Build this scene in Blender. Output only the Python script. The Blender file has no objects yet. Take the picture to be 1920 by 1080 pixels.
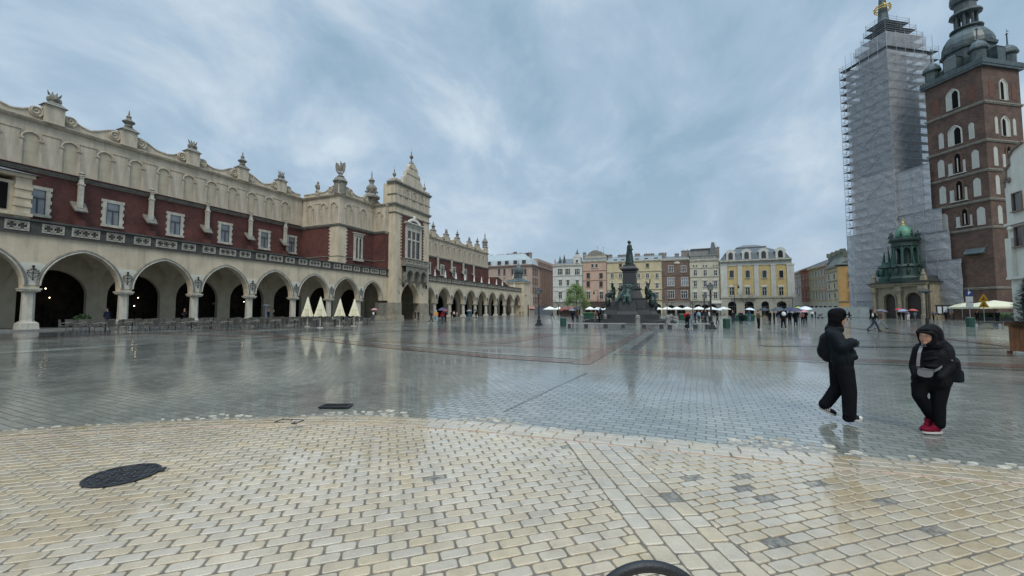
import bpy, math, random
import numpy as np
from mathutils import Vector, Matrix
R=math.radians
random.seed(7)
# ------------------------------------------------------------------ camera, world, sun, exposure
scene=bpy.context.scene
COL=scene.collection
FPX=760.0; CAMH=1.65; YAW=math.atan(317/760); PITCH=math.atan(43/760)
cam=bpy.data.cameras.new('camera'); camo=bpy.data.objects.new('camera',cam); COL.objects.link(camo)
cam.sensor_width=36; cam.lens=36*FPX/1920; cam.clip_end=2500; cam.clip_start=0.05
camo.location=(0,0,CAMH); camo.rotation_euler=(math.pi/2+PITCH,0,YAW)
scene.camera=camo
scene.view_settings.view_transform='Standard'; scene.view_settings.look='None'
scene.view_settings.exposure=0.28; scene.view_settings.gamma=1.0
world=bpy.data.worlds.new('World'); scene.world=world; world.use_nodes=True
nt=world.node_tree; nt.nodes.clear()
def N(nt,t,**k):
    n=nt.nodes.new(t)
    for a,b in k.items():
        if a.startswith('i_'): n.inputs[a[2:].replace('_',' ')].default_value=b
        else: setattr(n,a,b)
    return n
SUN_EL=R(48); SUN_AZ=R(150)
def build_world():
    L=nt.links.new
    out=N(nt,'ShaderNodeOutputWorld'); bg=N(nt,'ShaderNodeBackground')
    bg.inputs['Strength'].default_value=1.0
    sky=N(nt,'ShaderNodeTexSky'); sky.sky_type='NISHITA'; sky.sun_disc=False
    sky.sun_elevation=SUN_EL; sky.sun_rotation=SUN_AZ; sky.air_density=1.5; sky.dust_density=2
    sk=N(nt,'ShaderNodeVectorMath',operation='SCALE'); sk.inputs['Scale'].default_value=0.07
    L(sky.outputs[0],sk.inputs[0])
    tc=N(nt,'ShaderNodeTexCoord'); sep=N(nt,'ShaderNodeSeparateXYZ'); L(tc.outputs['Generated'],sep.inputs[0])
    # cloud sheet: project the view direction on a plane high above
    zz=N(nt,'ShaderNodeMath',operation='MAXIMUM'); L(sep.outputs['Z'],zz.inputs[0]); zz.inputs[1].default_value=0.0
    za=N(nt,'ShaderNodeMath',operation='ADD'); L(zz.outputs[0],za.inputs[0]); za.inputs[1].default_value=0.42
    dx=N(nt,'ShaderNodeMath',operation='DIVIDE'); L(sep.outputs['X'],dx.inputs[0]); L(za.outputs[0],dx.inputs[1])
    dy=N(nt,'ShaderNodeMath',operation='DIVIDE'); L(sep.outputs['Y'],dy.inputs[0]); L(za.outputs[0],dy.inputs[1])
    cb=N(nt,'ShaderNodeCombineXYZ'); L(dx.outputs[0],cb.inputs[0]); L(dy.outputs[0],cb.inputs[1])
    mp=N(nt,'ShaderNodeMapping'); mp.inputs['Rotation'].default_value=(0,0,R(38)); mp.inputs['Scale'].default_value=(1.0,0.8,1); mp.inputs['Location'].default_value=(3.3,1.1,0.4)
    L(cb.outputs[0],mp.inputs[0])
    n1=N(nt,'ShaderNodeTexNoise'); n1.inputs['Scale'].default_value=2.9; n1.inputs['Detail'].default_value=10; n1.inputs['Roughness'].default_value=0.58; n1.inputs['Distortion'].default_value=0.35
    L(mp.outputs[0],n1.inputs['Vector'])
    n2=N(nt,'ShaderNodeTexNoise'); n2.inputs['Scale'].default_value=0.55; n2.inputs['Detail'].default_value=3
    L(mp.outputs[0],n2.inputs['Vector'])
    mx=N(nt,'ShaderNodeMath',operation='MULTIPLY_ADD'); L(n2.outputs['Fac'],mx.inputs[0]); mx.inputs[1].default_value=0.7; L(n1.outputs['Fac'],mx.inputs[2])
    rp=N(nt,'ShaderNodeValToRGB'); L(mx.outputs[0],rp.inputs[0])
    e=rp.color_ramp.elements
    e[0].position=0.68; e[0].color=(0.26,0.385,0.495,1)
    e[1].position=1.06; e[1].color=(0.54,0.635,0.715,1)
    m=rp.color_ramp.elements.new(0.83); m.color=(0.355,0.47,0.59,1)
    # towards the horizon the sheet turns greyer violet, towards the zenith it brightens
    hr=N(nt,'ShaderNodeValToRGB'); L(sep.outputs['Z'],hr.inputs[0])
    h=hr.color_ramp.elements; h[0].position=0.0; h[0].color=(1,1,1,1); h[1].position=0.33; h[1].color=(0,0,0,1)
    mixh=N(nt,'ShaderNodeMixRGB'); L(hr.outputs[0],mixh.inputs[0]); L(rp.outputs[0],mixh.inputs[1]); mixh.inputs[2].default_value=(0.38,0.475,0.60,1)
    sc=N(nt,'ShaderNodeMath',operation='MULTIPLY'); L(hr.outputs[0],sc.inputs[0]); sc.inputs[1].default_value=0.8
    L(sc.outputs[0],mixh.inputs[0])
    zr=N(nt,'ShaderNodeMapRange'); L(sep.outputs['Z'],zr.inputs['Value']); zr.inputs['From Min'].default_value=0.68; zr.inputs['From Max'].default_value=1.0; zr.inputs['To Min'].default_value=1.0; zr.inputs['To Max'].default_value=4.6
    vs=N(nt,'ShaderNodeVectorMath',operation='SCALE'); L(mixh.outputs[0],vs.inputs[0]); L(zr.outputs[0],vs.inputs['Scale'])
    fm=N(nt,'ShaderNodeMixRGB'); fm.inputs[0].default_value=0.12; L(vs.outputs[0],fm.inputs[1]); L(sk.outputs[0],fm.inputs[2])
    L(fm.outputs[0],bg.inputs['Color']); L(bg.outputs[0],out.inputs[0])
build_world()
sun=bpy.data.lights.new('sun','SUN'); suno=bpy.data.objects.new('sun',sun); COL.objects.link(suno)
sun.energy=1.5; sun.angle=R(25); sun.color=(1.0,0.91,0.78)
sd=Vector((math.sin(SUN_AZ)*math.cos(SUN_EL),math.cos(SUN_AZ)*math.cos(SUN_EL),math.sin(SUN_EL)))
suno.rotation_euler=sd.to_track_quat('Z','Y').to_euler(); suno.location=sd*50
# ------------------------------------------------------------------ measuring helpers (a pixel of the photograph and one known plane give a real point)
_c,_s=math.cos(YAW),math.sin(YAW)
_fw=(-_s*math.cos(PITCH),_c*math.cos(PITCH),math.sin(PITCH)); _up=(_s*math.sin(PITCH),-_c*math.sin(PITCH),math.cos(PITCH))
def ray(x,y):
    a=(x-960)/FPX; b=(540-y)/FPX
    return tuple(_fw[i]+a*(_c,_s,0)[i]+b*_up[i] for i in range(3))
def gnd(x,y,z=0.0):
    d=ray(x,y); k=(z-CAMH)/d[2]; return (d[0]*k,d[1]*k)
def plX(x,y,X):
    d=ray(x,y); k=X/d[0]; return (d[1]*k,CAMH+d[2]*k)
def plY(x,y,Y):
    d=ray(x,y); k=Y/d[1]; return (d[0]*k,CAMH+d[2]*k)
def atd(x,y,f):
    d=ray(x,y); k=f/(-d[0]*_s+d[1]*_c); return (d[0]*k,d[1]*k,CAMH+d[2]*k)
# ------------------------------------------------------------------ materials
MATS={}
def mat(name,rgb,rough=0.8,var=0.18,scale=1.2,bump=0.0,bscale=20,metal=0.0,grime=0.0,spec=0.5,emit=None,island=0.0,stain=0.0,coat=0.0):
    if name in MATS: return MATS[name]
    m=bpy.data.materials.new(name); m.use_nodes=True; t=m.node_tree; L=t.links.new
    b=t.nodes['Principled BSDF']; b.inputs['Roughness'].default_value=rough; b.inputs['Metallic'].default_value=metal
    b.inputs['Specular IOR Level'].default_value=spec
    tc=N(t,'ShaderNodeTexCoord')
    n=N(t,'ShaderNodeTexNoise'); n.inputs['Scale'].default_value=scale; n.inputs['Detail'].default_value=6; n.inputs['Roughness'].default_value=0.62
    L(tc.outputs['Object'],n.inputs['Vector'])
    r=N(t,'ShaderNodeValToRGB'); L(n.outputs['Fac'],r.inputs[0])
    r.color_ramp.elements[0].position=0.3; r.color_ramp.elements[1].position=0.7
    lo=tuple(c*(1-var) for c in rgb)+(1,); hi=tuple(min(1,c*(1+var)) for c in rgb)+(1,)
    r.color_ramp.elements[0].color=lo; r.color_ramp.elements[1].color=hi
    col=r.outputs[0]
    if grime>0:   # rain streaks and soot: stretched vertically
        mp=N(t,'ShaderNodeMapping'); mp.inputs['Scale'].default_value=(1.3,1.3,0.16); L(tc.outputs['Object'],mp.inputs[0])
        g=N(t,'ShaderNodeTexNoise'); g.inputs['Scale'].default_value=1.1; g.inputs['Detail'].default_value=8; g.inputs['Roughness'].default_value=0.7; L(mp.outputs[0],g.inputs['Vector'])
        gr=N(t,'ShaderNodeValToRGB'); L(g.outputs['Fac'],gr.inputs[0]); gr.color_ramp.elements[0].position=0.46; gr.color_ramp.elements[1].position=0.72
        gr.color_ramp.elements[0].color=(0,0,0,1); gr.color_ramp.elements[1].color=(grime,grime,grime,1)
        mm=N(t,'ShaderNodeMixRGB'); mm.blend_type='MIX'; L(gr.outputs[0],mm.inputs[0]); L(col,mm.inputs[1]); mm.inputs[2].default_value=tuple(c*0.35 for c in rgb)+(1,)
        col=mm.outputs[0]
    if stain>0:
        for sc_,amt in ((0.55,stain),(9,stain*.6),(130,stain*.9)):
            ns=N(t,'ShaderNodeTexNoise'); ns.inputs['Scale'].default_value=sc_; ns.inputs['Detail'].default_value=6; ns.inputs['Roughness'].default_value=0.7; L(tc.outputs['Object'],ns.inputs['Vector'])
            rs_=N(t,'ShaderNodeValToRGB'); L(ns.outputs['Fac'],rs_.inputs[0]); rs_.color_ramp.elements[0].position=0.34; rs_.color_ramp.elements[1].position=0.56; a_=1-amt; rs_.color_ramp.elements[0].color=(a_,a_*.97,a_*.93,1); rs_.color_ramp.elements[1].color=(1,1,1,1)
            mu=N(t,'ShaderNodeMixRGB'); mu.blend_type='MULTIPLY'; mu.inputs[0].default_value=1; L(col,mu.inputs[1]); L(rs_.outputs[0],mu.inputs[2]); col=mu.outputs[0]
    if island>0:
        ge=N(t,'ShaderNodeNewGeometry'); hv=N(t,'ShaderNodeHueSaturation'); L(col,hv.inputs['Color'])
        mr=N(t,'ShaderNodeMapRange'); L(ge.outputs['Random Per Island'],mr.inputs['Value']); mr.inputs['To Min'].default_value=1-island; mr.inputs['To Max'].default_value=1+island
        L(mr.outputs[0],hv.inputs['Value']); 
        ml=N(t,'ShaderNodeMath',operation='MULTIPLY'); L(ge.outputs['Random Per Island'],ml.inputs[0]); ml.inputs[1].default_value=7.13
        fr=N(t,'ShaderNodeMath',operation='FRACT'); L(ml.outputs[0],fr.inputs[0])
        ms=N(t,'ShaderNodeMapRange'); L(fr.outputs[0],ms.inputs['Value']); ms.inputs['To Min'].default_value=0.82; ms.inputs['To Max'].default_value=1.15
        L(ms.outputs[0],hv.inputs['Saturation'])
        col=hv.outputs[0]
    L(col,b.inputs['Base Color'])
    if bump>0:
        n3=N(t,'ShaderNodeTexNoise'); n3.inputs['Scale'].default_value=bscale; n3.inputs['Detail'].default_value=5; L(tc.outputs['Object'],n3.inputs['Vector'])
        bp=N(t,'ShaderNodeBump'); bp.inputs['Strength'].default_value=bump; bp.inputs['Distance'].default_value=0.02; L(n3.outputs['Fac'],bp.inputs['Height']); L(bp.outputs[0],b.inputs['Normal'])
    if coat>0: b.inputs['Coat Weight'].default_value=coat; b.inputs['Coat Roughness'].default_value=0.05; b.inputs['Coat IOR'].default_value=1.5
    if emit:
        b.inputs['Emission Color'].default_value=emit[:3]+(1,); b.inputs['Emission Strength'].default_value=emit[3]
    MATS[name]=m; return m
def brickmat(name,c1,c2,mort,bw=0.27,bh=0.085,dirty=0.55,var=0.3):
    m=bpy.data.materials.new(name); m.use_nodes=True; t=m.node_tree; L=t.links.new; b=t.nodes['Principled BSDF']; b.inputs['Roughness'].default_value=0.85
    tc=N(t,'ShaderNodeTexCoord'); s=N(t,'ShaderNodeSeparateXYZ'); L(tc.outputs['Object'],s.inputs[0])
    a=N(t,'ShaderNodeMath',operation='ADD'); L(s.outputs[0],a.inputs[0]); L(s.outputs[1],a.inputs[1])
    cb=N(t,'ShaderNodeCombineXYZ'); L(a.outputs[0],cb.inputs[0]); L(s.outputs[2],cb.inputs[1])
    br=N(t,'ShaderNodeTexBrick'); L(cb.outputs[0],br.inputs['Vector']); br.inputs['Scale'].default_value=1; br.inputs['Brick Width'].default_value=bw; br.inputs['Row Height'].default_value=bh
    br.inputs['Mortar Size'].default_value=0.009; br.inputs['Color1'].default_value=c1+(1,); br.inputs['Color2'].default_value=c2+(1,); br.inputs['Mortar'].default_value=mort+(1,)
    n=N(t,'ShaderNodeTexNoise'); n.inputs['Scale'].default_value=0.45; n.inputs['Detail'].default_value=8; n.inputs['Roughness'].default_value=0.7; L(tc.outputs['Object'],n.inputs['Vector'])
    r=N(t,'ShaderNodeValToRGB'); L(n.outputs['Fac'],r.inputs[0]); r.color_ramp.elements[0].position=0.32; r.color_ramp.elements[1].position=0.68
    r.color_ramp.elements[0].color=(1-dirty,1-dirty,1-dirty,1); r.color_ramp.elements[1].color=(1+var*.5,1+var*.5,1+var*.5,1)
    mm=N(t,'ShaderNodeMixRGB'); mm.blend_type='MULTIPLY'; mm.inputs[0].default_value=1; L(br.outputs[0],mm.inputs[1]); L(r.outputs[0],mm.inputs[2]); L(mm.outputs[0],b.inputs['Base Color'])
    n3=N(t,'ShaderNodeTexNoise'); n3.inputs['Scale'].default_value=9; n3.inputs['Detail'].default_value=6; L(tc.outputs['Object'],n3.inputs['Vector'])
    bp=N(t,'ShaderNodeBump'); bp.inputs['Strength'].default_value=0.5; bp.inputs['Distance'].default_value=0.03; L(n3.outputs['Fac'],bp.inputs['Height']); L(bp.outputs[0],b.inputs['Normal'])
    MATS[name]=m; return m
def wetsetts(name,c1,c2,mort,bw,bh,rot,rough=(0.03,0.17),bump=0.24):
    """rain-wet granite setts: joints, uneven stones and a film of water"""
    m=bpy.data.materials.new(name); m.use_nodes=True; t=m.node_tree; L=t.links.new; b=t.nodes['Principled BSDF']
    tc=N(t,'ShaderNodeTexCoord'); mp=N(t,'ShaderNodeMapping'); mp.inputs['Rotation'].default_value=(0,0,rot); L(tc.outputs['Object'],mp.inputs[0])
    # slightly wandering courses
    nw=N(t,'ShaderNodeTexNoise'); nw.inputs['Scale'].default_value=0.8; L(tc.outputs['Object'],nw.inputs['Vector'])
    sv=N(t,'ShaderNodeVectorMath',operation='SCALE'); sv.inputs['Scale'].default_value=0.12; L(nw.outputs['Color'],sv.inputs[0])
    ad=N(t,'ShaderNodeVectorMath',operation='ADD'); L(mp.outputs[0],ad.inputs[0]); L(sv.outputs[0],ad.inputs[1])
    br=N(t,'ShaderNodeTexBrick'); L(ad.outputs[0],br.inputs['Vector']); br.inputs['Scale'].default_value=1; br.inputs['Brick Width'].default_value=bw; br.inputs['Row Height'].default_value=bh
    br.inputs['Mortar Size'].default_value=0.012; br.inputs['Mortar Smooth'].default_value=0.4; br.inputs['Bias'].default_value=-0.1
    br.inputs['Color1'].default_value=c1+(1,); br.inputs['Color2'].default_value=c2+(1,); br.inputs['Mortar'].default_value=mort+(1,)
    n=N(t,'ShaderNodeTexNoise'); n.inputs['Scale'].default_value=0.22; n.inputs['Detail'].default_value=7; n.inputs['Roughness'].default_value=0.62; L(tc.outputs['Object'],n.inputs['Vector'])
    r=N(t,'ShaderNodeValToRGB'); L(n.outputs['Fac'],r.inputs[0]); r.color_ramp.elements[0].position=0.36; r.color_ramp.elements[1].position=0.66
    r.color_ramp.elements[0].color=(0.72,0.74,0.72,1); r.color_ramp.elements[1].color=(1.2,1.2,1.17,1)
    mm=N(t,'ShaderNodeMixRGB'); mm.blend_type='MULTIPLY'; mm.inputs[0].default_value=1; L(br.outputs[0],mm.inputs[1]); L(r.outputs[0],mm.inputs[2]); L(mm.outputs[0],b.inputs['Base Color'])
    n2=N(t,'ShaderNodeTexNoise'); n2.inputs['Scale'].default_value=0.5; n2.inputs['Detail'].default_value=8; n2.inputs['Roughness'].default_value=0.65; L(mp.outputs[0],n2.inputs['Vector'])
    mr=N(t,'ShaderNodeMapRange'); L(n2.outputs['Fac'],mr.inputs['Value']); mr.inputs['From Min'].default_value=0.38; mr.inputs['From Max'].default_value=0.64; mr.inputs['To Min'].default_value=rough[0]; mr.inputs['To Max'].default_value=rough[1]
    mj=N(t,'ShaderNodeMath',operation='MULTIPLY_ADD'); L(br.outputs['Fac'],mj.inputs[0]); mj.inputs[1].default_value=0.3; L(mr.outputs[0],mj.inputs[2]); L(mj.outputs[0],b.inputs['Roughness'])
    b.inputs['Specular IOR Level'].default_value=0.8; b.inputs['Coat Weight'].default_value=0.42; b.inputs['Coat Roughness'].default_value=0.15; b.inputs['Coat IOR'].default_value=1.5
    inv=N(t,'ShaderNodeMath',operation='SUBTRACT'); inv.inputs[0].default_value=1; L(br.outputs['Fac'],inv.inputs[1])
    n4=N(t,'ShaderNodeTexNoise'); n4.inputs['Scale'].default_value=7; n4.inputs['Detail'].default_value=4; L(mp.outputs[0],n4.inputs['Vector'])
    hh=N(t,'ShaderNodeMath',operation='MULTIPLY_ADD'); L(n4.outputs['Fac'],hh.inputs[0]); hh.inputs[1].default_value=0.35; L(inv.outputs[0],hh.inputs[2])
    bp=N(t,'ShaderNodeBump'); bp.inputs['Strength'].default_value=bump; bp.inputs['Distance'].default_value=0.012; L(hh.outputs[0],bp.inputs['Height']); L(bp.outputs[0],b.inputs['Normal'])
    bc=N(t,'ShaderNodeBump'); bc.inputs['Strength'].default_value=0.2; bc.inputs['Distance'].default_value=0.012; L(hh.outputs[0],bc.inputs['Height']); L(bc.outputs[0],b.inputs['Coat Normal'])
    cw=N(t,'ShaderNodeMapRange'); L(n2.outputs['Fac'],cw.inputs['Value']); cw.inputs['From Min'].default_value=0.4; cw.inputs['From Max'].default_value=0.6; cw.inputs['To Min'].default_value=0.6; cw.inputs['To Max'].default_value=0.15; L(cw.outputs[0],b.inputs['Coat Weight'])
    MATS[name]=m; return m
def netmat(name,rgb,alpha):
    m=bpy.data.materials.new(name); m.use_nodes=True; t=m.node_tree; L=t.links.new; b=t.nodes['Principled BSDF']; o=t.nodes['Material Output']
    b.inputs['Roughness'].default_value=0.7
    tc=N(t,'ShaderNodeTexCoord'); n=N(t,'ShaderNodeTexNoise'); n.inputs['Scale'].default_value=1.6; n.inputs['Detail'].default_value=8; n.inputs['Roughness'].default_value=0.62
    mp=N(t,'ShaderNodeMapping'); mp.inputs['Scale'].default_value=(1,1,2.6); L(tc.outputs['Object'],mp.inputs[0]); L(mp.outputs[0],n.inputs['Vector'])
    r=N(t,'ShaderNodeValToRGB'); L(n.outputs['Fac'],r.inputs[0]); r.color_ramp.elements[0].position=0.3; r.color_ramp.elements[1].position=0.72
    r.color_ramp.elements[0].color=tuple(c*0.86 for c in rgb)+(1,); r.color_ramp.elements[1].color=tuple(min(1,c*1.16) for c in rgb)+(1,); L(r.outputs[0],b.inputs['Base Color'])
    tr=N(t,'ShaderNodeBsdfTransparent'); mx=N(t,'ShaderNodeMixShader'); L(tr.outputs[0],mx.inputs[1]); L(b.outputs[0],mx.inputs[2])
    ar=N(t,'ShaderNodeMapRange'); L(n.outputs['Fac'],ar.inputs['Value']); ar.inputs['From Min'].default_value=0.3; ar.inputs['From Max'].default_value=0.7; ar.inputs['To Min'].default_value=alpha-0.10; ar.inputs['To Max'].default_value=alpha+0.10
    L(ar.outputs[0],mx.inputs[0]); L(mx.outputs[0],o.inputs['Surface'])
    bp=N(t,'ShaderNodeBump'); bp.inputs['Strength'].default_value=0.5; bp.inputs['Distance'].default_value=0.12; L(n.outputs['Fac'],bp.inputs['Height']); L(bp.outputs[0],b.inputs['Normal'])
    MATS[name]=m; return m
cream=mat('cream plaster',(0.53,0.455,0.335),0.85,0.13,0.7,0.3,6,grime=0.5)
creamU=mat('attic plaster',(0.49,0.430,0.335),0.85,0.15,0.7,0.3,6,grime=0.62)
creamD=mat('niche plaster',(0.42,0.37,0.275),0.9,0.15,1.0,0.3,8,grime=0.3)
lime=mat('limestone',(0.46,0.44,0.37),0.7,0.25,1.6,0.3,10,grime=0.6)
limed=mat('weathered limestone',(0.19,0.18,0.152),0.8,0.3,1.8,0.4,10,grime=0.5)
parap=mat('shade darkened parapet stone',(0.060,0.060,0.054),0.8,0.35,2,0.3,10)  # dark grey stone, near black to paint the shade inside the tracery openings
leadm=mat('grey sheet roof',(0.12,0.13,0.135),0.45,0.25,1.5)
brick=brickmat('red brick',(0.135,0.036,0.028),(0.085,0.025,0.021),(0.12,0.07,0.06))
chbrick=brickmat('old church brick',(0.125,0.070,0.049),(0.076,0.046,0.036),(0.14,0.11,0.09),bw=0.42,bh=0.15,dirty=0.5,var=0.5)
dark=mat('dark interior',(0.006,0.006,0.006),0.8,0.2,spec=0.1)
glass=mat('window glass',(0.02,0.022,0.025),0.2,0.5,0.8,spec=0.8)
glassl=mat('curtained glass',(0.16,0.18,0.20),0.2,0.4,0.9,spec=0.8)
frame=mat('white painted frame',(0.62,0.61,0.56),0.6,0.08)
dframe=mat('dark window frame',(0.05,0.05,0.05),0.5,0.1)
iron=mat('black iron',(0.018,0.019,0.02),0.4,0.3,6,metal=0.3)
steel=mat('galvanised steel',(0.34,0.37,0.40),0.45,0.2,3,metal=0.4)
bronze=mat('dark wet bronze',(0.026,0.042,0.038),0.42,0.5,3,0.4,14,metal=0.4)
bronzeg=mat('green bronze patina',(0.042,0.078,0.068),0.5,0.5,4,0.4,14)
granite=mat('dark granite',(0.033,0.035,0.037),0.45,0.3,3,0.2,20)
gran2=mat('grey granite',(0.19,0.185,0.17),0.5,0.25,5,0.3,25)
copper=mat('green copper',(0.022,0.065,0.050),0.5,0.4,2.5,0.3,10)
copperd=mat('dark copper',(0.014,0.034,0.028),0.5,0.5,3,0.3,10)
copperl=mat('bright copper dome',(0.075,0.21,0.14),0.45,0.2,2)
gold=mat('gilding',(0.75,0.52,0.15),0.25,0.2,3,metal=1.0)
helm=mat('blackened lead helm',(0.048,0.068,0.07),0.4,0.5,1.5,0.2,8)
canvas=mat('cream canvas',(0.66,0.62,0.46),0.85,0.08,2,0.2,12)
canvasw=mat('white canvas',(0.74,0.74,0.68),0.85,0.06,2)
wood=mat('brown planter wood',(0.19,0.075,0.03),0.5,0.3,3)
wicker=mat('grey wicker',(0.08,0.075,0.063),0.6,0.25,9)
bark=mat('wet bark',(0.035,0.030,0.026),0.7,0.3,6)
foliage=mat('spring foliage',(0.10,0.165,0.025),0.6,0.35,1.5,island=0.45)
fir=mat('dark fir needles',(0.022,0.045,0.026),0.7,0.4,2,island=0.5)
hedgem=mat('hedge leaves',(0.045,0.095,0.03),0.7,0.4,2,island=0.5)
greenp=mat('dark green paint',(0.012,0.055,0.038),0.4,0.2)
# ------------------------------------------------------------------ mesh builder
class MB:
    def __init__(s): s.v=[]; s.f=[]; s.m=[]
    def add(s,vs,fs,m=0):
        k=len(s.v); s.v+= [tuple(p) for p in vs]
        for f in fs: s.f.append([k+i for i in f]); s.m.append(m)
    def box(s,x0,x1,y0,y1,z0,z1,m=0):
        if x0>x1:x0,x1=x1,x0
        if y0>y1:y0,y1=y1,y0
        s.add([(x0,y0,z0),(x1,y0,z0),(x1,y1,z0),(x0,y1,z0),(x0,y0,z1),(x1,y0,z1),(x1,y1,z1),(x0,y1,z1)],
              [(0,3,2,1),(4,5,6,7),(0,1,5,4),(1,2,6,5),(2,3,7,6),(3,0,4,7)],m)
    def frus(s,c,h0,h1,z0,z1,m=0):     # tapered block: half sizes (hx,hy) below and above
        x,y=c; a,b=h0; p,q=h1
        s.add([(x-a,y-b,z0),(x+a,y-b,z0),(x+a,y+b,z0),(x-a,y+b,z0),(x-p,y-q,z1),(x+p,y-q,z1),(x+p,y+q,z1),(x-p,y+q,z1)],
              [(0,3,2,1),(4,5,6,7),(0,1,5,4),(1,2,6,5),(2,3,7,6),(3,0,4,7)],m)
    def plate(s,pts,o,u,w,n,t,m=0):    # polygon (a,b) in plane o+a*u+b*w, thickness t along n
        o=Vector(o);u=Vector(u);w=Vector(w);n=Vector(n)*t; k=len(pts)
        A=[o+u*a+w*b for a,b in pts]; B=[p+n for p in A]
        s.add(A+B,[list(range(k))[::-1],list(range(k,2*k))]+[(i,(i+1)%k,k+(i+1)%k,k+i) for i in range(k)],m)
    def lathe(s,cx,cy,prof,seg=12,a0=0.0,m=0,sx=1,sy=1):
        k=len(prof); vs=[]
        for r,z in prof:
            for i in range(seg):
                a=a0+2*math.pi*i/seg; vs.append((cx+r*sx*math.cos(a),cy+r*sy*math.sin(a),z))
        fs=[(j*seg+i,j*seg+(i+1)%seg,(j+1)*seg+(i+1)%seg,(j+1)*seg+i) for j in range(k-1) for i in range(seg)]
        fs.append(list(range(seg))[::-1]); fs.append([(k-1)*seg+i for i in range(seg)])
        s.add(vs,fs,m)
    def tube(s,p,q,r,r2=None,seg=6,m=0):
        p=Vector(p);q=Vector(q); r2=r if r2 is None else r2; d=(q-p)
        if d.length<1e-6: return
        d.normalize(); a=d.orthogonal().normalized(); b=d.cross(a)
        vs=[]
        for c,rr in ((p,r),(q,r2)):
            for i in range(seg):
                t=2*math.pi*i/seg; vs.append(c+a*math.cos(t)*rr+b*math.sin(t)*rr)
        s.add(vs,[(i,(i+1)%seg,seg+(i+1)%seg,seg+i) for i in range(seg)]+[list(range(seg))[::-1],list(range(seg,2*seg))],m)
    def path(s,pts,r,seg=6,m=0):
        for i in range(len(pts)-1):
            a=r[i] if isinstance(r,(list,tuple)) else r; b=r[i+1] if isinstance(r,(list,tuple)) else r
            s.tube(pts[i],pts[i+1],a,b,seg,m)
    def ball(s,c,r,seg=12,rings=8,m=0,rz=None):
        rz=r if rz is None else rz
        s.lathe(c[0],c[1],[(max(1e-3,r*math.sin(math.pi*i/rings)),c[2]-rz*math.cos(math.pi*i/rings)) for i in range(rings+1)],seg,0,m)
    def ell(s,c,rx,ry,rz,seg=12,rings=8,m=0,rot=None):
        k=len(s.v); s.ball((0,0,0),1,seg,rings,m)
        for i in range(k,len(s.v)):
            p=Vector((s.v[i][0]*rx,s.v[i][1]*ry,s.v[i][2]*rz))
            if rot: p.rotate(rot)
            s.v[i]=tuple(p+Vector(c))
    def torus(s,c,R_,r,n=72,k=14,m=0):    # ring standing in the xz plane
        vs=[]
        for i in range(n):
            a=2*math.pi*i/n
            for j in range(k):
                b=2*math.pi*j/k; rr=R_+r*math.cos(b); vs.append((c[0]+rr*math.cos(a),c[1]+r*math.sin(b),c[2]+rr*math.sin(a)))
        s.add(vs,[(i*k+j,((i+1)%n)*k+j,((i+1)%n)*k+(j+1)%k,i*k+(j+1)%k) for i in range(n) for j in range(k)],m)
    def build(s,name,mats,parent=None,smooth=False,off=(0,0,0),loc=None):
        if not isinstance(mats,(list,tuple)): mats=[mats]
        me=bpy.data.meshes.new(name)
        o3=off
        me.from_pydata([(p[0]-o3[0],p[1]-o3[1],p[2]-o3[2]) for p in s.v],[],s.f)
        for q in mats: me.materials.append(q)
        if len(mats)>1: me.polygons.foreach_set('material_index',s.m)
        if smooth: me.polygons.foreach_set('use_smooth',[True]*len(me.polygons))
        me.update()
        o=bpy.data.objects.new(name,me); COL.objects.link(o)
        if parent: o.parent=parent
        if loc: o.location=loc
        return o
def tag(o,label=None,cat=None,group=None,kind=None):
    if label: o['label']=label
    if cat: o['category']=cat
    if group: o['group']=group
    if kind: o['kind']=kind
    return o
def thing(name,label,cat,loc=(0,0,0),rz=0,group=None):
    o=bpy.data.objects.new(name,None); COL.objects.link(o); o.location=loc; o.rotation_euler=(0,0,rz)
    o.empty_display_size=0.2
    return tag(o,label,cat,group)
def struct(o): o['kind']='structure'; return o
CH={}
def kids(o): return [c for c in bpy.data.objects if c.parent==o]
def copy_tree(o,parent=None,ks=None):
    ks=ks or {}
    c=o.copy(); COL.objects.link(c); c.parent=parent
    for ch in ks.get(o.name,[]): copy_tree(ch,c,ks)
    return c
def kidmap(o):
    mp={}
    def rec(x):
        k=list(x.children); mp[x.name]=k
        for y in k: rec(y)
    bpy.context.view_layer.update(); rec(o); return mp
def arch(hw,zs,za,n=14,pt=0.25):
    out=[]
    for i in range(n+1):
        u=-math.cos(math.pi*i/n); h=(1-pt)*math.sqrt(max(0,1-u*u))+pt*(1-abs(u)); out.append((u*hw,zs+(za-zs)*h))
    return out
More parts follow.
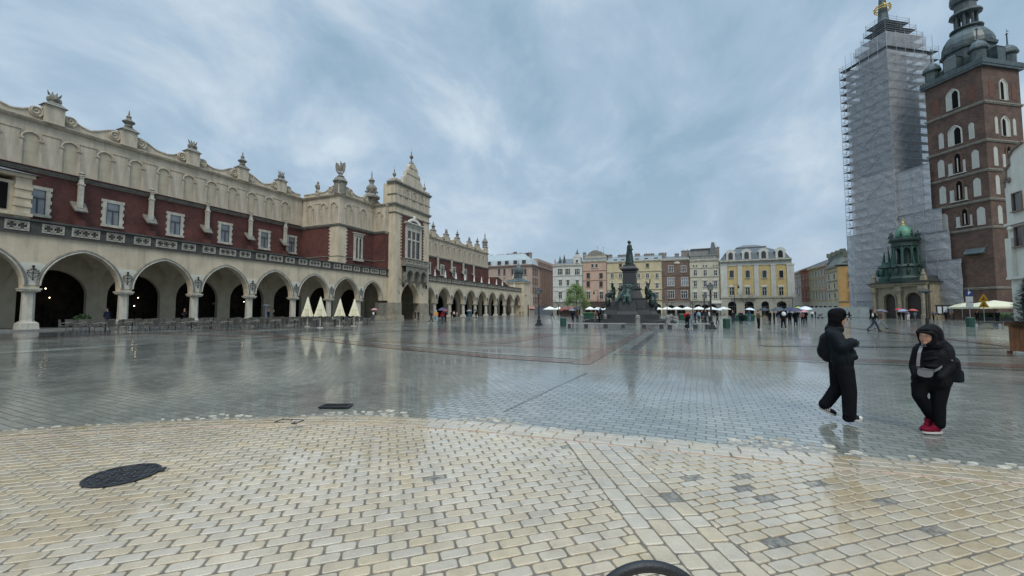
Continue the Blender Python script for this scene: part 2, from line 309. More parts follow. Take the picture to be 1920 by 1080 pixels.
def archwall(mb,o,u,n,t,u0,u1,z0,z1,ops,m=0,ms=None,pt=0.25,back=True):
    """wall with arched openings; ops = (centre, half width, bottom, spring, apex)"""
    o=Vector(o);u=Vector(u);n=Vector(n); ms=m if ms is None else ms
    def P(a,z,d=0): return o+u*a+Vector((0,0,z))-n*d
    def q(a,z0_,b,z1_):
        for d in ((0,t) if back else (0,)):
            mb.add([P(a,z0_,d),P(b,z0_,d),P(b,z1_,d),P(a,z1_,d)],[(0,1,2,3)],m)
    cur=u0
    for c,hw,zb,zs,za in sorted(ops):
        q(cur,z0,c-hw,z1)
        if zb>z0: q(c-hw,z0,c+hw,zb)
        pts=arch(hw,zs,za,14,pt)
        for i in range(len(pts)-1):
            a,za_=pts[i]; b,zb_=pts[i+1]
            for d in ((0,t) if back else (0,)):
                mb.add([P(c+a,za_,d),P(c+b,zb_,d),P(c+b,z1,d),P(c+a,z1,d)],[(0,1,2,3)],m)
            mb.add([P(c+a,za_,0),P(c+b,zb_,0),P(c+b,zb_,t),P(c+a,za_,t)],[(0,1,2,3)],ms)
        for sg in (-1,1):
            mb.add([P(c+sg*hw,zb,0),P(c+sg*hw,zs,0),P(c+sg*hw,zs,t),P(c+sg*hw,zb,t)],[(0,1,2,3)],ms)
        cur=c+hw
    q(cur,z0,u1,z1)
    mb.add([P(u0,z1,0),P(u1,z1,0),P(u1,z1,t),P(u0,z1,t)],[(0,1,2,3)],m)
def archtube(mb,o,u,c,hw,zs,za,r,seg=6,m=0,pt=0.25,zb=None,n=14):
    o=Vector(o);u=Vector(u); pts=[o+u*(c+a)+Vector((0,0,z)) for a,z in arch(hw,zs,za,n,pt)]
    if zb is not None: pts=[o+u*(c-hw)+Vector((0,0,zb))]+pts+[o+u*(c+hw)+Vector((0,0,zb))]
    mb.path(pts,r,seg,m)
# windows: mesh faces -Y in its own frame; cached and shared
WC={}
def window(parent,loc,rz,w,h,style='cross',fm=None,pm=None,name='window'):
    fm=fm or frame; pm=pm or glass
    key=(round(w,2),round(h,2),style,fm.name,pm.name)
    if key not in WC:
        f=MB(); b=0.13 if style!='plain' else 0.10; d=0.2
        f.box(-w/2-b,-w/2,-d,0.02,0,h); f.box(w/2,w/2+b,-d,0.02,0,h); f.box(-w/2-b,w/2+b,-d-.01,0.02,h,h+b)
        f.box(-w/2-b-.1,w/2+b+.1,-d-.13,0.02,-.14,0)
        if style in('cross','ped','arc','hood'):
            f.box(-.04,.04,-.07,.0,0,h*.62); f.box(-w/2,w/2,-.08,.0,h*.62,h*.62+.08); f.box(-.04,.04,-.07,.0,h*.62+.08,h)
        if style=='three':
            for q in(-w/6,w/6): f.box(q-.05,q+.05,-.08,0,0,h)
            f.box(-w/2,w/2,-.07,0,h*.6,h*.6+.07)
        if style=='ped': f.plate([(-w/2-.35,0),(w/2+.35,0),(0,.42)],(0,0.02,h+b+.12),(1,0,0),(0,0,1),(0,-1,0),.34)
        if style=='hood': f.box(-w/2-.4,w/2+.4,-.38,0.02,h+b+.12,h+b+.32)
        if style=='arc':
            k=8; pts=[(-w/2-.45,0),(w/2+.45,0)]+[((w/2+.45)*math.cos(math.pi*i/k),.5*math.sin(math.pi*i/k)) for i in range(1,k)]
            f.plate(pts,(0,0.02,h+b+.1),(1,0,0),(0,0,1),(0,-1,0),.3)
        p=MB(); p.add([(-w/2,-.03,0),(w/2,-.03,0),(w/2,-.03,h),(-w/2,-.03,h)],[(0,1,2,3)])
        fo=f.build(name,fm); po=p.build('pane',pm); WC[key]=(fo.data,po.data)
        COL.objects.unlink(fo); COL.objects.unlink(po)
    fd,pd=WC[key]
    a=bpy.data.objects.new(name,fd); COL.objects.link(a); a.parent=parent; a.location=loc; a.rotation_euler=(0,0,rz)
    b=bpy.data.objects.new('pane',pd); COL.objects.link(b); b.parent=a
    return a
def inst(name,data,parent,loc,rz=0,sc=None):
    a=bpy.data.objects.new(name,data); COL.objects.link(a); a.parent=parent; a.location=loc; a.rotation_euler=(0,0,rz)
    if sc: a.scale=sc
    return a
def meshonly(mb,name,mats,smooth=False):
    o=mb.build(name,mats,None,smooth); d=o.data; bpy.data.objects.remove(o); return d
# ================================================================== GROUND
wetsetts('granite setts',(0.175,0.177,0.155),(0.275,0.27,0.235),(0.062,0.063,0.057),0.24,0.135,R(2))
wetsetts('dark setts',(0.055,0.06,0.06),(0.095,0.1,0.095),(0.03,0.03,0.03),0.22,0.12,R(40))
wetsetts('red porphyry setts',(0.15,0.082,0.06),(0.20,0.118,0.085),(0.05,0.042,0.037),0.2,0.1,R(0))
wetsetts('pale setts',(0.25,0.26,0.235),(0.36,0.36,0.32),(0.1,0.1,0.09),0.3,0.2,R(90))
g=MB(); g.add([(-900,-300,0),(900,-300,0),(900,900,0),(-900,900,0)],[(0,1,2,3)])
struct(g.build('ground',MATS['granite setts']))
def sheet(name,pts,m,z):
    s=MB(); s.add([(x,y,z) for x,y in pts],[tuple(range(len(pts)))]); return struct(s.build(name,m))
def strip(name,pts,w,m,z):
    s=MB(); vs=[]
    for i,(x,y) in enumerate(pts):
        a=pts[max(0,i-1)]; b=pts[min(len(pts)-1,i+1)]; d=Vector((b[0]-a[0],b[1]-a[1])).normalized(); n=Vector((-d.y,d.x))*w/2
        vs+=[(x-n.x,y-n.y,z),(x+n.x,y+n.y,z)]
    s.add(vs,[(2*i,2*i+2,2*i+3,2*i+1) for i in range(len(pts)-1)]); return struct(s.build(name,m))
rp,dk,pl=MATS['red porphyry setts'],MATS['dark setts'],MATS['pale setts']
strip('paving_band',[(-2.95,12.5),(-2.85,60)],0.62,rp,.008)
strip('paving_band',[(-1.9,18),(-1.85,36.9)],0.35,dk,.008)
strip('paving_band',[(-2.4,17.0),(30,17.5)],1.15,rp,.004)
strip('paving_band',[(-2.4,15.9),(30,16.3)],0.35,dk,.004)
strip('paving_band',[(-3.3,17.9),(-16,17.6),(-46,17.4)],0.9,rp,.004)
strip('paving_band',[(-3.3,13.0),(-6.3,13.3),(-13.6,15.4),(-22,18.2),(-33.6,21.9),(-46,26)],0.75,rp,.012)
strip('paving_band',[(-3.3,13.9),(-6.4,14.2),(-14,16.5),(-22,19.3)],0.3,pl,.012)
strip('paving_band',[(-24.5,4),(-24.7,17.5),(-24.9,60)],1.1,pl,.008)
strip('paving_band',[(-21.3,16),(-21.4,60)],0.45,dk,.008)
strip('paving_band',[(-35.6,5),(-35.9,62)],1.0,rp,.008)
strip('paving_band',[(-37.0,5),(-37.2,62)],0.8,dk,.008)
strip('paving_band',[(-46,36.4),(-2,36.9),(34,37.8)],0.5,dk,.004)
strip('paving_band',[(-46,27.4),(-3.5,27.6)],0.8,dk,.004)
strip('paving_band',[(-2,28.2),(34,28.8)],0.5,dk,.004)
strip('paving_band',[(3.5,22.4),(14,25.6),(30,31)],0.9,dk,.012)
strip('paving_band',[(9,20.6),(26,24.4)],0.5,dk,.012)
strip('paving_band',[(-2.35,10.8),(-2.55,8.6),(-2.72,6.2)],0.05,dk,.004)
strip('paving_band',[(14,20),(16,60)],0.9,rp,.016)
strip('paving_band',[(-9,19),(-8.6,27.4)],1.6,rp,.008)
sheet('paving_panel',[(-31,19),(-26,18.8),(-26,27.2),(-31,27.2)],dk,.004)
sheet('paving_panel',[(-46,2),(-37.6,2),(-37.6,17),(-46,17)],dk,.0045)
sheet('paving_panel',[(-20.5,28.1),(-12,28.1),(-12,36.2),(-20.5,36.2)],dk,.0045)
# --- foreground disc of pale hand-cut setts
OUT=[(-13,-3.2),(-11.2,-.4),(-10,1.1),(-8.54,2.49),(-7.43,3.37),(-6.39,4.05),(-4.9,4.87),(-3.59,5.25),(-1.94,5.46),(-0.53,5.56),(1.23,5.68),(3.18,5.9),(5.2,6.02),(7.5,6.05),(10,5.9)]
def arcY(x,tab=OUT):
    for a,b in zip(tab,tab[1:]):
        if a[0]<=x<=b[0]: return a[1]+(b[1]-a[1])*(x-a[0])/(b[0]-a[0])
    return tab[0][1] if x<tab[0][0] else tab[-1][1]
# smooth resample of the edge
def spl(P,n=14):
    out=[]
    for i in range(len(P)-1):
        p0=P[max(0,i-1)];p1=P[i];p2=P[i+1];p3=P[min(len(P)-1,i+2)]
        for k in range(n):
            t=k/n; out.append(tuple(0.5*((2*p1[j])+(-p0[j]+p2[j])*t+(2*p0[j]-5*p1[j]+4*p2[j]-p3[j])*t*t+(-p0[j]+3*p1[j]-3*p2[j]+p3[j])*t**3) for j in (0,1)))
    return out+[P[-1]]
OUTS=spl(OUT)
def offs(P,d):
    out=[]
    for i,(x,y) in enumerate(P):
        a=P[max(0,i-1)];b=P[min(len(P)-1,i+1)]; t=Vector((b[0]-a[0],b[1]-a[1])).normalized(); out.append((x+t.y*d,y-t.x*d))
    return out
BW=0.44
INS=offs(OUTS,BW)
s=MB(); k=len(OUTS); s.add([(x,y,.0225) for x,y in offs(OUTS,-.02)]+[(x,-4,.0225) for x,y in OUTS],[(i,k+i,k+i+1,i+1) for i in range(k-1)])
grout=mat('sandy grout',(0.125,0.108,0.085),0.4,0.35,3,0.6,60)
struct(s.build('paving_bed',grout))
def clip(poly,p,n):   # keep side where (q-p).n<=0
    out=[]
    for i in range(len(poly)):
        a=poly[i-1]; b=poly[i]; da=(a[0]-p[0])*n[0]+(a[1]-p[1])*n[1]; db=(b[0]-p[0])*n[0]+(b[1]-p[1])*n[1]
        if (da<=0)!=(db<=0):
            t=da/(da-db); out.append((a[0]+(b[0]-a[0])*t,a[1]+(b[1]-a[1])*t))
        if db<=0: out.append(b)
    return out
rs=random.Random(3)
WORN=[(gnd(a,b,.03),r) for a,b,r in ((1245,905,.15),(1290,895,.09),(1440,935,.15),(1395,892,.09),(1388,912,.09),(1475,1022,.11),(1650,935,.09),(1500,880,.08),(1068,840,.10),(820,893,.06),(845,899,.06),(1530,905,.07),(560,800,.09),(1250,925,.1),(1760,1000,.08))]
def stone(mb,poly,z=.030,joint=.0048,ch=.022,m=0,jit=.0035):
    n=len(poly)
    if n<3: return
    cx=sum(p[0] for p in poly)/n; cy=sum(p[1] for p in poly)/n
    ar=0.5*sum(poly[i-1][0]*poly[i][1]-poly[i][0]*poly[i-1][1] for i in range(n))
    if abs(ar)<0.0016: return
    if ar<0: poly=poly[::-1]
    P=[]
    for i in range(n):
        a=Vector(poly[i-1]);b=Vector(poly[i]);c=Vector(poly[(i+1)%n])
        d1=(b-a);d2=(c-b); l1=d1.length;l2=d2.length
        if l1<1e-5 or l2<1e-5: return
        d1/=l1;d2/=l2; n1=Vector((-d1.y,d1.x)); n2=Vector((-d2.y,d2.x)); den=1+n1.dot(n2)
        q=b+(n1+n2)*(joint/max(.3,den)); q=q+Vector((rs.uniform(-jit,jit),rs.uniform(-jit,jit)))
        c1=min(ch*rs.uniform(.6,1.3),l1*.3);c2=min(ch*rs.uniform(.6,1.3),l2*.3)
        P+=[q-d1*c1,q-d1*c1*.28+d2*c2*.28,q+d2*c2]
    k=len(P); tx,ty=rs.uniform(-.007,.007),rs.uniform(-.007,.007); z+=rs.uniform(-.002,.002)
    C=Vector((cx,cy))
    if m==0 and any((cx-a)**2+(cy-b)**2<r_*r_*.45 for (a,b),r_ in WORN): m=1; z-=.004
    def ring(inset,zz):
        o=[]
        for p in P:
            d=C-p; d=d*(inset/max(d.length,.02)); q=p+d; o.append((q.x,q.y,zz+(q.x-cx)*tx+(q.y-cy)*ty))
        return o
    vs=ring(.013,z)+ring(.004,z-.003)+ring(0,z-.011)+[(p.x,p.y,0.0) for p in P]
    fs=[tuple(range(k))]
    for r in range(3):
        for i in range(k): fs.append((r*k+i,(r+1)*k+i,(r+1)*k+(i+1)%k,r*k+(i+1)%k))
    mb.add(vs,fs,m)
# strip crossing the disc
SA,SB=Vector((-1.33,4.95)),Vector((1.05,0.65)); SD=(SB-SA).normalized(); SN=Vector((-SD.y,SD.x)); 
if SN.x<0: SN=-SN
SW=0.63
def sidecoord(p): return (Vector(p)-SA).dot(SN)
stones=MB(); rowd=Vector((.767,.641)); rown=Vector((-.641,.767)); pitch=.108
ORG=Vector((-2,2))
seg2=[(Vector(a),Vector(b)) for a,b in zip(INS,INS[1:])]
def incurve(x): return arcY(x,INS)
for r in range(-84,84):
    a=-14.04+(.104 if r%2 else 0)+rs.uniform(-.012,.012); k_=0
    while a<14:
        k_+=1; L_=(-14.04+(.104 if r%2 else 0)+.208*k_+rs.uniform(-.016,.016))-a
        quad=[]
        for (u,v) in ((a,r*pitch),(a+L_,r*pitch),(a+L_,(r+1)*pitch),(a,(r+1)*pitch)):
            vv=v+.05*math.sin(u*.55+.4)+.004*math.sin(u*2.3+r*.3); q=ORG+rowd*u+rown*vv; quad.append((q.x,q.y))
        a+=L_
        cx=sum(q[0] for q in quad)/4; cy=sum(q[1] for q in quad)/4
        if cx<-12.5 or cx>9.5 or cy<-3.8: continue
        f=-cx*_s+cy*_c
        if f<-2.2: continue
        yi=incurve(cx)
        if cy>yi+.15: continue
        if cy>yi-.35:
            e=.02; t=Vector((2*e,incurve(cx+e)-incurve(cx-e))).normalized(); quad=clip(quad,(cx,yi),(-t.y,t.x))
        sc_=sidecoord((cx,cy))
        if -.2<sc_<SW+.2:
            if sc_<SW/2: quad=clip(quad,(SA.x,SA.y),(SN.x,SN.y))
            else:
                p=SA+SN*SW; quad=clip(quad,(p.x,p.y),(-SN.x,-SN.y))
        stone(stones,quad,jit=.0028)
for c in range(4):
    a=-.6+rs.uniform(0,.2); w0,w1=SW*c/4,SW*(c+1)/4
    while a<9.5:
        L_=rs.uniform(.17,.24); quad=[]
        for u,v in ((a,w0),(a,w1),(a+L_,w1),(a+L_,w0)):
            q=SA+SD*u+SN*v; quad.append((q.x,q.y))
        a+=L_; cx=sum(q[0] for q in quad)/4; cy=sum(q[1] for q in quad)/4; yi=incurve(cx)
        if cy>yi-.35:
            e=.02; t=Vector((2*e,incurve(cx+e)-incurve(cx-e))).normalized(); quad=clip(quad,(cx,yi),(-t.y,t.x))
        if len(quad)>2 and cy<yi+.1: stone(stones,quad)
# border courses following the edge
def along(P):
    d=[0]
    for a,b in zip(P,P[1:]): d.append(d[-1]+math.hypot(b[0]-a[0],b[1]-a[1]))
    return d
dd=along(OUTS)
def onarc(t,off):
    t=max(0,min(dd[-1]-1e-4,t)); i=int(np.searchsorted(dd,t))-1; i=max(0,min(len(OUTS)-2,i)); u=(t-dd[i])/(dd[i+1]-dd[i])
    a,b=OUTS[i],OUTS[i+1]; x=a[0]+(b[0]-a[0])*u; y=a[1]+(b[1]-a[1])*u
    a2,b2=OUTS[max(0,i-3)],OUTS[min(len(OUTS)-1,i+4)]; tt=Vector((b2[0]-a2[0],b2[1]-a2[1])).normalized(); return (x+tt.y*off,y-tt.x*off)
for c in range(3):
    t=rs.uniform(0,.3); w0=.0+.14*c; w1=w0+.14
    while t<dd[-1]-.4:
        L_=rs.uniform(.2,.3); stone(stones,[onarc(t,w1),onarc(t+L_,w1),onarc(t+L_,w0),onarc(t,w0)],z=.032+.001*c,jit=.006); t+=L_
pale=mat('pale sett stone',(0.49,0.40,0.27),0.14,0.11,3.0,0.18,60,spec=0.8,island=0.06,stain=0.20,coat=1.0,grime=0.0)
struct(stones.build('foreground_paving',[pale,mat('worn sett stone',(0.27,0.24,0.19),0.4,0.8,16,0.9,40,spec=0.6,stain=.45,coat=.5)]))
rc=MB(); t=.1
while t<dd[-1]-.4:
    L_=rs.uniform(.18,.26); stone(rc,[onarc(t,.475),onarc(t+L_,.475),onarc(t+L_,.425),onarc(t,.425)],z=.031,joint=.004,ch=.008); t+=L_
struct(rc.build('red_sett_course',mat('faded red sett',(0.36,0.25,0.185),.35,.2,3,.3,50,island=.1)))
# thin red course and loose rubble along the edge
rub=MB()
def blobstone(x,y,r):
    n=rs.randint(5,7); a0=rs.uniform(0,6.28); el=rs.uniform(.5,.85); ro=rs.uniform(-.5,.6)
    pts=[]
    for i in range(n):
        a=a0+2*math.pi*i/n+rs.uniform(-.25,.25); rr=r*rs.uniform(.75,1.15); u,v=rr*math.cos(a),rr*el*math.sin(a)
        pts.append((x+u*math.cos(ro)-v*math.sin(ro),y+u*math.sin(ro)+v*math.cos(ro)))
    stone(rub,pts,z=rs.uniform(.011,.015),joint=.003,ch=.03)
def rubble(x0,x1,depth,n,dens=1):
    used=[]
    for _ in range(n*8):
        if len(used)>=n: break
        x=rs.uniform(x0,x1); e=.05; yo=arcY(x,OUTS); w=depth*math.sin(math.pi*min(1,max(0,(x-x0)/(x1-x0))))**.5
        y=yo+.03+abs(rs.gauss(0,.5))*w
        if y>yo+w+.1: continue
        r=rs.uniform(.045,.105)
        if all((x-a)**2+(y-b)**2>(.85*(r+c))**2 for a,b,c in used): used.append((x,y,r)); blobstone(x,y,r)
rubble(-5.6,-3.9,.42,70); rubble(-3.3,-2.1,.32,90); rubble(-2.2,-.6,.07,26); rubble(-.7,0.5,.10,30); rubble(.4,1.9,.5,150); rubble(1.7,4.4,.22,150)
rubble(-7.4,-6.2,.45,34); rubble(-8.9,-7.6,.25,22); rubble(-9.5,7,.04,70)
mo=MB()
for x0,x1,dep in((-5.7,-3.9,.30),(-3.3,-2.0,.24),(-7.3,-6.3,.2),(.3,2.0,.40),(1.8,4.6,.17),(-2,0.4,.06)):
    n=26; up=[]; lo=[]
    for i in range(n+1):
        x=x0+(x1-x0)*i/n; yo=arcY(x,OUTS); up.append((x,yo+.01+dep*max(0,math.sin(math.pi*i/n))**.6*rs.uniform(.35,1.0),.0066)); lo.append((x,yo-.06,.0066))
    k=len(mo.v); mo.add(up+lo,[(i,i+1,n+2+i,n+1+i) for i in range(n)])
struct(mo.build('worn_mortar',mat('worn mortar',(0.20,0.185,0.155),0.4,0.4,14,0.6,60,coat=.5)))
struct(rub.build('broken_edge_cobbles',mat('pale rubble stone',(0.37,0.335,0.265),0.35,0.35,6,0.5,60,island=0.2)))
# repair patches where setts broke out
# manhole and drains
castiron=mat('wet cast iron',(0.03,0.031,0.034),0.35,0.4,6,0.3,40,metal=0.6)
mh=thing('manhole_cover','round cast iron manhole cover with cast pattern, set in the pale setts at lower left','manhole cover',(-5.12,2.30,.031),R(50))
mh.scale=(.77,.77,1)
q=MB(); q.lathe(0,0,[(.38,-.02),(.38,.012),(.345,.014),(.34,.006),(0.01,.006)],48); q.box(.34,.43,-.07,.07,-.02,.011); q.build('rim',castiron,mh)
q=MB()
for rr in (.31,.24,.12,.06):
    n=int(rr*90)
    for i in range(n):
        a=6.283*i/n
        if rr in(.12,.06) or i%2==0:
            q.tube((rr*math.cos(a),rr*math.sin(a),.008),(rr*math.cos(a+5/n),rr*math.sin(a+5/n),.008),.011,seg=4)
for i in range(28):
    a=6.283*i/28; q.tube((.15*math.cos(a),.15*math.sin(a),.008),(.21*math.cos(a),.21*math.sin(a),.008),.009,seg=4)
q.build('relief',mat('worn iron relief',(0.085,0.088,0.095),0.35,0.3,6,metal=0.5),mh)
def drain(x,y,rz,w,l,label):
    t=thing('drain_grate',label,'drain',(x,y,.014),rz)
    q=MB(); q.box(-l/2,l/2,-w/2,-w/2+.03,0,.022); q.box(-l/2,l/2,w/2-.03,w/2,0,.022); q.box(-l/2,-l/2+.03,-w/2+.03,w/2-.03,0,.022); q.box(l/2-.03,l/2,-w/2+.03,w/2-.03,0,.022); q.build('frame',castiron,t)
    q=MB(); q.box(-l/2+.03,l/2-.03,-w/2+.03,w/2-.03,0,.004)
    n=int(l/.045)
    for i in range(1,n): q.box(-l/2+l*i/n-.008,-l/2+l*i/n+.008,-w/2+.03,w/2-.03,.004,.018)
    q.build('bars',iron,t)
drain(-5.5,5.35,R(24),.26,.5,'long iron drain grate in the grey setts beyond the pale paving')
drain(-5.35,4.33,R(12),.2,.38,'small iron drain grate on the inner edge of the pale paving border')
drain(-9.0,2.2,R(30),.25,.6,'iron drain grate at the left edge of the picture on the paving border')
# cropped wheel at the bottom edge
wx,wy,_z=atd(1217,1085,1.774)
wh=thing('bicycle_wheel','small wheel with a thick black rubber tyre standing at the bottom edge','wheel',(wx,wy,.03),YAW)
q=MB(); n=56; 
q.torus((0,0,.284),.262,.0215)
q.build('tyre',mat('black rubber',(0.012,0.013,0.016),0.45,0.2,30,0.2,120),wh,smooth=True)
q=MB()
q.torus((0,0,.284),.238,.005,48,6)
q.build('rim',iron,wh)
q=MB(); q.tube((0,-.04,.284),(0,.04,.284),.018,seg=10)
for i in range(16):
    a=6.283*i/16; q.tube((0,.02*(-1)**i,.284),(.225*math.cos(a),0,.284+.225*math.sin(a)),.0012,seg=4)
q.build('spokes',steel,wh)
# ================================================================== CLOTH HALL
FX=-49.0; HX=-60.0; RX=-51.6; TX=-47.7
hall=thing('cloth_hall','long arcaded cream and red brick market hall with a wavy attic, left side','market hall',(-55,64.4,0))
HO=(-55,64.4,0)
def hp(mb,name,m,smooth=False): return mb.build(name,m,hall,smooth,off=HO)
def hi(name,data,x,y,z,rz=0,sc=None): return inst(name,data,hall,(x-HO[0],y-HO[1],z),rz,sc)
southP=[-3.0,3.12,9.26]+[15.4+6.14*i for i in range(7)]
northP=[74.7+6.28*i for i in range(8)]+[124.9]
baysS=list(zip(southP,southP[1:]))+[(52.24,58.6)]
baysN=[(69.9,74.7)]+list(zip(northP,northP[1:]))
Z0=.15
# platform
q=MB(); q.box(-54.6,-48.35,-4,59,0,Z0); q.box(-54.6,-48.35,69.9,130,0,Z0); hp(q,'arcade_floor',gran2)
q=MB(); q.box(-48.35,-48.05,-4,59,0,.07); q.box(-48.35,-48.05,69.9,128,0,.07); hp(q,'step',gran2)
PH=.46   # half width of pier
q=MB()
ops=[((a+b)/2,(b-a)/2-PH,3.5,3.75,6.85) for a,b in baysS]; ops[-1]=(55.1,2.35,3.5,3.75,6.7)
archwall(q,(FX,0,0),(0,1,0),(1,0,0),.8,-6,59.0,3.5,7.9,[o for o in ops],pt=.14)
ops2=[((a+b)/2,(b-a)/2-PH,3.5,3.75,6.85) for a,b in baysN]; ops2[0]=(72.15,2.05,3.5,3.75,6.6)
archwall(q,(FX,0,0),(0,1,0),(1,0,0),.8,69.9,125.4,3.5,7.9,ops2,pt=.14)
hp(q,'arcade_wall',cream)
for o in ops+ops2:
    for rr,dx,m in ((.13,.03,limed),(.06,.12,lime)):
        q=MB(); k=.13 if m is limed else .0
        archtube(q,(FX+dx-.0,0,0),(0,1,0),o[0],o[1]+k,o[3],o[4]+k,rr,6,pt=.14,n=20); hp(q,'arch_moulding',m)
# piers: shaft, base block, capital, plaster panel, iron bracket lamp
q=MB(); q.frus((0,0),(.56,.56),(.52,.52),0,.5); q.frus((0,0),(.52,.52),(.38,.38),.5,.62); d_base=meshonly(q,'pier_base',lime)
q=MB(); q.lathe(0,0,[(.44,.60),(.40,.75),(.375,3.05),(.40,3.1)],8,R(22.5)); d_shaft=meshonly(q,'pier_shaft',lime)
q=MB(); q.frus((0,0),(.36,.36),(.52,.52),3.02,3.24); q.box(-.57,.57,-.57,.57,3.24,3.36)
for i in range(6):
    for sx in (-1,1): q.ball((.48*sx,-.42+.17*i,3.16),.075,8,5); q.ball((-.42+.17*i,.48*sx,3.16),.075,8,5)
d_cap=meshonly(q,'capital',lime)
q=MB(); q.plate([(-.45,0),(.45,0),(.6,1.2),(.72,1.75),(.45,1.85),(-.45,1.85),(-.72,1.75),(-.6,1.2)],(0,0,0),(0,1,0),(0,0,1),(1,0,0),.05); d_pan=meshonly(q,'plaster_panel',mat('pale plaster',(0.56,0.54,0.46),0.8,0.08,2,grime=0.2))
q=MB(); q.tube((.1,0,.2),(.1,0,1.4),.03); q.tube((.1,-.3,.75),(.1,.3,.75),.03); q.tube((.1,-.2,1.05),(.1,.2,1.05),.03)
for a in(-1,1):
    q.path([(.1,0,.3),(.12,.25*a,.5),(.12,.35*a,.8),(.1,.15*a,.95),(.1,0,1.25)],.025); q.ball((.12,.3*a,.95),.06,6,4)
q.ball((.12,0,1.3),.1,8,5); q.ball((.12,0,.2),.07,8,5); d_orn=meshonly(q,'iron_ornament',iron)
bolts=[p for p in southP if p>-3]+northP[:-1]
for y in bolts:
    hi('pier_base',d_base,FX-.4,y,Z0); hi('pier_shaft',d_shaft,FX-.4,y,Z0); hi('capital',d_cap,FX-.4,y,Z0)
    hi('plaster_panel',d_pan,FX+.004,y,3.75); hi('iron_ornament',d_orn,FX+.06,y,4.0)
# solid parapet behind tracery panels; its dark colour stands for shaded openings
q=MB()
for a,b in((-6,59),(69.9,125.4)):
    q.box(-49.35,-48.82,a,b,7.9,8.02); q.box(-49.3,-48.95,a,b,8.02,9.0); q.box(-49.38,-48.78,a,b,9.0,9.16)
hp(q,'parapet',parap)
def tracery(n,w):
    t=MB(); h=.78; t.box(0,.09,-w/2,w/2,0,.09); t.box(0,.09,-w/2,w/2,h-.09,h); t.box(0,.09,-w/2,-w/2+.09,.09,h-.09); t.box(0,.09,w/2-.09,w/2,.09,h-.09)
    cw=(w-.18)/n
    for i in range(n):
        c=-w/2+.09+cw*(i+.5); r=min(cw,.6)/2
        K=12
        for k in range(K):
            a=6.2832*k/K;b=6.2832*(k+1)/K
            t.tube((.05,c+r*math.cos(a)*1.0,h/2+r*math.sin(a)*1.0),(.05,c+r*math.cos(b),h/2+r*math.sin(b)),.035,seg=4)
        for k in range(4):
            a=.785+1.5708*k
            t.tube((.05,c+r*math.cos(a),h/2+r*math.sin(a)),(.05,c+r*.5*math.cos(a),h/2+r*.5*math.sin(a)),.07,.025,seg=5)
            t.tube((.05,c+r*math.cos(a),h/2+r*math.sin(a)),(.05,c+cw*.5*math.copysign(1,math.cos(a)),h/2+.3*math.copysign(1,math.sin(a))),.05,seg=4)
    return meshonly(t,'tracery_panel',mat('tracery stone',(0.33,0.31,0.26),.8,.3,2,.3,12,grime=.5))
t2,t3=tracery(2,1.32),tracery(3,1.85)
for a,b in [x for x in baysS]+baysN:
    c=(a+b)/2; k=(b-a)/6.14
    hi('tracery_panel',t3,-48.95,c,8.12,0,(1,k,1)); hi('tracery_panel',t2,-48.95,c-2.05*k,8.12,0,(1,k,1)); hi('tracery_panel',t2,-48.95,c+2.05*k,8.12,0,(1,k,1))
# covered passage: vaults, back wall with dark shop arches
def vault(y0,y1,x0,x1):
    v=MB(); n=14; vs=[]; cy=(y0+y1)/2; hy=(y1-y0)/2; cx=(x0+x1)/2; hx=(x1-x0)/2
    for i in range(n+1):
        for j in range(n+1):
            a=-1+2*i/n; b=-1+2*j/n; h1=math.sqrt(max(0,1-a*a)); h2=math.sqrt(max(0,1-b*b)); vs.append((cx+hx*a,cy+hy*b,3.9+3.3*max(h1,h2)))
    v.add(vs,[(i*(n+1)+j,(i+1)*(n+1)+j,(i+1)*(n+1)+j+1,i*(n+1)+j+1) for i in range(n) for j in range(n)]); return v
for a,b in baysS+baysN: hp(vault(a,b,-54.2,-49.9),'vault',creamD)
q=MB(); bo=[((a+b)/2,2.3,Z0,3.2,5.5) for a,b in baysS+baysN]
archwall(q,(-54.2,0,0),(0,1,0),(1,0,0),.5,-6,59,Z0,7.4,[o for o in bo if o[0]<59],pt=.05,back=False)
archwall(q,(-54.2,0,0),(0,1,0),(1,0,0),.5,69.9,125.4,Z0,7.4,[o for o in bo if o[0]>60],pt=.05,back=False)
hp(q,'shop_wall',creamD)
lampm=mat('lit bulb',(1,.9,.7),0.5,0,emit=(1.0,0.85,0.6,7))
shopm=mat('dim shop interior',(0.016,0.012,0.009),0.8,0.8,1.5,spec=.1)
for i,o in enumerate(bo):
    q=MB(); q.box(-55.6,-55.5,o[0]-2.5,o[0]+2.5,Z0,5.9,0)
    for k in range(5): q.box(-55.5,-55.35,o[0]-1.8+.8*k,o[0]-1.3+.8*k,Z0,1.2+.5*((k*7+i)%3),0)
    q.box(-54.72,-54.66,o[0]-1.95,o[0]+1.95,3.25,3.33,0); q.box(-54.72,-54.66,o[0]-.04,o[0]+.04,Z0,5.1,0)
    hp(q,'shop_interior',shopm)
for (yy,zz,xx) in ((17.3,3.6,-54.9),(18.2,3.75,-55),(18.5,2.9,-55),(23.6,3.1,-54.9),(25.2,3.1,-54.9),(24.9,2.2,-54.9),(36.6,2.9,-54.5),(21.9,3.2,-50.6),(34.1,3.3,-50.6),(62.0,3.0,-52)):
    q=MB(); q.ball((xx,yy,zz),.05,8,6); hp(q,'lit_lamp',lampm)
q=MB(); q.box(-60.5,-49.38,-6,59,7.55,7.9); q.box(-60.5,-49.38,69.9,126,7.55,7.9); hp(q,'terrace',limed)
q=MB(); q.box(-60.5,-55.9,-6,59,0,7.5); q.box(-60.5,-55.9,69.9,126,0,7.5); hp(q,'inner_wall',dark)
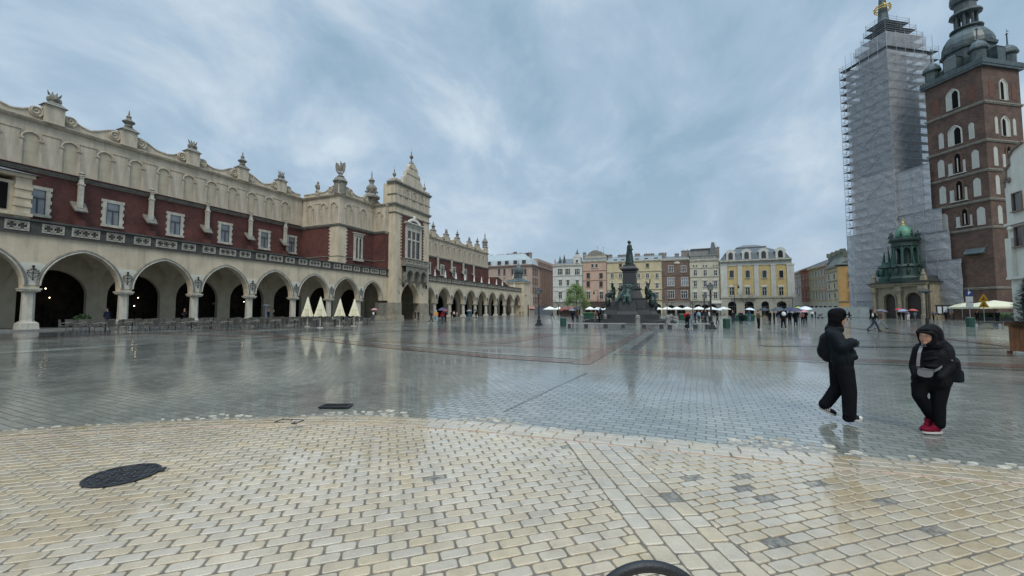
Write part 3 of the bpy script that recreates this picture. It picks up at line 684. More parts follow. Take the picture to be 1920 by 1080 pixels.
# upper hall masses
q=MB()
q.box(-72,HX,4,49.9,7.9,15.7); q.box(-72,RX,49.9,69.5,7.9,15.7); q.box(-72,HX,69.5,123.2,7.9,15.7); q.box(RX,-49.0,58.0,69.5,7.9,15.7)
hp(q,'brick_wall',brick)
q=MB(); e=.14
q.box(-71.8,HX-e,4.2,49.9,15.7,20.9); q.box(-71.8,RX-e,49.9+e,69.4,15.7,20.9); q.box(-71.8,HX-e,69.4,123,15.7,20.9); q.box(RX-e,-49.0,58.0+e,69.4,15.7,20.9)
hp(q,'attic_wall',creamU)
def cornice(z,h,d,m,name):
    q=MB()
    for k,(dz,dd_) in enumerate(((0,d*.5),(h*.4,d),(h*.75,d*1.25))):
        hh=h*.4 if k==0 else (h*.35 if k==1 else h*.25)
        q.box(HX-.3,HX+dd_,3.8,49.9-dd_,z+dz,z+dz+hh); q.box(HX-.3,RX+dd_,49.9-dd_,69.5,z+dz,z+dz+hh); q.box(HX-.3,HX+dd_,69.5,123.4,z+dz,z+dz+hh)
        q.box(RX-.3,-48.9,58.0-dd_,69.5,z+dz+.003,z+dz+hh-.003)
    hp(q,name,m)
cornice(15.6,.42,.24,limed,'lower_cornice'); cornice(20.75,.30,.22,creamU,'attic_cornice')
q=MB(); q.box(HX-.35,HX+.5,3.8,49.4,16.05,16.12); hp(q,'cornice_flashing',brick)
# wavy crest
def crest(ys,y0,y1,first,x,axis='y'):
    prof=[]; 
    def ht(d,A):   # height by distance from a finial
        if A: t=[(0,22.9),(.72,22.9),(.74,22.3),(1.3,22.25),(1.7,22.0),(2.1,21.75),(2.8,21.55),(3.2,21.6)]
        else: t=[(0,22.75),(.72,22.75),(.74,22.45),(1.4,22.42),(2.0,22.15),(2.7,21.75),(3.2,21.6)]
        for (a,za),(b,zb) in zip(t,t[1:]):
            if a<=d<=b: return za+(zb-za)*(d-a)/(b-a+1e-9)
        return 21.6
    pts=[]; y=y0
    while y<=y1:
        i=min(range(len(ys)),key=lambda k:abs(ys[k]-y)); pts.append((y,ht(abs(ys[i]-y),(i+first)%2==0)-21.05)); y+=.13
    q=MB(); w=.42
    for (a,ha),(b,hb) in zip(pts,pts[1:]):
        if axis=='y':
            q.add([(x,a,21.05),(x,b,21.05),(x,b,21.05+hb),(x,a,21.05+ha)],[(0,1,2,3)]); q.add([(x-w,a,21.05),(x-w,b,21.05),(x-w,b,21.05+hb),(x-w,a,21.05+ha)],[(3,2,1,0)])
            q.add([(x+.1,a,21.05+ha-.02),(x+.1,b,21.05+hb-.02),(x+.1,b,21.05+hb+.1),(x+.1,a,21.05+ha+.1),(x-w-.05,a,21.05+ha-.02),(x-w-.05,b,21.05+hb-.02),(x-w-.05,b,21.05+hb+.1),(x-w-.05,a,21.05+ha+.1)],[(0,1,2,3),(3,2,6,7),(0,4,5,1),(7,6,5,4)])
        else:
            q.add([(a,x,21.05),(b,x,21.05),(b,x,21.05+hb),(a,x,21.05+ha)],[(3,2,1,0)]); q.add([(a,x+w,21.05),(b,x+w,21.05),(b,x+w,21.05+hb),(a,x+w,21.05+ha)],[(0,1,2,3)])
            q.add([(a,x-.1,21.05+ha-.02),(b,x-.1,21.05+hb-.02),(b,x-.1,21.05+hb+.1),(a,x-.1,21.05+ha+.1),(a,x+w,21.05+ha-.02),(b,x+w,21.05+hb-.02),(b,x+w,21.05+hb+.1),(a,x+w,21.05+ha+.1)],[(3,2,1,0),(7,6,2,3),(1,5,4,0)])
    hp(q,'attic_crest',creamU)
FS=[plX(x,yy,HX)[0] for x,yy in((100,215),(240,255),(360,295),(454,320),(527,342))]; FS=[FS[0]-12.5,FS[0]-6.25]+FS; 
crest(FS,5,49.5,0,HX-.1)
FN=[plX(x,460,HX)[0] for x in (812,836.7,857.5,880,895,911)]
crest(FN,71,123,1,HX-.1)
crest([-51.9],-59.9,RX,1,50.0,'x'); crest([50.4,57.3],49.9,60.0,1,RX-.1)
# pedestals and finials
q=MB(); q.box(-.5,.42,-.74,.74,0,1.85); q.frus((-.04,0),(.62,.92),(.2,.3),1.85,2.5); d_ped=meshonly(q,'pedestal',[limed])
q=MB(); q.box(-.5,.42,-.74,.74,0,1.85); d_pb=meshonly(q,'pedestal',creamU)
q=MB(); q.frus((-.04,0),(.64,.92),(.22,.30),0,.55); d_pc=meshonly(q,'pedestal_cap',limed)
q=MB(); q.lathe(0,0,[(.25,0),(.4,.15),(.3,.35),(.55,.6),(.62,.7),(.3,.95),(.2,1.2),(.28,1.3),(.12,1.5),(.03,2.1)],8); d_spire=meshonly(q,'spire_finial',limed)
q=MB(); q.ell((0,0,.45),.32,.42,.5,10,8); q.ell((.25,0,.4),.15,.14,.2,8,6)
for a in(-.35,-.12,.12,.35): q.tube((0,a*1.1,.75),(.02,a*1.5,1.15),.1,.04,5)
q.ell((0,.4,.3),.18,.2,.32,8,6); q.ell((0,-.4,.3),.18,.2,.32,8,6); q.frus((0,0),(.3,.4),(.2,.3),-.1,.1); d_mask=meshonly(q,'carved_mask',limed,True)
q=MB(); pts=[]
for i in range(30):
    a=-1.2+i*.36; r=.52-.0155*i; pts.append((.06,r*math.cos(a),r*math.sin(a)))
q.path(pts,.085,5); q.plate([( .5*math.cos(6.283*i/12),.5*math.sin(6.283*i/12)) for i in range(12)],(-.3,0,0),(0,1,0),(0,0,1),(1,0,0),.32); d_scr=meshonly(q,'scroll',creamU)
def finial(x,y,kind,rz=0,scr=True,zs=21.0):
    hi('pedestal',d_pb,x,y,zs,rz); hi('pedestal_cap',d_pc,x,y,zs+1.85,rz)
    hi('spire_finial' if kind else 'carved_mask',d_spire if kind else d_mask,x,y,zs+2.3,rz)
    if scr:
        for s_ in(-1,1):
            c,n_=math.cos(rz),math.sin(rz); hi('scroll',d_scr,x-n_*s_*1.25+c*.1,y+c*s_*1.25+n_*.1,zs+(.85 if kind else .9),rz)
for i,y in enumerate(FS): finial(HX,y,i%2==1)
for i,y in enumerate(FN): finial(HX,y,(i+1)%2,scr=i<5)
finial(-51.9,50.3,True,0,False)   # corner drum carries the eagle
hi('scroll',d_scr,RX+.05,52.1,21.9); hi('scroll',d_scr,-53.6,49.85,21.9,R(-90)); hi('scroll',d_scr,-56.6,49.85,21.7,R(-90)); hi('scroll',d_scr,RX+.05,55.7,21.7)
q=MB(); q.lathe(-52.1,50.4,[(.95,21.05),(.95,23.0),(1.15,23.1),(1.15,23.25),(.8,23.8),(.3,24.0),(.25,24.4),(.45,24.6),(.2,24.8)],16); hp(q,'corner_drum',limed)
q=MB(); q.ell((-52.1,50.4,25.5),.3,.34,.62,8,8); q.ell((-52.0,50.4,26.25),.16,.16,.2,8,6); q.tube((-51.95,50.4,26.25),(-51.7,50.4,26.2),.06,.01)
for s_ in(-1,1): q.plate([(0,0),(.35,.9),(.75,1.1),(.85,.5),(.75,-.3),(.5,-.75),(.3,-.4)],(-52.15,50.4,25.4),(s_*.92,s_*.385,0),(0,0,1),(-.385,.92,0),.12)
q.tube((-52.1,50.4,24.7),(-52.1,50.4,25),.12); q.tube((-52.1,50.4,26.4),(-52.1,50.4,26.8),.08,.02); hp(q,'eagle_finial',limed)
q=MB(); q.lathe(-51.9,57.6,[(1.5,22.2),(1.5,22.5),(1.0,22.9),(.7,23.0),(.75,23.4),(.95,23.9),(.9,24.3),(.5,24.7),(.35,24.9),(.4,25.2),(.6,25.5),(.25,25.9),(.1,26.2),(.1,26.7),(.02,27.4)],10); q.box(-52.6,-51.2,56.9,58.3,21.05,22.25)
for k in range(8): q.ball((-51.9+1.0*math.cos(.785*k),57.6+1.0*math.sin(.785*k),23.4),.2,6,5)
hp(q,'urn_finial',limed)
q=MB(); q.lathe(-57.0,50.3,[(.3,21.9),(.2,22.2),(.34,22.6),(.3,23.1),(.16,23.3),(.2,23.6),(.02,23.9)],8); q.ell((-57,50.1,22.9),.25,.4,.35,8,6); hp(q,'statue_finial',limed)
# blind arches
def blind(w,h):
    q=MB(); pts=[(-w/2,0)]+[(a,b) for a,b in arch(w/2,h-w/2,h,8,.05)]+[(w/2,0)]
    q.plate(pts,(0,0,0),(0,1,0),(0,0,1),(1,0,0),.02); return meshonly(q,'blind_arch',creamD)
d_bl=blind(1.25,3.5)
q=MB(); archtube(q,(.1,0,0),(0,1,0),0,.68,2.85,3.55,.09,6,pt=.05,n=10)
for s_ in(-1,1): q.box(0,.12,s_*.68-.12,s_*.68+.12,0,2.7); q.box(0,.2,s_*.68-.17,s_*.68+.17,2.7,2.9)
d_ba=meshonly(q,'archivolt',creamU)
q=MB(); q.box(0,.10,-.62,.62,0,3.55); q.box(0,.17,-.7,.7,3.55,3.72); d_pil=meshonly(q,'pilaster',creamU)
def blinds(ys,x,rz=0,z=16.12):
    for (a) in ys:
        hi('blind_arch',d_bl,*( (x,a,z) if rz==0 else (a,x,z)),rz); hi('archivolt',d_ba,*((x+.003,a,z) if rz==0 else (a,x-.003,z)),rz)
def pils(ys,x,rz=0,z=16.14,sc=None):
    for a in ys: hi('pilaster',d_pil,*((x,a,z) if rz==0 else (a,x,z)),rz,sc)
xa=HX-e+.002
B0=plX(132,290,HX)[0]; B1=plX(472,370,HX)[0]; bs=(B1-B0)/7
BS=[B0+bs*k for k in range(-5,10) if B0+bs*k<49.2]
blinds(BS,xa); pils([(a+b)/2 for a,b in zip(BS,BS[1:])],xa)
blinds([122-3.12*k for k in range(0,16)],xa); pils([122-3.12*(k+.5) for k in range(0,16)],xa)
blinds([-58.3,-55.2,-52.9],49.9+e-.002,R(-90)); pils([-56.7],49.9+e-.004,R(-90))
blinds([51.9,55.3],RX-e+.002); pils([53.6,57.3],RX-e+.002); blinds([-50.4],58+e-.002,R(-90))
# buttress pinnacles and windows on the brick storey
q=MB(); q.box(0,.8,-.42,.42,0,3.4); d_but=meshonly(q,'buttress',brick)
q=MB(); q.add([(0,-.62,0),(0,.62,0),(1.0,.5,-1.1),(1.0,-.5,-1.1),(0,-.62,-.3),(0,.62,-.3),(.9,.5,-1.22),(.9,-.5,-1.22)],[(3,2,1,0),(4,5,6,7),(0,4,7,3),(1,2,6,5),(2,3,7,6)])
d_slope=meshonly(q,'buttress_slope',limed)
q=MB(); q.box(.16,.56,-.19,.19,-1.0,1.5); q.box(.1,.62,-.25,.25,1.5,1.64); q.frus((.36,0),(.18,.18),(.12,.12),1.64,2.25); q.box(.18,.54,-.18,.18,2.25,2.35); q.lathe(.36,0,[(.12,2.35),(.24,2.5),(.1,2.65),(.3,2.75),(.05,2.9)],8)
d_pin=meshonly(q,'pinnacle',lime)
PS=[plX(x,yy,HX+.4)[0] for x,yy in((152,340),(284,370),(389,390),(470,405),(535,420))]; PS=[PS[0]-6.2]+PS; PN=[plX(x,480,HX)[0] for x in (818.5,844.5,866.5,886)]
for y in PS+PN:
    hi('buttress',d_but,HX,y,7.95); hi('buttress_slope',d_slope,HX,y,13.4); hi('pinnacle',d_pin,HX+.12,y,13.7)
WS=[plX(x,400,HX)[0] for x in (68,211,329,423,497,548)]; WN=[plX(x,500,HX)[0] for x in (803.5,829,851,872)]
def stonewin(x,y,z,w,h,rz=0,pm=glassl,mull=True,quoin=True):
    q=MB(); b=.33
    q.box(0,.10,-w/2-b,-w/2,-.28,h+.28); q.box(0,.10,w/2,w/2+b,-.28,h+.28); q.box(0,.11,-w/2-b-.12,w/2+b+.12,h,h+.34); q.box(0,.2,-w/2-b-.1,w/2+b+.1,-.38,-.1)
    if quoin:
        for k in range(3):
            for s_ in(-1,1): q.box(0,.085,s_*(w/2+b-.02),s_*(w/2+b+.11),.25+k*h*.33,.25+k*h*.33+.36)
    a=q.build('window',lime,hall); a.location=(x-HO[0],y-HO[1],z); a.rotation_euler=(0,0,rz)
    q=MB(); q.add([(.02,-w/2,-.1),(.02,w/2,-.1),(.02,w/2,h),(.02,-w/2,h)],[(0,1,2,3)]); q.build('pane',pm,a)
    q=MB(); q.box(.02,.09,-.05,.05,-.1,h*.62); q.box(.02,.09,-w/2,w/2,h*.62,h*.62+.1)
    q.box(.02,.08,-w/2,-w/2+.06,-.1,h); q.box(.02,.08,w/2-.06,w/2,-.1,h)
    q.build('sash',dframe,a)
for y in WS+WN: stonewin(HX+.003,y,11.55,1.15,2.4)
# gothic pair window on the risalit
q=MB()
for s_ in(-.78,0,.78): q.box(0,.22,s_-.1,s_+.1,-.1,3.9)
q.box(0,.3,-1.15,1.15,-.45,-.1); q.box(0,.26,-1.1,1.1,3.9,4.3); q.box(0,.14,-1.05,-.88,-.1,3.9); q.box(0,.14,.88,1.05,-.1,3.9)
q.box(0,.4,-1.3,1.3,4.3,4.42)
for s_ in(-.39,.39): archtube(q,(.15,0,0),(0,1,0),s_,.30,3.1,3.8,.06,5,pt=.5)
a=q.build('tracery_window',lime,hall); a.location=(RX+.003-HO[0],54.2-HO[1],10.7)
q=MB(); q.add([(.04,-.9,-.1),(.04,.9,-.1),(.04,.9,3.9),(.04,-.9,3.9)],[(0,1,2,3)]); q.build('pane',glass,a)
# corner quoin pilaster of the risalit (cream with toothed edge)
q=MB(); 
q.box(RX-1.9,RX+.05,49.85,49.9,7.9,15.6); q.box(RX,RX+.06,49.84,51.45,7.9,15.6)
for k in range(13):
    z=8.1+.58*k; 
    if z<15.2: q.box(RX-2.15,RX-1.9,49.853,49.9,z,z+.29); q.box(RX,RX+.057,51.45,51.68,z,z+.29)
hp(q,'quoin_pilaster',cream)
q=MB(); q.box(HX,RX-.0,49.8,49.9,10.6,10.72); q.box(RX,RX+.1,49.8,58,10.6,10.72); q.box(RX+.1,-49,57.9,58,10.6,10.72); hp(q,'string_course',limed)
# ---- entrance tower
TY0,TY1=59.0,69.9; TC=64.35
q=MB(); q.box(-50.4,-49.0,TY0,TY1,15.0,25.2)
archwall(q,(TX,0,0),(0,1,0),(1,0,0),1.3,TY0,TY1,3.15,25.2,[(63.9,2.7,3.15,4.1,7.1)],pt=.3)
q.box(-49.0,TX-.01,TY0,TY0+.35,3.15,25.2); q.box(-49.0,TX-.01,TY1-.35,TY1,3.15,25.2)
hp(q,'tower_wall',cream)
q=MB(); archwall(q,(TX+.06,0,0),(0,1,0),(1,0,0),1.36,TY0-.1,TY1+.1,0,3.15,[(63.9,2.64,0,3.14,3.149)],pt=.3)
q.box(-49.3,TX+.04,TY0-.1,TY0+.3,0,3.14); q.box(-49.3,TX+.04,TY1-.3,TY1+.1,0,3.14); q.frus((-48.3,TY0+1.2),(1.0,1.5),(.9,1.35),0,.9); q.frus((-48.3,TY1-1.2),(1.0,1.5),(.9,1.35),0,.9)
q.frus((-49.6,58.2),(1.0,1.6),(.9,1.4),0,.8); hp(q,'tower_base',mat('rusticated base stone',(0.26,0.235,0.18),0.8,0.3,1.3,0.4,8,grime=0.5))
q=MB(); q.box(-49.05,-50.5,57.45,59.0,Z0,3.1); hp(q,'arcade_end_pier',limed)
q=MB(); q.box(-56,-55.9,60,69,0,7.6); q.box(-56,-49.0,59.4,59.5,0,7.6); q.box(-56,-49,69.4,69.5,0,7.6); q.box(-56,-49,59.5,69.4,7.55,7.7); hp(q,'passage_wall',creamD)
q=MB(); pts=[(-1,0)]+arch(1,2.6,3.9,8,.2)+[(1,0)]; q.plate(pts,(-55.88,65.2,0),(0,1,0),(0,0,1),(1,0,0),.05); hp(q,'passage_door',dark)
q=MB()
for z,h,d in((20.9,.5,.35),(19.55,.2,.18),(25.0,.5,.4),(22.95,.18,.16)):
    q.box(-49.4,TX+d*.6,TY0-d*.6,TY1+d*.6,z,z+h*.5); q.box(-49.4,TX+d,TY0-d,TY1+d,z+h*.5,z+h)
hp(q,'tower_cornice',limed)
q=MB(); q.box(TX,TX+.03,60.75,68.05,11.3,19.5); hp(q,'tower_brick_field',brick)
q=MB()
for k in range(14):
    z=11.5+.58*k
    q.box(TX+.03,TX+.055,60.75,61.05,z,z+.3); q.box(TX+.03,TX+.055,67.75,68.05,z,z+.3)
hp(q,'tower_quoins',cream)
q=MB(); yl,yr=62.5,66.5
q.box(TX+.03,TX+.3,yl-.45,yl,11.6,17.7); q.box(TX+.03,TX+.3,yr,yr+.45,11.6,17.7); q.box(TX+.03,TX+.35,yl-.5,yr+.5,17.7,18.1); q.box(TX+.03,TX+.6,yl-.9,yr+.9,18.1,18.3)
for k in (1,2): q.box(TX+.03,TX+.22,yl+(yr-yl)*k/3-.14,yl+(yr-yl)*k/3+.14,11.6,17.7)
q.box(TX+.03,TX+.2,yl,yr,15.1,15.4); q.box(TX+.03,TX+.2,yl,yr,16.9,17.7); q.box(TX+.03,TX+.25,yl,yr,11.4,11.75)
a=hp(q,'great_window',lime)
q=MB(); q.add([(TX+.06,yl,11.7),(TX+.06,yr,11.7),(TX+.06,yr,17),(TX+.06,yl,17)],[(0,1,2,3)]); b=q.build('pane',glass,a,off=HO)
q=MB(); q.box(TX+.3,TX+.75,yl-1.0,yr+1.0,18.3,18.42)
for k in range(9):
    t=-1+k/4; q.ell((TX+.3,TC+.15+t*1.7,18.65+.55*(1-t*t)),.16,.3,.3,8,6)
q.ell((TX+.3,TC+.15,19.6),.2,.35,.45,8,6); hp(q,'carved_crest',mat('white carving',(0.62,0.61,0.56),0.7,0.15,4,0.3,14))
# balcony with three corbel vaults
q=MB(); q.box(TX,TX+1.15,61.0,68.3,10.0,10.28); q.box(TX,TX+1.25,60.9,68.4,11.3,11.42); q.box(TX+.95,TX+1.1,61.05,68.25,10.28,11.3); q.box(TX,TX+.95,61.05,61.2,10.28,11.3); q.box(TX,TX+.95,68.1,68.25,10.28,11.3)
hp(q,'balcony',limed)
for y in (62.1,64.65,67.2): 
    o_=hi('tracery_panel',t3,TX+1.09,y,10.38)
q=MB(); archwall(q,(TX+1.0,0,0),(0,1,0),(1,0,0),1.0,61.2,68.1,7.3,10.0,[(62.5,.95,7.3,8.2,9.3),(64.65,.95,7.3,8.2,9.3),(66.8,.95,7.3,8.2,9.3)],pt=.2,back=False); q.box(TX,TX+.02,61.2,68.1,7.0,10)
for y in(61.4,63.55,65.75,67.9): q.frus((TX+.3,y),(.15,.1),(.6,.32),6.2,7.35)
hp(q,'balcony_corbels',limed)
for y in(60.5,67.7):
    q=MB(); q.tube((TX+.02,y,7.6),(TX+1.2,y-.3,6.8),.04); q.path([(TX+.1,y,6.9),(TX+.4,y-.1,6.5),(TX+.8,y-.2,6.9)],.03); q.lathe(TX+1.2,y-.3,[(.05,6.8),(.22,6.6),(.16,6.0),(.05,5.95)],6); q.path([(TX+.05,y,5.4),(TX+.15,y-.15,5.1),(TX+.1,y+.1,4.8)],.04); hp(q,'bracket_lantern',iron)
# tower attic
blz=21.6
for y in(62.2,64.5,66.8):
    hi('blind_arch',d_bl,TX+.002,y,blz,0,(1,.9,.88)); hi('archivolt',d_ba,TX+.004,y,blz,0,(1,.9,.88))
pils([61.0,63.35,65.65,68.0],TX+.003,0,21.5,(1,.6,.9)); pils([59.7,69.25],TX+.003,0,21.5,(1,.85,.9))
hi('blind_arch',d_bl,-48.35,TY0-.001,blz,R(-90),(1,.4,.88))
q=MB(); y0,y1=TY0+1.2,TY1-.3
pts=[(60.9,25.5),(68.6,25.5),(68.4,26.0),(67.6,26.3),(67.3,26.9),(66.7,27.4),(66.5,28.4),(65.9,28.6),(65.7,29.5),(65.0,30.2),(64.35,30.4),(63.6,30.2),(63.0,29.5),(62.8,28.6),(62.2,28.4),(62.0,27.4),(61.4,27.0),(61.2,26.2)]
q.plate(pts,(TX-.6,0,0),(0,1,0),(0,0,1),(1,0,0),.6); q.box(TX,TX+.12,62.2,66.5,27.9,28.1); q.box(TX,TX+.1,63.2,65.5,29.3,29.5); q.box(TX,TX+.06,64.2,64.5,28.2,29.2)
hp(q,'tower_gable',creamU)
def ballspire(x,y,z,s=1.0):
    q=MB(); q.lathe(x,y,[(.55*s,z),(.6*s,z+.2*s),(.3*s,z+.5*s),(.12*s,z+.8*s),(.1*s,z+1.1*s),(.36*s,z+1.45*s),(.42*s,z+1.65*s),(.3*s,z+1.95*s),(.1*s,z+2.2*s),(.09*s,z+2.5*s),(.16*s,z+2.6*s),(.03*s,z+2.75*s),(.015,z+3.5*s)],12); hp(q,'ball_finial',limed)
ballspire(TX-.5,64.35,30.3,.9); ballspire(TX-.8,59.7,25.5,.85); ballspire(TX-.8,69.2,25.5,.85)
q=MB(); q.box(TX-1.5,TX+.05,TY0-.05,60.7,25.5,26.0); q.box(TX-1.5,TX+.05,68.5,TY1+.05,25.5,26.0); hp(q,'tower_corner_block',creamU)
# roof behind the attics
q=MB(); q.add([(-71.8,4.2,20.9),(-60.6,4.2,20.9),(-60.6,123,20.9),(-71.8,123,20.9)],[(0,1,2,3)]); hp(q,'roof',leadm)
# pavilion at the south end (left edge)
yp=plX(56,370,-56.3)[0]
q=MB(); q.box(-60,-56.3,4,yp-.7,7.9,13.6); q.box(-60,-56.0,yp-1.0,yp,7.9,14.0); q.box(-60,-55.8,4,yp+.1,10.4,10.7); q.box(-60,-55.75,4,yp+.15,14.0,14.3)
for z in(11.3,12.1,12.9): q.box(-59.9,-55.9,yp-1.05,yp+.06,z,z+.35)
hp(q,'end_pavilion',cream)
q=MB(); q.add([(-60,4,16.2),(-60,yp+.5,15.0),(-55.5,yp+.5,14.3),(-55.5,4,14.3),(-60,yp+.5,14.3),(-60,4,14.3)],[(0,3,2,1),(1,2,4),(3,0,5)]); hp(q,'pavilion_roof',leadm)
q=MB(); q.box(-56.28,-56.2,yp-2.0,yp-1.4,10.9,13.3); hp(q,'pavilion_window',dark)
# north end: brick stair wing, cream wing and corner turret
q=MB(); ya,yb=114.5,126.0; q.add([(-60,ya,7.9),(-60,yb,7.9),(-52.5,yb,7.9),(-52.5,ya,7.9),(-60,ya,12.2),(-60,yb,9.0),(-52.5,yb,9.0),(-52.5,ya,12.2)],[(0,1,2,3),(4,7,6,5),(0,4,5,1),(1,5,6,2),(2,6,7,3),(3,7,4,0)]); hp(q,'stair_wing',brick)
q=MB(); q.add([(-52.4,ya-.2,12.2),(-52.4,yb,9.0),(-52.4,yb,9.35),(-52.4,ya-.2,12.55),(-53.2,ya-.2,12.2),(-53.2,yb,9.0),(-53.2,yb,9.35),(-53.2,ya-.2,12.55)],[(0,1,2,3),(3,2,6,7),(7,6,5,4),(0,3,7,4),(1,5,6,2),(0,4,5,1)]); hp(q,'coping',lime)
q=MB(); q.box(-64,-52.5,126,140,7.9,12.2); q.box(-64,-52.2,125.9,140.2,12.2,12.6)
for k in range(5): q.plate([(-1.2,0),(1.2,0),(1.1,.5),(.5,.9),(.4,1.5),(-.4,1.5),(-.5,.9),(-1.1,.5)],(-52.8,128+2.8*k,12.6),(0,1,0),(0,0,1),(1,0,0),.4); q.box(-52.5,-52.3,126.8+2.8*k,127.2+2.8*k,7.9,12.2)
q.box(-64,-50,126,140,0,7.9)
hp(q,'north_wing',creamU)
q=MB(); q.box(-54.0,-48.0,125.4,131,0,10.9); q.box(-54.3,-47.7,125.1,131.3,10.9,11.4); hp(q,'turret_wall',cream)
q=MB(); q.plate([(-.5,0)]+arch(.5,3,4,6)+[(.5,0)],(-48.0,129.3,0),(0,1,0),(0,0,1),(1,0,0),.03); q.box(-47.99,-47.9,126.5,127.4,6.6,6.9); hp(q,'turret_door',dark)
q=MB(); q.frus((-51,128.2),(3.5,3.3),(1.3,1.3),11.4,12.8); q.lathe(-51,128.2,[(1.35,12.7),(1.35,14.4),(1.65,14.6),(1.65,15.1),(1.5,15.8),(1.1,16.5),(.5,17.0),(.2,17.2),(.12,17.6),(.03,19.2)],10); hp(q,'turret_dome',helm)
q=MB(); q.ball((-60.3,121.9,0),.1); 
q=MB(); q.lathe(-60.6,121.6,[(.9,20.9),(.9,24.6),(1.1,24.8),(.8,25.3),(.3,26.2),(.1,26.6),(.25,26.8),(.03,28)],8); hp(q,'end_lantern',limed)
# ================================================================== CHURCH (own axes: x into the church, y along its front towards the tall tower)
CO=(55.1,105.3,0); CA=R(33)
church=thing('brick_church','gothic red brick church with a low helmeted tower and a tall tower wrapped in scaffolding','church',CO,CA)
def cb(mb,name,m,smooth=False): return mb.build(name,m,church,smooth)
LX,LY=9.6,9.3
q=MB(); q.box(0,LX,.35,LY+.35,0,49.6); q.box(-.06,LX+.06,.3,LY+.4,0,17.4); cb(q,'low_tower_wall',chbrick)
q=MB()
for z in (17.6,23.0,28.7,34.5,42.1,6.0):
    q.box(-.28,LX+.28,.07,LY+.63,z,z+.28); q.box(-.18,LX+.18,.17,LY+.53,z-.2,z)
cb(q,'string_course',limed)
q=MB(); q.box(-.5,LX+.5,-.15,LY+.85,49.3,49.75); q.box(-.6,LX+.6,-.25,LY+.95,49.75,50.05); q.box(-.55,LX+.55,-.2,LY+.9,50.05,50.7); cb(q,'tower_cornice',helm)
white=mat('limewashed niche',(0.40,0.405,0.37),0.85,0.08,1.5,grime=0.25)
# a niche faces -X (local) : u=-y
def niche(name,y,z,w,h,m,face='w',d=.05,par=None):
    q=MB(); pts=[(-w/2,0)]+[(a,b) for a,b in arch(w/2,h-w*.6,h,8,.35)]+[(w/2,0)]
    if face=='w': q.plate(pts,(-d,y,z),(0,-1,0),(0,0,1),(1,0,0),d+.02)
    else: q.plate(pts,(y,.35-d,z),(1,0,0),(0,0,1),(0,1,0),d+.02)
    return q.build(name,m,par or church)
def ringarch(y,z,w,h,face,m,r=.12,off=.08):
    q=MB()
    if face=='w': archtube(q,(-off,y,0),(0,-1,0),0,w/2,z+h-w*.6,z+h,r,6,pt=.35,zb=z,n=10)
    else: archtube(q,(0,.35-off,0),(1,0,0),y,w/2,z+h-w*.6,z+h,r,6,pt=.35,zb=z,n=10)
    cb(q,'window_surround',m)
def bell(y,z,w,h,face):     # tall opening with white splayed surround, dark lights
    niche('window',y,z,w,h,white,face,.06); 
    dy=-.28 if face=='w' else -.3
    niche('opening',y+dy*w*.8,z+.1,w*.52,h*.86,dark,face,.10); ringarch(y,z,w,h,face,white,.13,.05)
def goth(y,z,w,h,face):
    niche('opening',y,z+.3,w*.6,h-.3,dark,face,.07); ringarch(y,z+.2,w*.62,h,face,chbrick,.22,.05)
    q=MB(); 
    if face=='w': q.tube((-.15,y,z+.3),(-.15,y,z+h-.9),.09); q.box(-.12,0,y-w*.55,y-w*.34,z,z+h*.62); q.box(-.12,0,y+w*.34,y+w*.75,z,z+h*.6); q.box(-.2,0,y-w*.6,y+w*.8,z-.15,z)
    else: q.tube((y,.2,z+.3),(y,.2,z+h-.9),.09); q.box(y-w*.75,y-w*.34,.23,.35,z,z+h*.62); q.box(y+w*.34,y+w*.55,.23,.35,z,z+h*.6); q.box(y-w*.8,y+w*.6,.15,.35,z-.15,z)
    cb(q,'window_stonework',white)
yc=LY/2+.35
for z,h in((42.9,4.2),):
    bell(yc,z,2.0,h,'w'); bell(5.1,z,1.9,h,'s')
    for dy in(-2.9,2.9): niche('blind_niche',yc+dy,z+.3,1.1,3.3,mat('recessed brick',(0.12,0.055,0.038),0.9,0.3,3),'w'); 
    for dx in(-2.9,2.9): niche('blind_niche',4.9+dx,z+.3,1.1,3.3,MATS['recessed brick'],'s')
bell(yc,35.4,2.1,4.0,'w'); bell(5.0,35.6,2.0,4.0,'s')
for dy in(-2.6,2.3): niche('blind_niche',yc+dy,35.6,.85,3.3,white,'w')
for dx in(-2.2,2.4): niche('blind_niche',5+dx,36.0,.75,3.4,white,'s')
for z in(29.5,23.9):
    goth(yc-.2,z,2.1,4.0,'w'); goth(5.2,z,2.0,4.0,'s')
    for dy in(-2.9,2.6): niche('blind_niche',yc+dy,z+.1,1.1,3.7,white,'w')
    for dx in(-2.9,2.7): niche('blind_niche',5+dx,z+.1,1.0,3.8,white,'s')
goth(yc-.8,18.6,1.9,3.4,'w')
for dy in(-3.2,2.6): niche('blind_niche',yc+dy,18.3,1.2,3.6,white,'w')
niche('blind_niche',2.2,18.3,1.1,3.6,white,'s')
niche('blind_niche',1.8,9.8,1.6,4.2,MATS['recessed brick'],'w'); niche('opening',3.0,2.6+4,1.0,3.6,dark,'w'); niche('blind_niche',yc,10.4,1.6,3.4,MATS['recessed brick'],'w')
q=MB(); q.add([(-.9,1.4,12.9),(-.9,4.4,12.9),(-.06,4.4,13.9),(-.06,1.4,13.9),(-.9,1.4,12.75),(-.9,4.4,12.75),(-.06,4.4,12.75),(-.06,1.4,12.75)],[(0,1,2,3),(4,7,6,5),(0,4,5,1),(1,5,6,2),(3,7,4,0)]); cb(q,'ledge_roof',helm)
niche('opening',3.3,9.9,1.0,2.8,dark,'w'); niche('opening',1.9,9.9,.9,2.6,dark,'w')
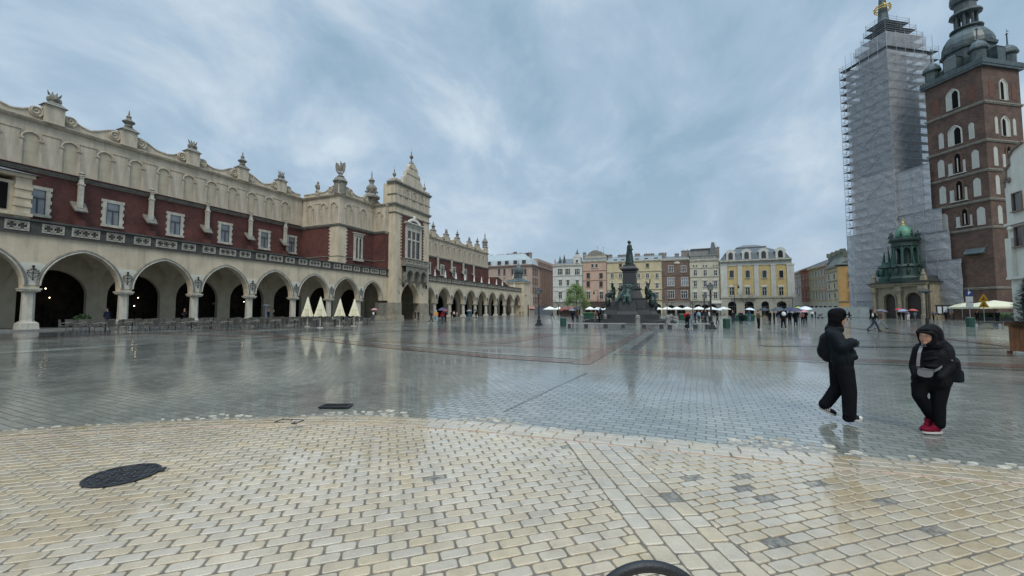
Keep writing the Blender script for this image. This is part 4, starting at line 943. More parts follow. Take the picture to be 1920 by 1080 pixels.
# helm of the low tower
hc=(LX/2,LY/2+.35)
def oct(prof,name,m,seg=8,c=hc): 
    q=MB(); q.lathe(c[0],c[1],prof,seg,R(22.5)); return cb(q,name,m)
oct([(3.7,50.6),(3.7,55.2),(4.1,55.4),(4.2,55.9),(3.9,56.1)],'helm_drum',helm)
oct([(3.9,56.0),(3.85,56.9),(3.5,58.0),(2.9,59.1),(2.2,59.8),(2.0,60.1),(2.5,60.3),(2.5,60.55),(1.7,60.7)],'helm_dome',helm,16)
q=MB()
for k in range(8):
    a=R(45*k+22.5); q.tube((hc[0]+1.55*math.cos(a),hc[1]+1.55*math.sin(a),60.6),(hc[0]+1.55*math.cos(a),hc[1]+1.55*math.sin(a),63.6),.24,.24,6)
q.lathe(hc[0],hc[1],[(.6,60.6),(.6,63.5)],8); cb(q,'lantern_posts',helm)
oct([(1.9,63.4),(2.5,63.6),(2.4,64.0),(1.7,64.4),(1.6,66.0),(2.1,66.2),(2.3,67.0),(2.2,68.0),(1.5,69.0),(.5,70),(.2,72),(.05,76)],'lantern_cap',helm,12)
q=MB()
for k in range(4):
    a=R(90*k); x,y=hc[0]+4.0*math.cos(a),hc[1]+4.0*math.sin(a)
    q=MB(); q.frus((x,y),(1.0,1.0),(1.0,1.0),50.7,53.6); q.frus((x,y),(1.1,1.1),(.2,.2),53.6,54.4); cb(q,'helm_dormer',helm)
q=MB()
for j in range(7): q.box(hc[0]-5.04,hc[0]-4.95,hc[1]-1.0,hc[1]+1.0,51.3+.33*j,51.5+.33*j)
cb(q,'louvres',mat('grey louvre',(0.16,0.19,0.19),0.5,0.2))
for x,y in((.9,1.2),(.9,LY-.5),(LX-.9,1.2),(LX-.9,LY-.5)):
    q=MB(); q.lathe(x,y,[(1.1,50.6),(1.1,52.9),(1.45,53.0),(1.5,53.3),(1.25,54.0),(.8,54.6),(.25,55.0),(.12,55.3),(.10,57.3),(.25,57.4),(.02,57.6)],10,R(18)); q.plate([(0,0),(.7,.15),(0,.35)],(x,y,57.9),(1,0,0),(0,0,1),(0,1,0),.03); q.tube((x,y,57.5),(x,y,58.5),.03); cb(q,'corner_turret',helm)
# tall tower and nave front behind the nets
q=MB(); q.box(.4,9.6,17.2,26.0,0,54); q.lathe(5,21.6,[(4.6,54),(4.6,66)],8,R(22.5)); q.box(1.5,10,9.6,17.2,0,24); cb(q,'tall_tower_wall',chbrick)
q=MB()
for z in range(8,62,6):
    for y in(19.4,21.6,23.8): q.box(.3,.42,y-.5,y+.5,z,z+3.2)
    for x in(2.5,5,7.5): q.box(x-.5,x+.5,17.1,17.22,z,z+3.2)
cb(q,'tall_tower_niches',creamD)
q=MB(); q.lathe(4.9,20.6,[(3.0,66),(2.2,69.5),(2.1,70.2),(1.5,71.2),(1.45,72),(1.1,74),(.85,77),(.65,80),(.2,90)],8,R(22.5)); cb(q,'spire',helm)
cz=76.6
q=MB(); K=24
for i in range(K):
    a=6.2832*i/K;b=6.2832*(i+1)/K
    for dz in(0,.55): q.tube((4.9+1.55*math.cos(a),20.6+1.55*math.sin(a),cz+dz),(4.9+1.55*math.cos(b),20.6+1.55*math.sin(b),cz+dz),.16,seg=5)
    if i%3==0: q.ball((4.9+1.65*math.cos(a),20.6+1.65*math.sin(a),cz+.8),.17,8,6)
cb(q,'gilded_crown',gold)
# baroque porch
porchst=mat('porch stone',(0.25,0.22,0.155),0.8,0.25,1.4,0.4,9,grime=0.5)
PX=-4.2
q=MB(); archwall(q,(PX,0,0),(0,1,0),(-1,0,0),.7,8.5,19.0,.0,7.7,[(11.05,1.5,0,3.9,5.6),(15.65,1.2,0,4.0,5.5)],pt=0.0,back=False)
# (outer face is at x=PX; the arch reveals run inwards)
q.box(PX+.7,.3,18.6,19.0,0,7.7); q.box(PX+.7,.3,8.5,8.9,0,7.7)
cb(q,'porch_wall',porchst)
q=MB()
for y in(9.0,13.45,18.6): q.lathe(PX-.35,y,[(.55,0),(.55,.8),(.4,.9),(.36,5.4),(.5,5.6),(.6,6.0)],12); q.box(PX-.9,PX,y-.6,y+.6,6.0,6.9)
q.box(PX-.55,PX,8.3,19.2,6.9,7.3); q.box(PX-.8,PX,8.1,19.4,7.3,7.7)
for c,hw,zs,za in((11.05,1.5,3.9,5.6),(15.65,1.2,4.0,5.5)): archtube(q,(PX-.05,0,0),(0,1,0),c,hw+.12,zs,za+.12,.17,6,pt=0,zb=0)
cb(q,'porch_columns',porchst)
q=MB()
for c,hw,za in((11.05,1.5,5.55),(15.65,1.2,5.45)): q.plate([(-hw,0)]+arch(hw,4.0,za,8,0)+[(hw,0)],(PX+.6,c,0),(0,1,0),(0,0,1),(1,0,0),.05)
cb(q,'porch_door',mat('dark door wood',(0.03,0.022,0.018),0.6,0.3,3))
q=MB(); q.add([(PX-.9,8.0,7.85),(PX-.9,19.5,7.85),(-.5,19.0,7.85),(-.5,8.3,7.85),(PX+.5,9.0,8.5),(PX+.5,18.4,8.5),(-.5,18.4,9.2),(-.5,9.0,9.2)],[(0,1,5,4),(1,2,6,5),(4,5,6,7),(3,0,4,7),(0,3,2,1)]); q.box(PX-1.0,-.5,7.9,19.6,7.7,7.85); cb(q,'porch_roof',mat('dark wet roof',(0.03,0.032,0.03),0.4,0.3,2))
lc=(-2.75,13.2)
q=MB()
for y in(18.7,13.4,8.9): q=MB(); q.frus((PX-.2,y),(.4,.45),(.3,.35),8.05,9.1); q.lathe(PX-.2,y,[(.3,9.1),(.42,9.3),(.3,9.7),(.2,9.9),(.25,10.1),(.05,10.4)],8); cb(q,'porch_urn',porchst)
q=MB(); q.lathe(lc[0],lc[1],[(2.9,7.9),(3.0,8.8),(2.7,9.2),(2.5,11.0),(2.8,11.3),(2.4,11.8)],8,R(22.5))
for k in range(8):
    a=R(45*k); q.lathe(lc[0]+2.55*math.cos(a+.39),lc[1]+2.55*math.sin(a+.39),[(.28,9.2),(.2,9.5),(.17,11.0),(.26,11.3)],6); q.ell((lc[0]+2.5*math.cos(a),lc[1]+2.5*math.sin(a),10.2),.3,.3,.75,6,5); q.ball((lc[0]+2.6*math.cos(a),lc[1]+2.6*math.sin(a),11.6),.22,6,5)
cb(q,'lantern_base',copperd)
q=MB()
for k in range(8):
    a=R(45*k+22.5); x,y=lc[0]+2.0*math.cos(a),lc[1]+2.0*math.sin(a)
    q.tube((x,y,11.7),(x,y,15.6),.24,.20,8); q.tube((lc[0]+2.6*math.cos(a),lc[1]+2.6*math.sin(a),11.5),(x,y,15.2),.14,.08,6)
for k in range(8):
    a=R(45*k); u_=(-math.sin(a),math.cos(a),0); archtube(q,(lc[0]+1.86*math.cos(a),lc[1]+1.86*math.sin(a),0),u_,0,.62,14.6,15.5,.13,5,pt=0,n=8)
cb(q,'lantern_columns',copper)
q=MB(); q.lathe(lc[0],lc[1],[(.8,11.7),(.7,16.0)],8); cb(q,'lantern_core',copperd)
q=MB(); q.lathe(lc[0],lc[1],[(2.1,15.6),(2.3,15.8),(2.25,16.6),(2.7,16.9),(2.8,17.2),(2.1,17.6)],8,R(22.5))
for k in range(8):
    a=R(45*k+22.5); q.lathe(lc[0]+2.25*math.cos(a),lc[1]+2.25*math.sin(a),[(.3,17.4),(.2,17.9),(.28,18.3),(.1,18.6),(.14,18.8),(.03,19.1)],6); q.tube((lc[0]+2.6*math.cos(a),lc[1]+2.6*math.sin(a),17.8),(lc[0]+2.6*math.cos(a),lc[1]+2.6*math.sin(a),18.6),.1,.03)
cb(q,'lantern_cornice',copperd)
q=MB(); q.lathe(lc[0],lc[1],[(1.45,17.4),(1.5,18.2),(1.38,19.1),(1.0,19.9),(.5,20.35),(.25,20.5)],16); cb(q,'lantern_dome',copperl,True)
q=MB(); q.lathe(lc[0],lc[1],[(.3,20.4),(.15,20.9),(.3,21.1),(.06,21.4),(.04,22.3)],8); q.tube((lc[0],lc[1]-.3,22),(lc[0],lc[1]+.3,22),.04); cb(q,'lantern_finial',gold)
q=MB(); c2=(-3.0,16.9); q.lathe(c2[0],c2[1],[(1.5,8.0),(1.5,9.0),(1.3,9.4),(1.2,11.2),(1.6,11.4),(1.4,11.9),(.6,12.3),(.5,12.6)],8,R(22.5)); 
for k in range(6):
    a=R(60*k); q.ell((c2[0]+1.5*math.cos(a),c2[1]+1.5*math.sin(a),10.3),.4,.4,.9,8,6)
q.tube((c2[0],c2[1]+.55,12.2),(c2[0],c2[1]+.25,15.3),.38,.03,6); q.tube((c2[0],c2[1]-.65,12.2),(c2[0],c2[1]-.55,16.3),.3,.03,6); cb(q,'porch_turret',copper,False)
# ------------------------------------------------------------------ scaffolding with debris nets
scaf=thing('scaffolding','tall steel scaffolding with grey debris netting around the tall church tower','scaffolding',CO,CA)
def sb(mb,name,m): return mb.build(name,m,scaf)
X0,X1,Y0,Y1=-1.1,12.2,15.7,25.3; YB=27.1
net=netmat('grey debris net',(0.36,0.38,0.405),0.60); netl=netmat('pale debris net',(0.40,0.405,0.42),0.74); nets=netmat('doubled debris net',(0.36,0.38,0.40),0.88)
plank=mat('scaffold plank',(0.13,0.14,0.15),0.7,0.3,3)
levels=[2.05*k for k in range(1,36)]
def top(x,y):   # the top steps back from the outer edges
    return 69.0 if (y<24 and x<9.5) else (66.0 if y<26 else 63.4)
for i,z in enumerate(levels):
    q=MB()
    if z<64.5:
        q.box(X0-.05,X1,Y1+.1,YB,z,z+.09); q.box(X0,X0+1.1,Y0,Y1+.1,z,z+.09)
        if z>8: q.box(X0+1.1,X1,Y0,Y0+1.1,z,z+.09)
        if z>52: q.box(X1,X1+1.3,Y0-.4,YB,z,z+.09)
    else: q.box(X0+.6+max(0,z-67)*.4,X1-1-max(0,z-67)*.5,Y0+.6+max(0,z-67)*.3,Y1-1.5 if z<67.5 else Y1-3.2,z,z+.09)
    sb(q,'deck',plank)
    q=MB(); t=.035
    for hz in(.5,1.05):
        if z<64.5:
            q.tube((X0-.02,Y0,z+hz),(X0-.02,YB,z+hz),t,seg=4); q.tube((X0,YB,z+hz),(X1,YB,z+hz),t,seg=4); q.tube((X0,Y0,z+hz),(X1,Y0,z+hz),t,seg=4)
            if z>52: q.tube((X1+1.3,Y0,z+hz),(X1+1.3,YB,z+hz),t,seg=4); q.tube((X1,Y0-.4,z+hz),(X1+1.3,Y0-.4,z+hz),t,seg=4)
        else:
            e0=max(0,z-67); xa_,xb_,ya_,yb_=X0+.6+e0*.4,X1-1-e0*.5,Y0+.6+e0*.3,(Y1-1.5 if z<67.5 else Y1-3.2)
            for p_,q_ in (((xa_,ya_),(xa_,yb_)),((xa_,ya_),(xb_,ya_)),((xb_,ya_),(xb_,yb_)),((xa_,yb_),(xb_,yb_))): q.tube((p_[0],p_[1],z+hz),(q_[0],q_[1],z+hz),t,seg=4)
            for p_ in ((xa_,ya_),(xa_,yb_),(xb_,ya_),(xb_,yb_),(xa_,(ya_+yb_)/2),((xa_+xb_)/2,ya_)): q.tube((p_[0],p_[1],z-2),(p_[0],p_[1],z+1.4),t,seg=4)
    if z<62:
        ys=[Y1+.1,YB]; q.tube((X0,ys[i%2],z),(X0,ys[(i+1)%2],z+2.05),t,seg=4)
    sb(q,'guard_rail',steel)
def post(x,y,z1,z0=0,r=.05): q=MB(); q.tube((x,y,z0),(x,y,z1),r,seg=6); sb(q,'standard',steel)
for y in(Y0,Y0+2.0,Y0+4.1,Y0+6.2,Y0+8.2,Y1+.1,YB-.9,YB): post(X0-.08,y,67 if y<25.5 else 65)
for x in(X0+2.6,X0+5.2,X0+7.8,X0+10.4,X1): post(x,YB,65.2); post(x,Y0-.06,67.5,8)
for y in(Y0-.4,Y0+3,Y0+6,Y0+9,YB): post(X1+1.3,y,65,52)
for x in(X0+.6,X0+4.5,X1-1): post(x,Y0+.6,67.6,60,.04); post(x,Y1-2,67.6,60,.04)
q=MB()
def sheetz(mb,p0,p1,z0,z1,n,amp=.10):    # net bulging between the lifts
    p0=Vector(p0);p1=Vector(p1); d=p1-p0; nn=Vector((-d.y,d.x)).normalized(); m_=max(2,int(d.length/1.0)); rows=max(2,int((z1-z0)/1.025)); vs=[]
    for j in range(rows+1):
        for i in range(m_+1):
            o=nn*(amp*math.sin(math.pi*((j%2)))+rs.uniform(-amp,amp)); p=p0+d*(i/m_)+o; vs.append((p.x,p.y,z0+(z1-z0)*j/rows))
    mb.add(vs,[(j*(m_+1)+i,j*(m_+1)+i+1,(j+1)*(m_+1)+i+1,(j+1)*(m_+1)+i) for j in range(rows) for i in range(m_)])
sheetz(q,(X0-.2,Y0-.1),(X0-.2,Y1+.05),34,62.5,0); sheetz(q,(X0-.2,Y0-.1),(X1,Y0-.15),23,62.5,0); sheetz(q,(X0+.5,Y0+.5),(X0+.5,Y1-2),62.5,67.5,0); sheetz(q,(X0+.5,Y0+.5),(X1-1,Y0+.45),62.5,67.5,0)
sb(q,'debris_net',net)
q=MB(); sheetz(q,(X0-.2,Y0-.1),(X0-.2,Y1+.05),2,34,0); sheetz(q,(X0-.2,Y0-.1),(.3,Y0-.12),2,34,0)
XN=-.75; sheetz(q,(XN,9.1),(XN,Y0-.1),23.1,33.2,0); sheetz(q,(XN,7.5),(XN,Y0-.1),18.2,23.1,0); sheetz(q,(XN,6.4),(XN,Y0-.1),12.1,18.2,0); sheetz(q,(XN,4.8),(XN,Y0-.1),2.6,12.1,0)
sb(q,'debris_net',netl)
q=MB(); sheetz(q,(X0-.1,Y1+.1),(X0-.1,YB),2,20.5,0); sheetz(q,(X0+1.2,Y1+.1),(X0+1.2,YB),2,20.5,0); sb(q,'debris_net',nets)
q=MB()
for z,ya in ((12.1,5.0),(18.2,6.7),(23.1,7.6),(33.2,9.3)):
    q.box(XN-.1,-.3,ya,Y0,z-.1,z+.02)
sb(q,'deck',plank)
q=MB(); 
for z in (4.1,6.2,8.3,10.3,12.4,14.5,16.5,18.6,20.7,22.7,24.8,26.9,28.9,31,33): 
    ya=5.05 if z<12.1 else 6.7 if z<18.2 else 7.6 if z<23.1 else 9.3
    q.tube((XN-.12,ya,z),(XN-.12,Y0,z),.045,seg=4)
for z in levels:
    if z<62: q.tube((X0-.34,Y0,z),(X0-.34,Y1,z),.05,seg=4); 
    if 33<z<62: q.tube((X0,Y0-.3,z),(X1,Y0-.3,z),.045,seg=4)
for i in range(12): q.tube((X0-.38,Y0+(2.1 if i%2 else 6.2),22+3.3*i),(X0-.38,Y0+(6.2 if i%2 else 2.1),25.3+3.3*i),.05,seg=4)
sb(q,'net_ties',steel)
for y in(5.1,8.6,10.6,12.6): post(XN-.1,y,12.1 if y<6 else 18 if y<8 else 23 if y<9.5 else 33)
# hoarding along the church front
hoard=thing('site_hoarding','pale sheet hoarding fence at the foot of the scaffolding','hoarding',CO,CA)
hm=mat('pale hoarding sheet',(0.38,0.41,0.39),0.6,0.15,1.2,grime=0.3)
for k in range(9):
    y=19.1+2.5*k; q=MB(); q.box(-5.6,-5.52,y,y+2.46,.1,2.55); q.box(-5.66,-5.6,y+.02,y+.12,.1,2.6); q.build('panel',hm,hoard)
q=MB(); q.box(-5.7,-5.45,19.1,41.6,0,.12); q.build('base_rail',gran2,hoard)
# ================================================================== HOUSES
def pm_(name,rgb,g=.35,v=.09): return mat(name,rgb,0.85,v,0.6,0.2,6,grime=g)
def house(name,label,xl,xr,yb,ye,Y,wm,depth=13,gm=None,gtop=None,cat='house',proj=.5):
    """street front at world Y between pixel columns xl..xr, eaves at pixel row ye"""
    X0_=plY(xl,583,Y)[0]; X1_=plY(xr,583,Y)[0]; ze=plY((xl+xr)/2,ye,Y)[1]
    t=thing(name,label,cat,((X0_+X1_)/2,Y,0)); off=((X0_+X1_)/2,Y,0)
    q=MB(); q.box(X0_+.02,X1_-.02,Y,Y+depth,0,ze); q.build('wall',wm,t,off=off)
    q=MB(); q.box(X0_,X1_,Y-proj,Y+.3,ze-.15,ze+.25); q.box(X0_,X1_,Y-proj*.55,Y+.3,ze-.55,ze-.15); q.build('cornice',lime,t,off=off)
    q=MB(); q.tube((X1_-.12,Y-.2,0),(X1_-.12,Y-.2,ze-.5),.08); q.build('downpipe',dframe,t,off=off)
    return t,off,X0_,X1_,ze
def wins(t,off,Y,xs,yt,yb,wpx,style,fm=None,pm=None):
    for x in xs:
        X,zt=plY(x,yt,Y); _,zb=plY(x,yb,Y); w=abs(plY(x+wpx/2,yt,Y)[0]-plY(x-wpx/2,yt,Y)[0])
        window(t,(X-off[0],-.005,zb),0,w,zt-zb,style,fm,pm)
def band(t,off,X0_,X1_,Y,ypx,xref,h,d,m,name='string_course'):
    z=plY(xref,ypx,Y)[1]; q=MB(); q.box(X0_+.03,X1_-.03,Y-d,Y+.02,z-h/2,z+h/2); q.build(name,m,t,off=off)
def groundfloor(t,off,X0_,X1_,Y,ztop,m,arches,dm=None):
    q=MB(); archwall(q,(0,Y-.14,0),(1,0,0),(0,-1,0),.3,X0_+.03,X1_-.03,0,ztop,[(c,hw,0,h-hw*.9,h) for c,hw,h in arches],pt=0,back=False)
    q.box(X0_+.03,X1_-.03,Y-.3,Y,ztop,ztop+.25); q.build('ground_floor',m,t,off=off)
    for c,hw,h in arches:
        q=MB(); q.box(c-hw,c+hw,Y-.02,Y+.02,0,h); o=q.build('shop_opening',dark,t,off=off)
        q=MB(); q.box(c-.06,c+.06,Y-.1,Y-.03,0,h*.7); q.box(c-hw,c+hw,Y-.1,Y-.03,h*.62,h*.66); q.build('door_frame',dframe,o,off=(0,0,0)); 
        for v in o.children[0].data.vertices: v.co.x-=off[0]; v.co.y-=off[1]
def roof_gable(t,off,X0_,X1_,Y,z,h,depth,m,inset=0,name='roof'):
    q=MB(); q.add([(X0_,Y-.4,z),(X1_,Y-.4,z),(X1_,Y+depth,z),(X0_,Y+depth,z),(X0_+inset,Y+depth*.45,z+h),(X1_-inset,Y+depth*.45,z+h)],[(0,1,5,4),(2,3,4,5),(1,2,5),(3,0,4),(0,3,2,1)]); return q.build(name,m,t,off=off)
def chimneys(t,off,lst,Y,m):
    for x,ytop,ybot,w in lst:
        X,zt=plY(x,ytop,Y+5); zb=plY(x,ybot,Y+5)[1]-1.5; q=MB(); q.box(X-w/2,X+w/2,Y+4.4,Y+5.6,zb,zt); q.box(X-w/2-.12,X+w/2+.12,Y+4.3,Y+5.7,zt-.25,zt)
        for k in range(2): q.tube((X-w/4+k*w/2,Y+5,zt),(X-w/4+k*w/2,Y+5,zt+.5),.13)
        q.build('chimney',m,t,off=off)
chm=mat('sooty chimney render',(0.20,0.185,0.165),0.9,0.3,1.5)
YH=175.0
whitep=pm_('white render',(0.49,0.50,0.465)); pinkp=pm_('pink render',(0.44,0.31,0.24)); yelp=pm_('pale yellow render',(0.46,0.405,0.265)); brownp=brickmat('brown facing brick',(0.175,0.110,0.09),(0.135,0.088,0.073),(0.15,0.12,0.1),dirty=.35)
crmp=pm_('cream render',(0.45,0.435,0.345)); ochre=pm_('ochre render',(0.50,0.385,0.175)); greyg=pm_('grey ground floor render',(0.23,0.225,0.195)); stoneg=pm_('stone coloured render',(0.40,0.38,0.31))
# white house
t,o,a,b,ze=house('town_house','white town house with triple windows under its eaves, left of the pink house',1037,1093.5,590,497,YH,whitep)
wins(t,o,YH,(1050.5,1064.5,1082.5),504,515,9,'three'); wins(t,o,YH,(1051,1065,1082.5),525.5,535,5.4,'hood'); wins(t,o,YH,(1051,1065,1082.5),547.5,559,5.6,'hood')
for y in(516.5,536.5,544.5,565): band(t,o,a,b,YH,y,1065,.35,.22,whitep)
groundfloor(t,o,a,b,YH,plY(1065,567,YH)[1],greyg,[(a+3,1.3,3.6),(a+7.5,1.3,3.6),(b-2.5,1.3,3.6)])
roof_gable(t,o,a,b,YH,ze+.25,3.2,12,leadm,2.5)
X,z=plY(1082,494,YH); q=MB(); q.box(X-1.6,X+1.6,YH-.1,YH+3,z-.4,z+2.6); q.plate([(-2.0,0),(2.0,0),(1.2,.9),(0,1.7),(-1.2,.9)],(X,YH-.15,z+2.6),(1,0,0),(0,0,1),(0,1,0),1.2); q.build('dormer_gable',whitep,t,off=o)
q=MB(); q.lathe(X,YH+.5,[(.9,z+4.2),(.9,z+4.5),(.35,z+5.2),(.04,z+6.6)],4,R(45)); q.build('dormer_cap',helm,t,off=o)
window(t,(X-o[0],-.12,z+.3),0,.9,1.3,'plain')
for x,y in((1050,480),(1058,477)):
    X,zt=plY(x,y,YH+2); q=MB(); q.lathe(X,YH+2,[(.6,ze),(.6,ze+1.4),(.8,ze+1.5),(.05,zt)],6); q.build('roof_spirelet',helm,t,off=o)
X,zt=plY(1040.5,483,YH); q=MB(); q.lathe(X,YH+.3,[(.5,ze),(.5,ze+.9),(.3,ze+1.0),(.42,ze+1.8),(.35,ze+2.6),(.15,ze+2.8),(.22,ze+3.1),(.02,ze+3.4)],8); q.build('roof_statue',pinkp,t,off=o)
# pink house
t,o,a,b,ze=house('town_house','pink town house with rounded roof gable and dark brown shop front, left of the monument',1093.5,1139,590,489,YH,pinkp)
wins(t,o,YH,(1111,1118.5),495,501.5,4.6,'plain',pm=glass)
for yt,yb,st in((512,522,'plain'),(527.5,538,'plain')): wins(t,o,YH,(1103,1127),yt,yb,6.2,st,fm=pinkp)
wins(t,o,YH,(1103.5,1127.5),547.5,560,6.2,'arc',fm=whitep)
for y in(506.5,524.5,563): band(t,o,a,b,YH,y,1115,.4,.25,pinkp)
groundfloor(t,o,a,b,YH,plY(1115,567,YH)[1],mat('brown shop front',(0.055,0.035,0.028),0.6,0.3),[(a+2,1.1,3.4),(a+5.2,1.1,3.4),(b-2,1.1,3.4)])
X,z=plY(1115,489,YH); q=MB(); q.box(a+.6,b-.6,YH+1.2,YH+9,ze,ze+2.6); q.box(a+.3,b-.3,YH+1.0,YH+9,ze+2.6,ze+2.9); q.build('attic_storey',stoneg,t,off=o)
q=MB(); q.plate([(-3.3,0),(3.3,0),(2.4,1.0),(1.0,1.7),(0,1.9),(-1.0,1.7),(-2.4,1.0)],(X,YH+.9,ze+2.9),(1,0,0),(0,0,1),(0,1,0),.8); q.build('roof_gable',chm,t,off=o)
q=MB(); q.add([(a,YH-.3,ze+.25),(b,YH-.3,ze+.25),(b-.5,YH+1.3,ze+1.5),(a+.5,YH+1.3,ze+1.5)],[(0,1,2,3)]); q.build('roof',leadm,t,off=o)
chimneys(t,o,[(1096,474,484,1.2),(1125,473,484,1.6),(1130,475,484,1.2)],YH,chm)
q=MB()
for x,yt in((1120,462),(1131,463),(1125,470)):
    X,zt=plY(x,yt,YH+5); q.tube((X,YH+5,ze+2),(X,YH+5,zt),.05); q.tube((X-.7,YH+5,zt-.3),(X+.7,YH+5,zt-.3),.03)
q.build('aerial',iron,t,off=o)
# yellow house behind the monument
t,o,a,b,ze=house('town_house','pale yellow town house with four storeys directly behind the monument',1139,1243.5,590,489,YH,yelp)
xs=(1148,1163.5,1180,1197.5,1214,1232)
wins(t,o,YH,(1163.5,1214,),494,501,5.5,'plain',fm=yelp); wins(t,o,YH,xs,512.5,521,5.6,'cross'); wins(t,o,YH,xs,531.5,540,5.6,'hood'); wins(t,o,YH,xs,548.5,560,5.8,'hood')
for y in(508.5,542,563.5): band(t,o,a,b,YH,y,1190,.45,.3,yelp)
q=MB()
for x in(1155.5,1171,1206,1223): X,z=plY(x,517,YH); q.plate([(.55*math.cos(k*.628),.95*math.sin(k*.628)) for k in range(10)],(X,YH-.09,z),(1,0,0),(0,0,1),(0,1,0),.1)
q.build('wall_medallion',pm_('soft ochre',(0.40,0.33,0.17)),t,off=o)
groundfloor(t,o,a,b,YH,plY(1190,564,YH)[1],yelp,[(plY(x,583,YH)[0],1.3,4.6) for x in(1148,1163,1180,1214,1233)])
roof_gable(t,o,a,b,YH,ze+.25,2.6,12,mat('blue grey sheet roof',(0.20,0.235,0.25),0.4,0.15,1),.3)
q=MB()
for x in(1152,1155,1166,1169,1192,1196,1210,1213,1228,1232): X,z=plY(x,487.5,YH); q.box(X-.35,X+.35,YH+.2,YH+1.2,ze+.5,ze+1.0)
q.build('skylights',dframe,t,off=o)
chimneys(t,o,[(1144,478,485,1.6),(1166,478,485,3.4),(1195,476,485,2.0),(1217,476,485,4.0),(1239,475,485,1.6)],YH,chm)
# brown brick house
t,o,a,b,ze=house('town_house','narrow brown brick town house with wide white framed windows, right of the monument',1243.5,1295,590,486,YH,brownp)
wins(t,o,YH,(1257.5,1281.5),498.5,510,8.5,'three'); wins(t,o,YH,(1257.5,1283.5),520.5,536,12,'three',pm=glassl); wins(t,o,YH,(1258.5,1283),545,559,11.5,'three')
for y in(516,540,564): band(t,o,a,b,YH,y,1270,.3,.15,brownp)
groundfloor(t,o,a,b,YH,plY(1270,566,YH)[1],greyg,[(a+3,1.5,4.0),(b-3.4,1.5,4.0)])
X,z=plY(1269,493,YH); q=MB(); q.ell((X,YH-.1,z),1.2,.3,.6,10,6); q.build('carved_crest',lime,t,off=o)
roof_gable(t,o,a,b,YH,ze+.25,1.6,12,leadm,.3); chimneys(t,o,[(1246,475,484,1.4),(1269,476,484,1.6),(1285,470,484,3.2)],YH,chm)
# cream house
t,o,a,b,ze=house('town_house','cream town house with small paired attic windows, left of the ochre palace',1295,1351.5,590,487,YH,crmp)
wins(t,o,YH,(1300.5,1306,1319,1324.5,1338,1344),497,500.5,1.9,'plain',fm=crmp); xs=(1303.5,1322,1341.5)
wins(t,o,YH,xs,506.5,517,6,'cross'); wins(t,o,YH,xs,527,537.5,6,'hood'); wins(t,o,YH,xs,548,559.5,6.2,'arc')
for y in(501.5,518,563): band(t,o,a,b,YH,y,1322,.4,.25,crmp)
groundfloor(t,o,a,b,YH,plY(1322,566,YH)[1],greyg,[(a+2.6,1.3,4.2),((a+b)/2,1.4,4.2),(b-2.8,1.4,4.2)])
q=MB(); X,z=plY(1344,567,YH); q.box(X-2.2,X+1.6,YH-.5,YH-.3,z-.4,z+.7); q.build('shop_sign',frame,t,off=o)
q=MB(); q.box(a+.3,b-1,YH+.2,YH+9,ze,ze+1.6); q.box(a,b-.6,YH,YH+9,ze+1.6,ze+1.9); q.box(a+.6,b-1.6,YH+1.5,YH+9,ze+1.9,ze+4.4); q.build('attic_storey',mat('grey attic',(0.20,0.205,0.20),0.8,0.25,1),t,off=o)
q=MB(); q.box(a+.5,b-1.2,YH+1,YH+9,ze+4.4,ze+4.7); q.add([(b-3.4,YH+.3,ze+1.9),(b-.9,YH+.3,ze+1.9),(b-1.6,YH+.3,ze+6.8),(b-2.6,YH+.3,ze+6.8)],[(0,1,2,3)]); q.build('roof',leadm,t,off=o)
chimneys(t,o,[(1298,470,480,1.6),(1321,469,478,2.2),(1342,464,478,2.4)],YH,chm)
q=MB(); X,zt=plY(1341,455,YH+5); q.tube((X,YH+5,ze+4),(X,YH+5,zt),.05); q.build('aerial',iron,t,off=o)
# ochre palace
t,o,a,b,ze=house('palace','ochre yellow palace with white pilasters and a grey mansard roof with four arched dormers',1351.5,1487.5,590,488,YH,ochre,cat='palace',proj=1.2)
xs=(1371.5,1401.5,1433,1464.5)
wins(t,o,YH,xs,507,521,8.2,'plain'); wins(t,o,YH,xs,538.5,553.5,8.4,'arc')
for i,x in enumerate((1356.5,1386.5,1417.5,1449,1481.5)):
    X,zt=plY(x,497,YH); zb=plY(x,557,YH)[1]; w=.75 if i not in(0,4) else 1.1; q=MB(); q.box(X-w,X+w,YH-.28,YH,zb,zt); q.box(X-w-.2,X+w+.2,YH-.4,YH,zt,zt+.5); q.box(X-w-.15,X+w+.15,YH-.36,YH,zb,zb+.6); q.build('pilaster',whitep,t,off=o)
band(t,o,a,b,YH,494,1420,1.3,.2,whitep,'frieze'); band(t,o,a,b,YH,557,1420,.6,.45,stoneg)
zt=plY(1420,558,YH)[1]-.3
groundfloor(t,o,a,b,YH,zt,stoneg,[(plY(x,583,YH)[0],hw,5.2) for x,hw in((1373,1.4),(1405,1.5),(1435,1.2),(1466,1.5))])
X=plY(1396,583,YH)[0]; q=MB(); q.box(X-4,X+4,YH-1.4,YH-.3,zt+.2,zt+.5); q.box(X-4,X+4,YH-1.4,YH-1.3,zt+.5,zt+1.4); q.build('balcony',stoneg,t,off=o)
mans=mat('blue grey mansard sheet',(0.085,0.105,0.12),0.6,0.2,1)
q=MB(); z=ze+.25; i=1.8; i2=6.4; h1=5.0
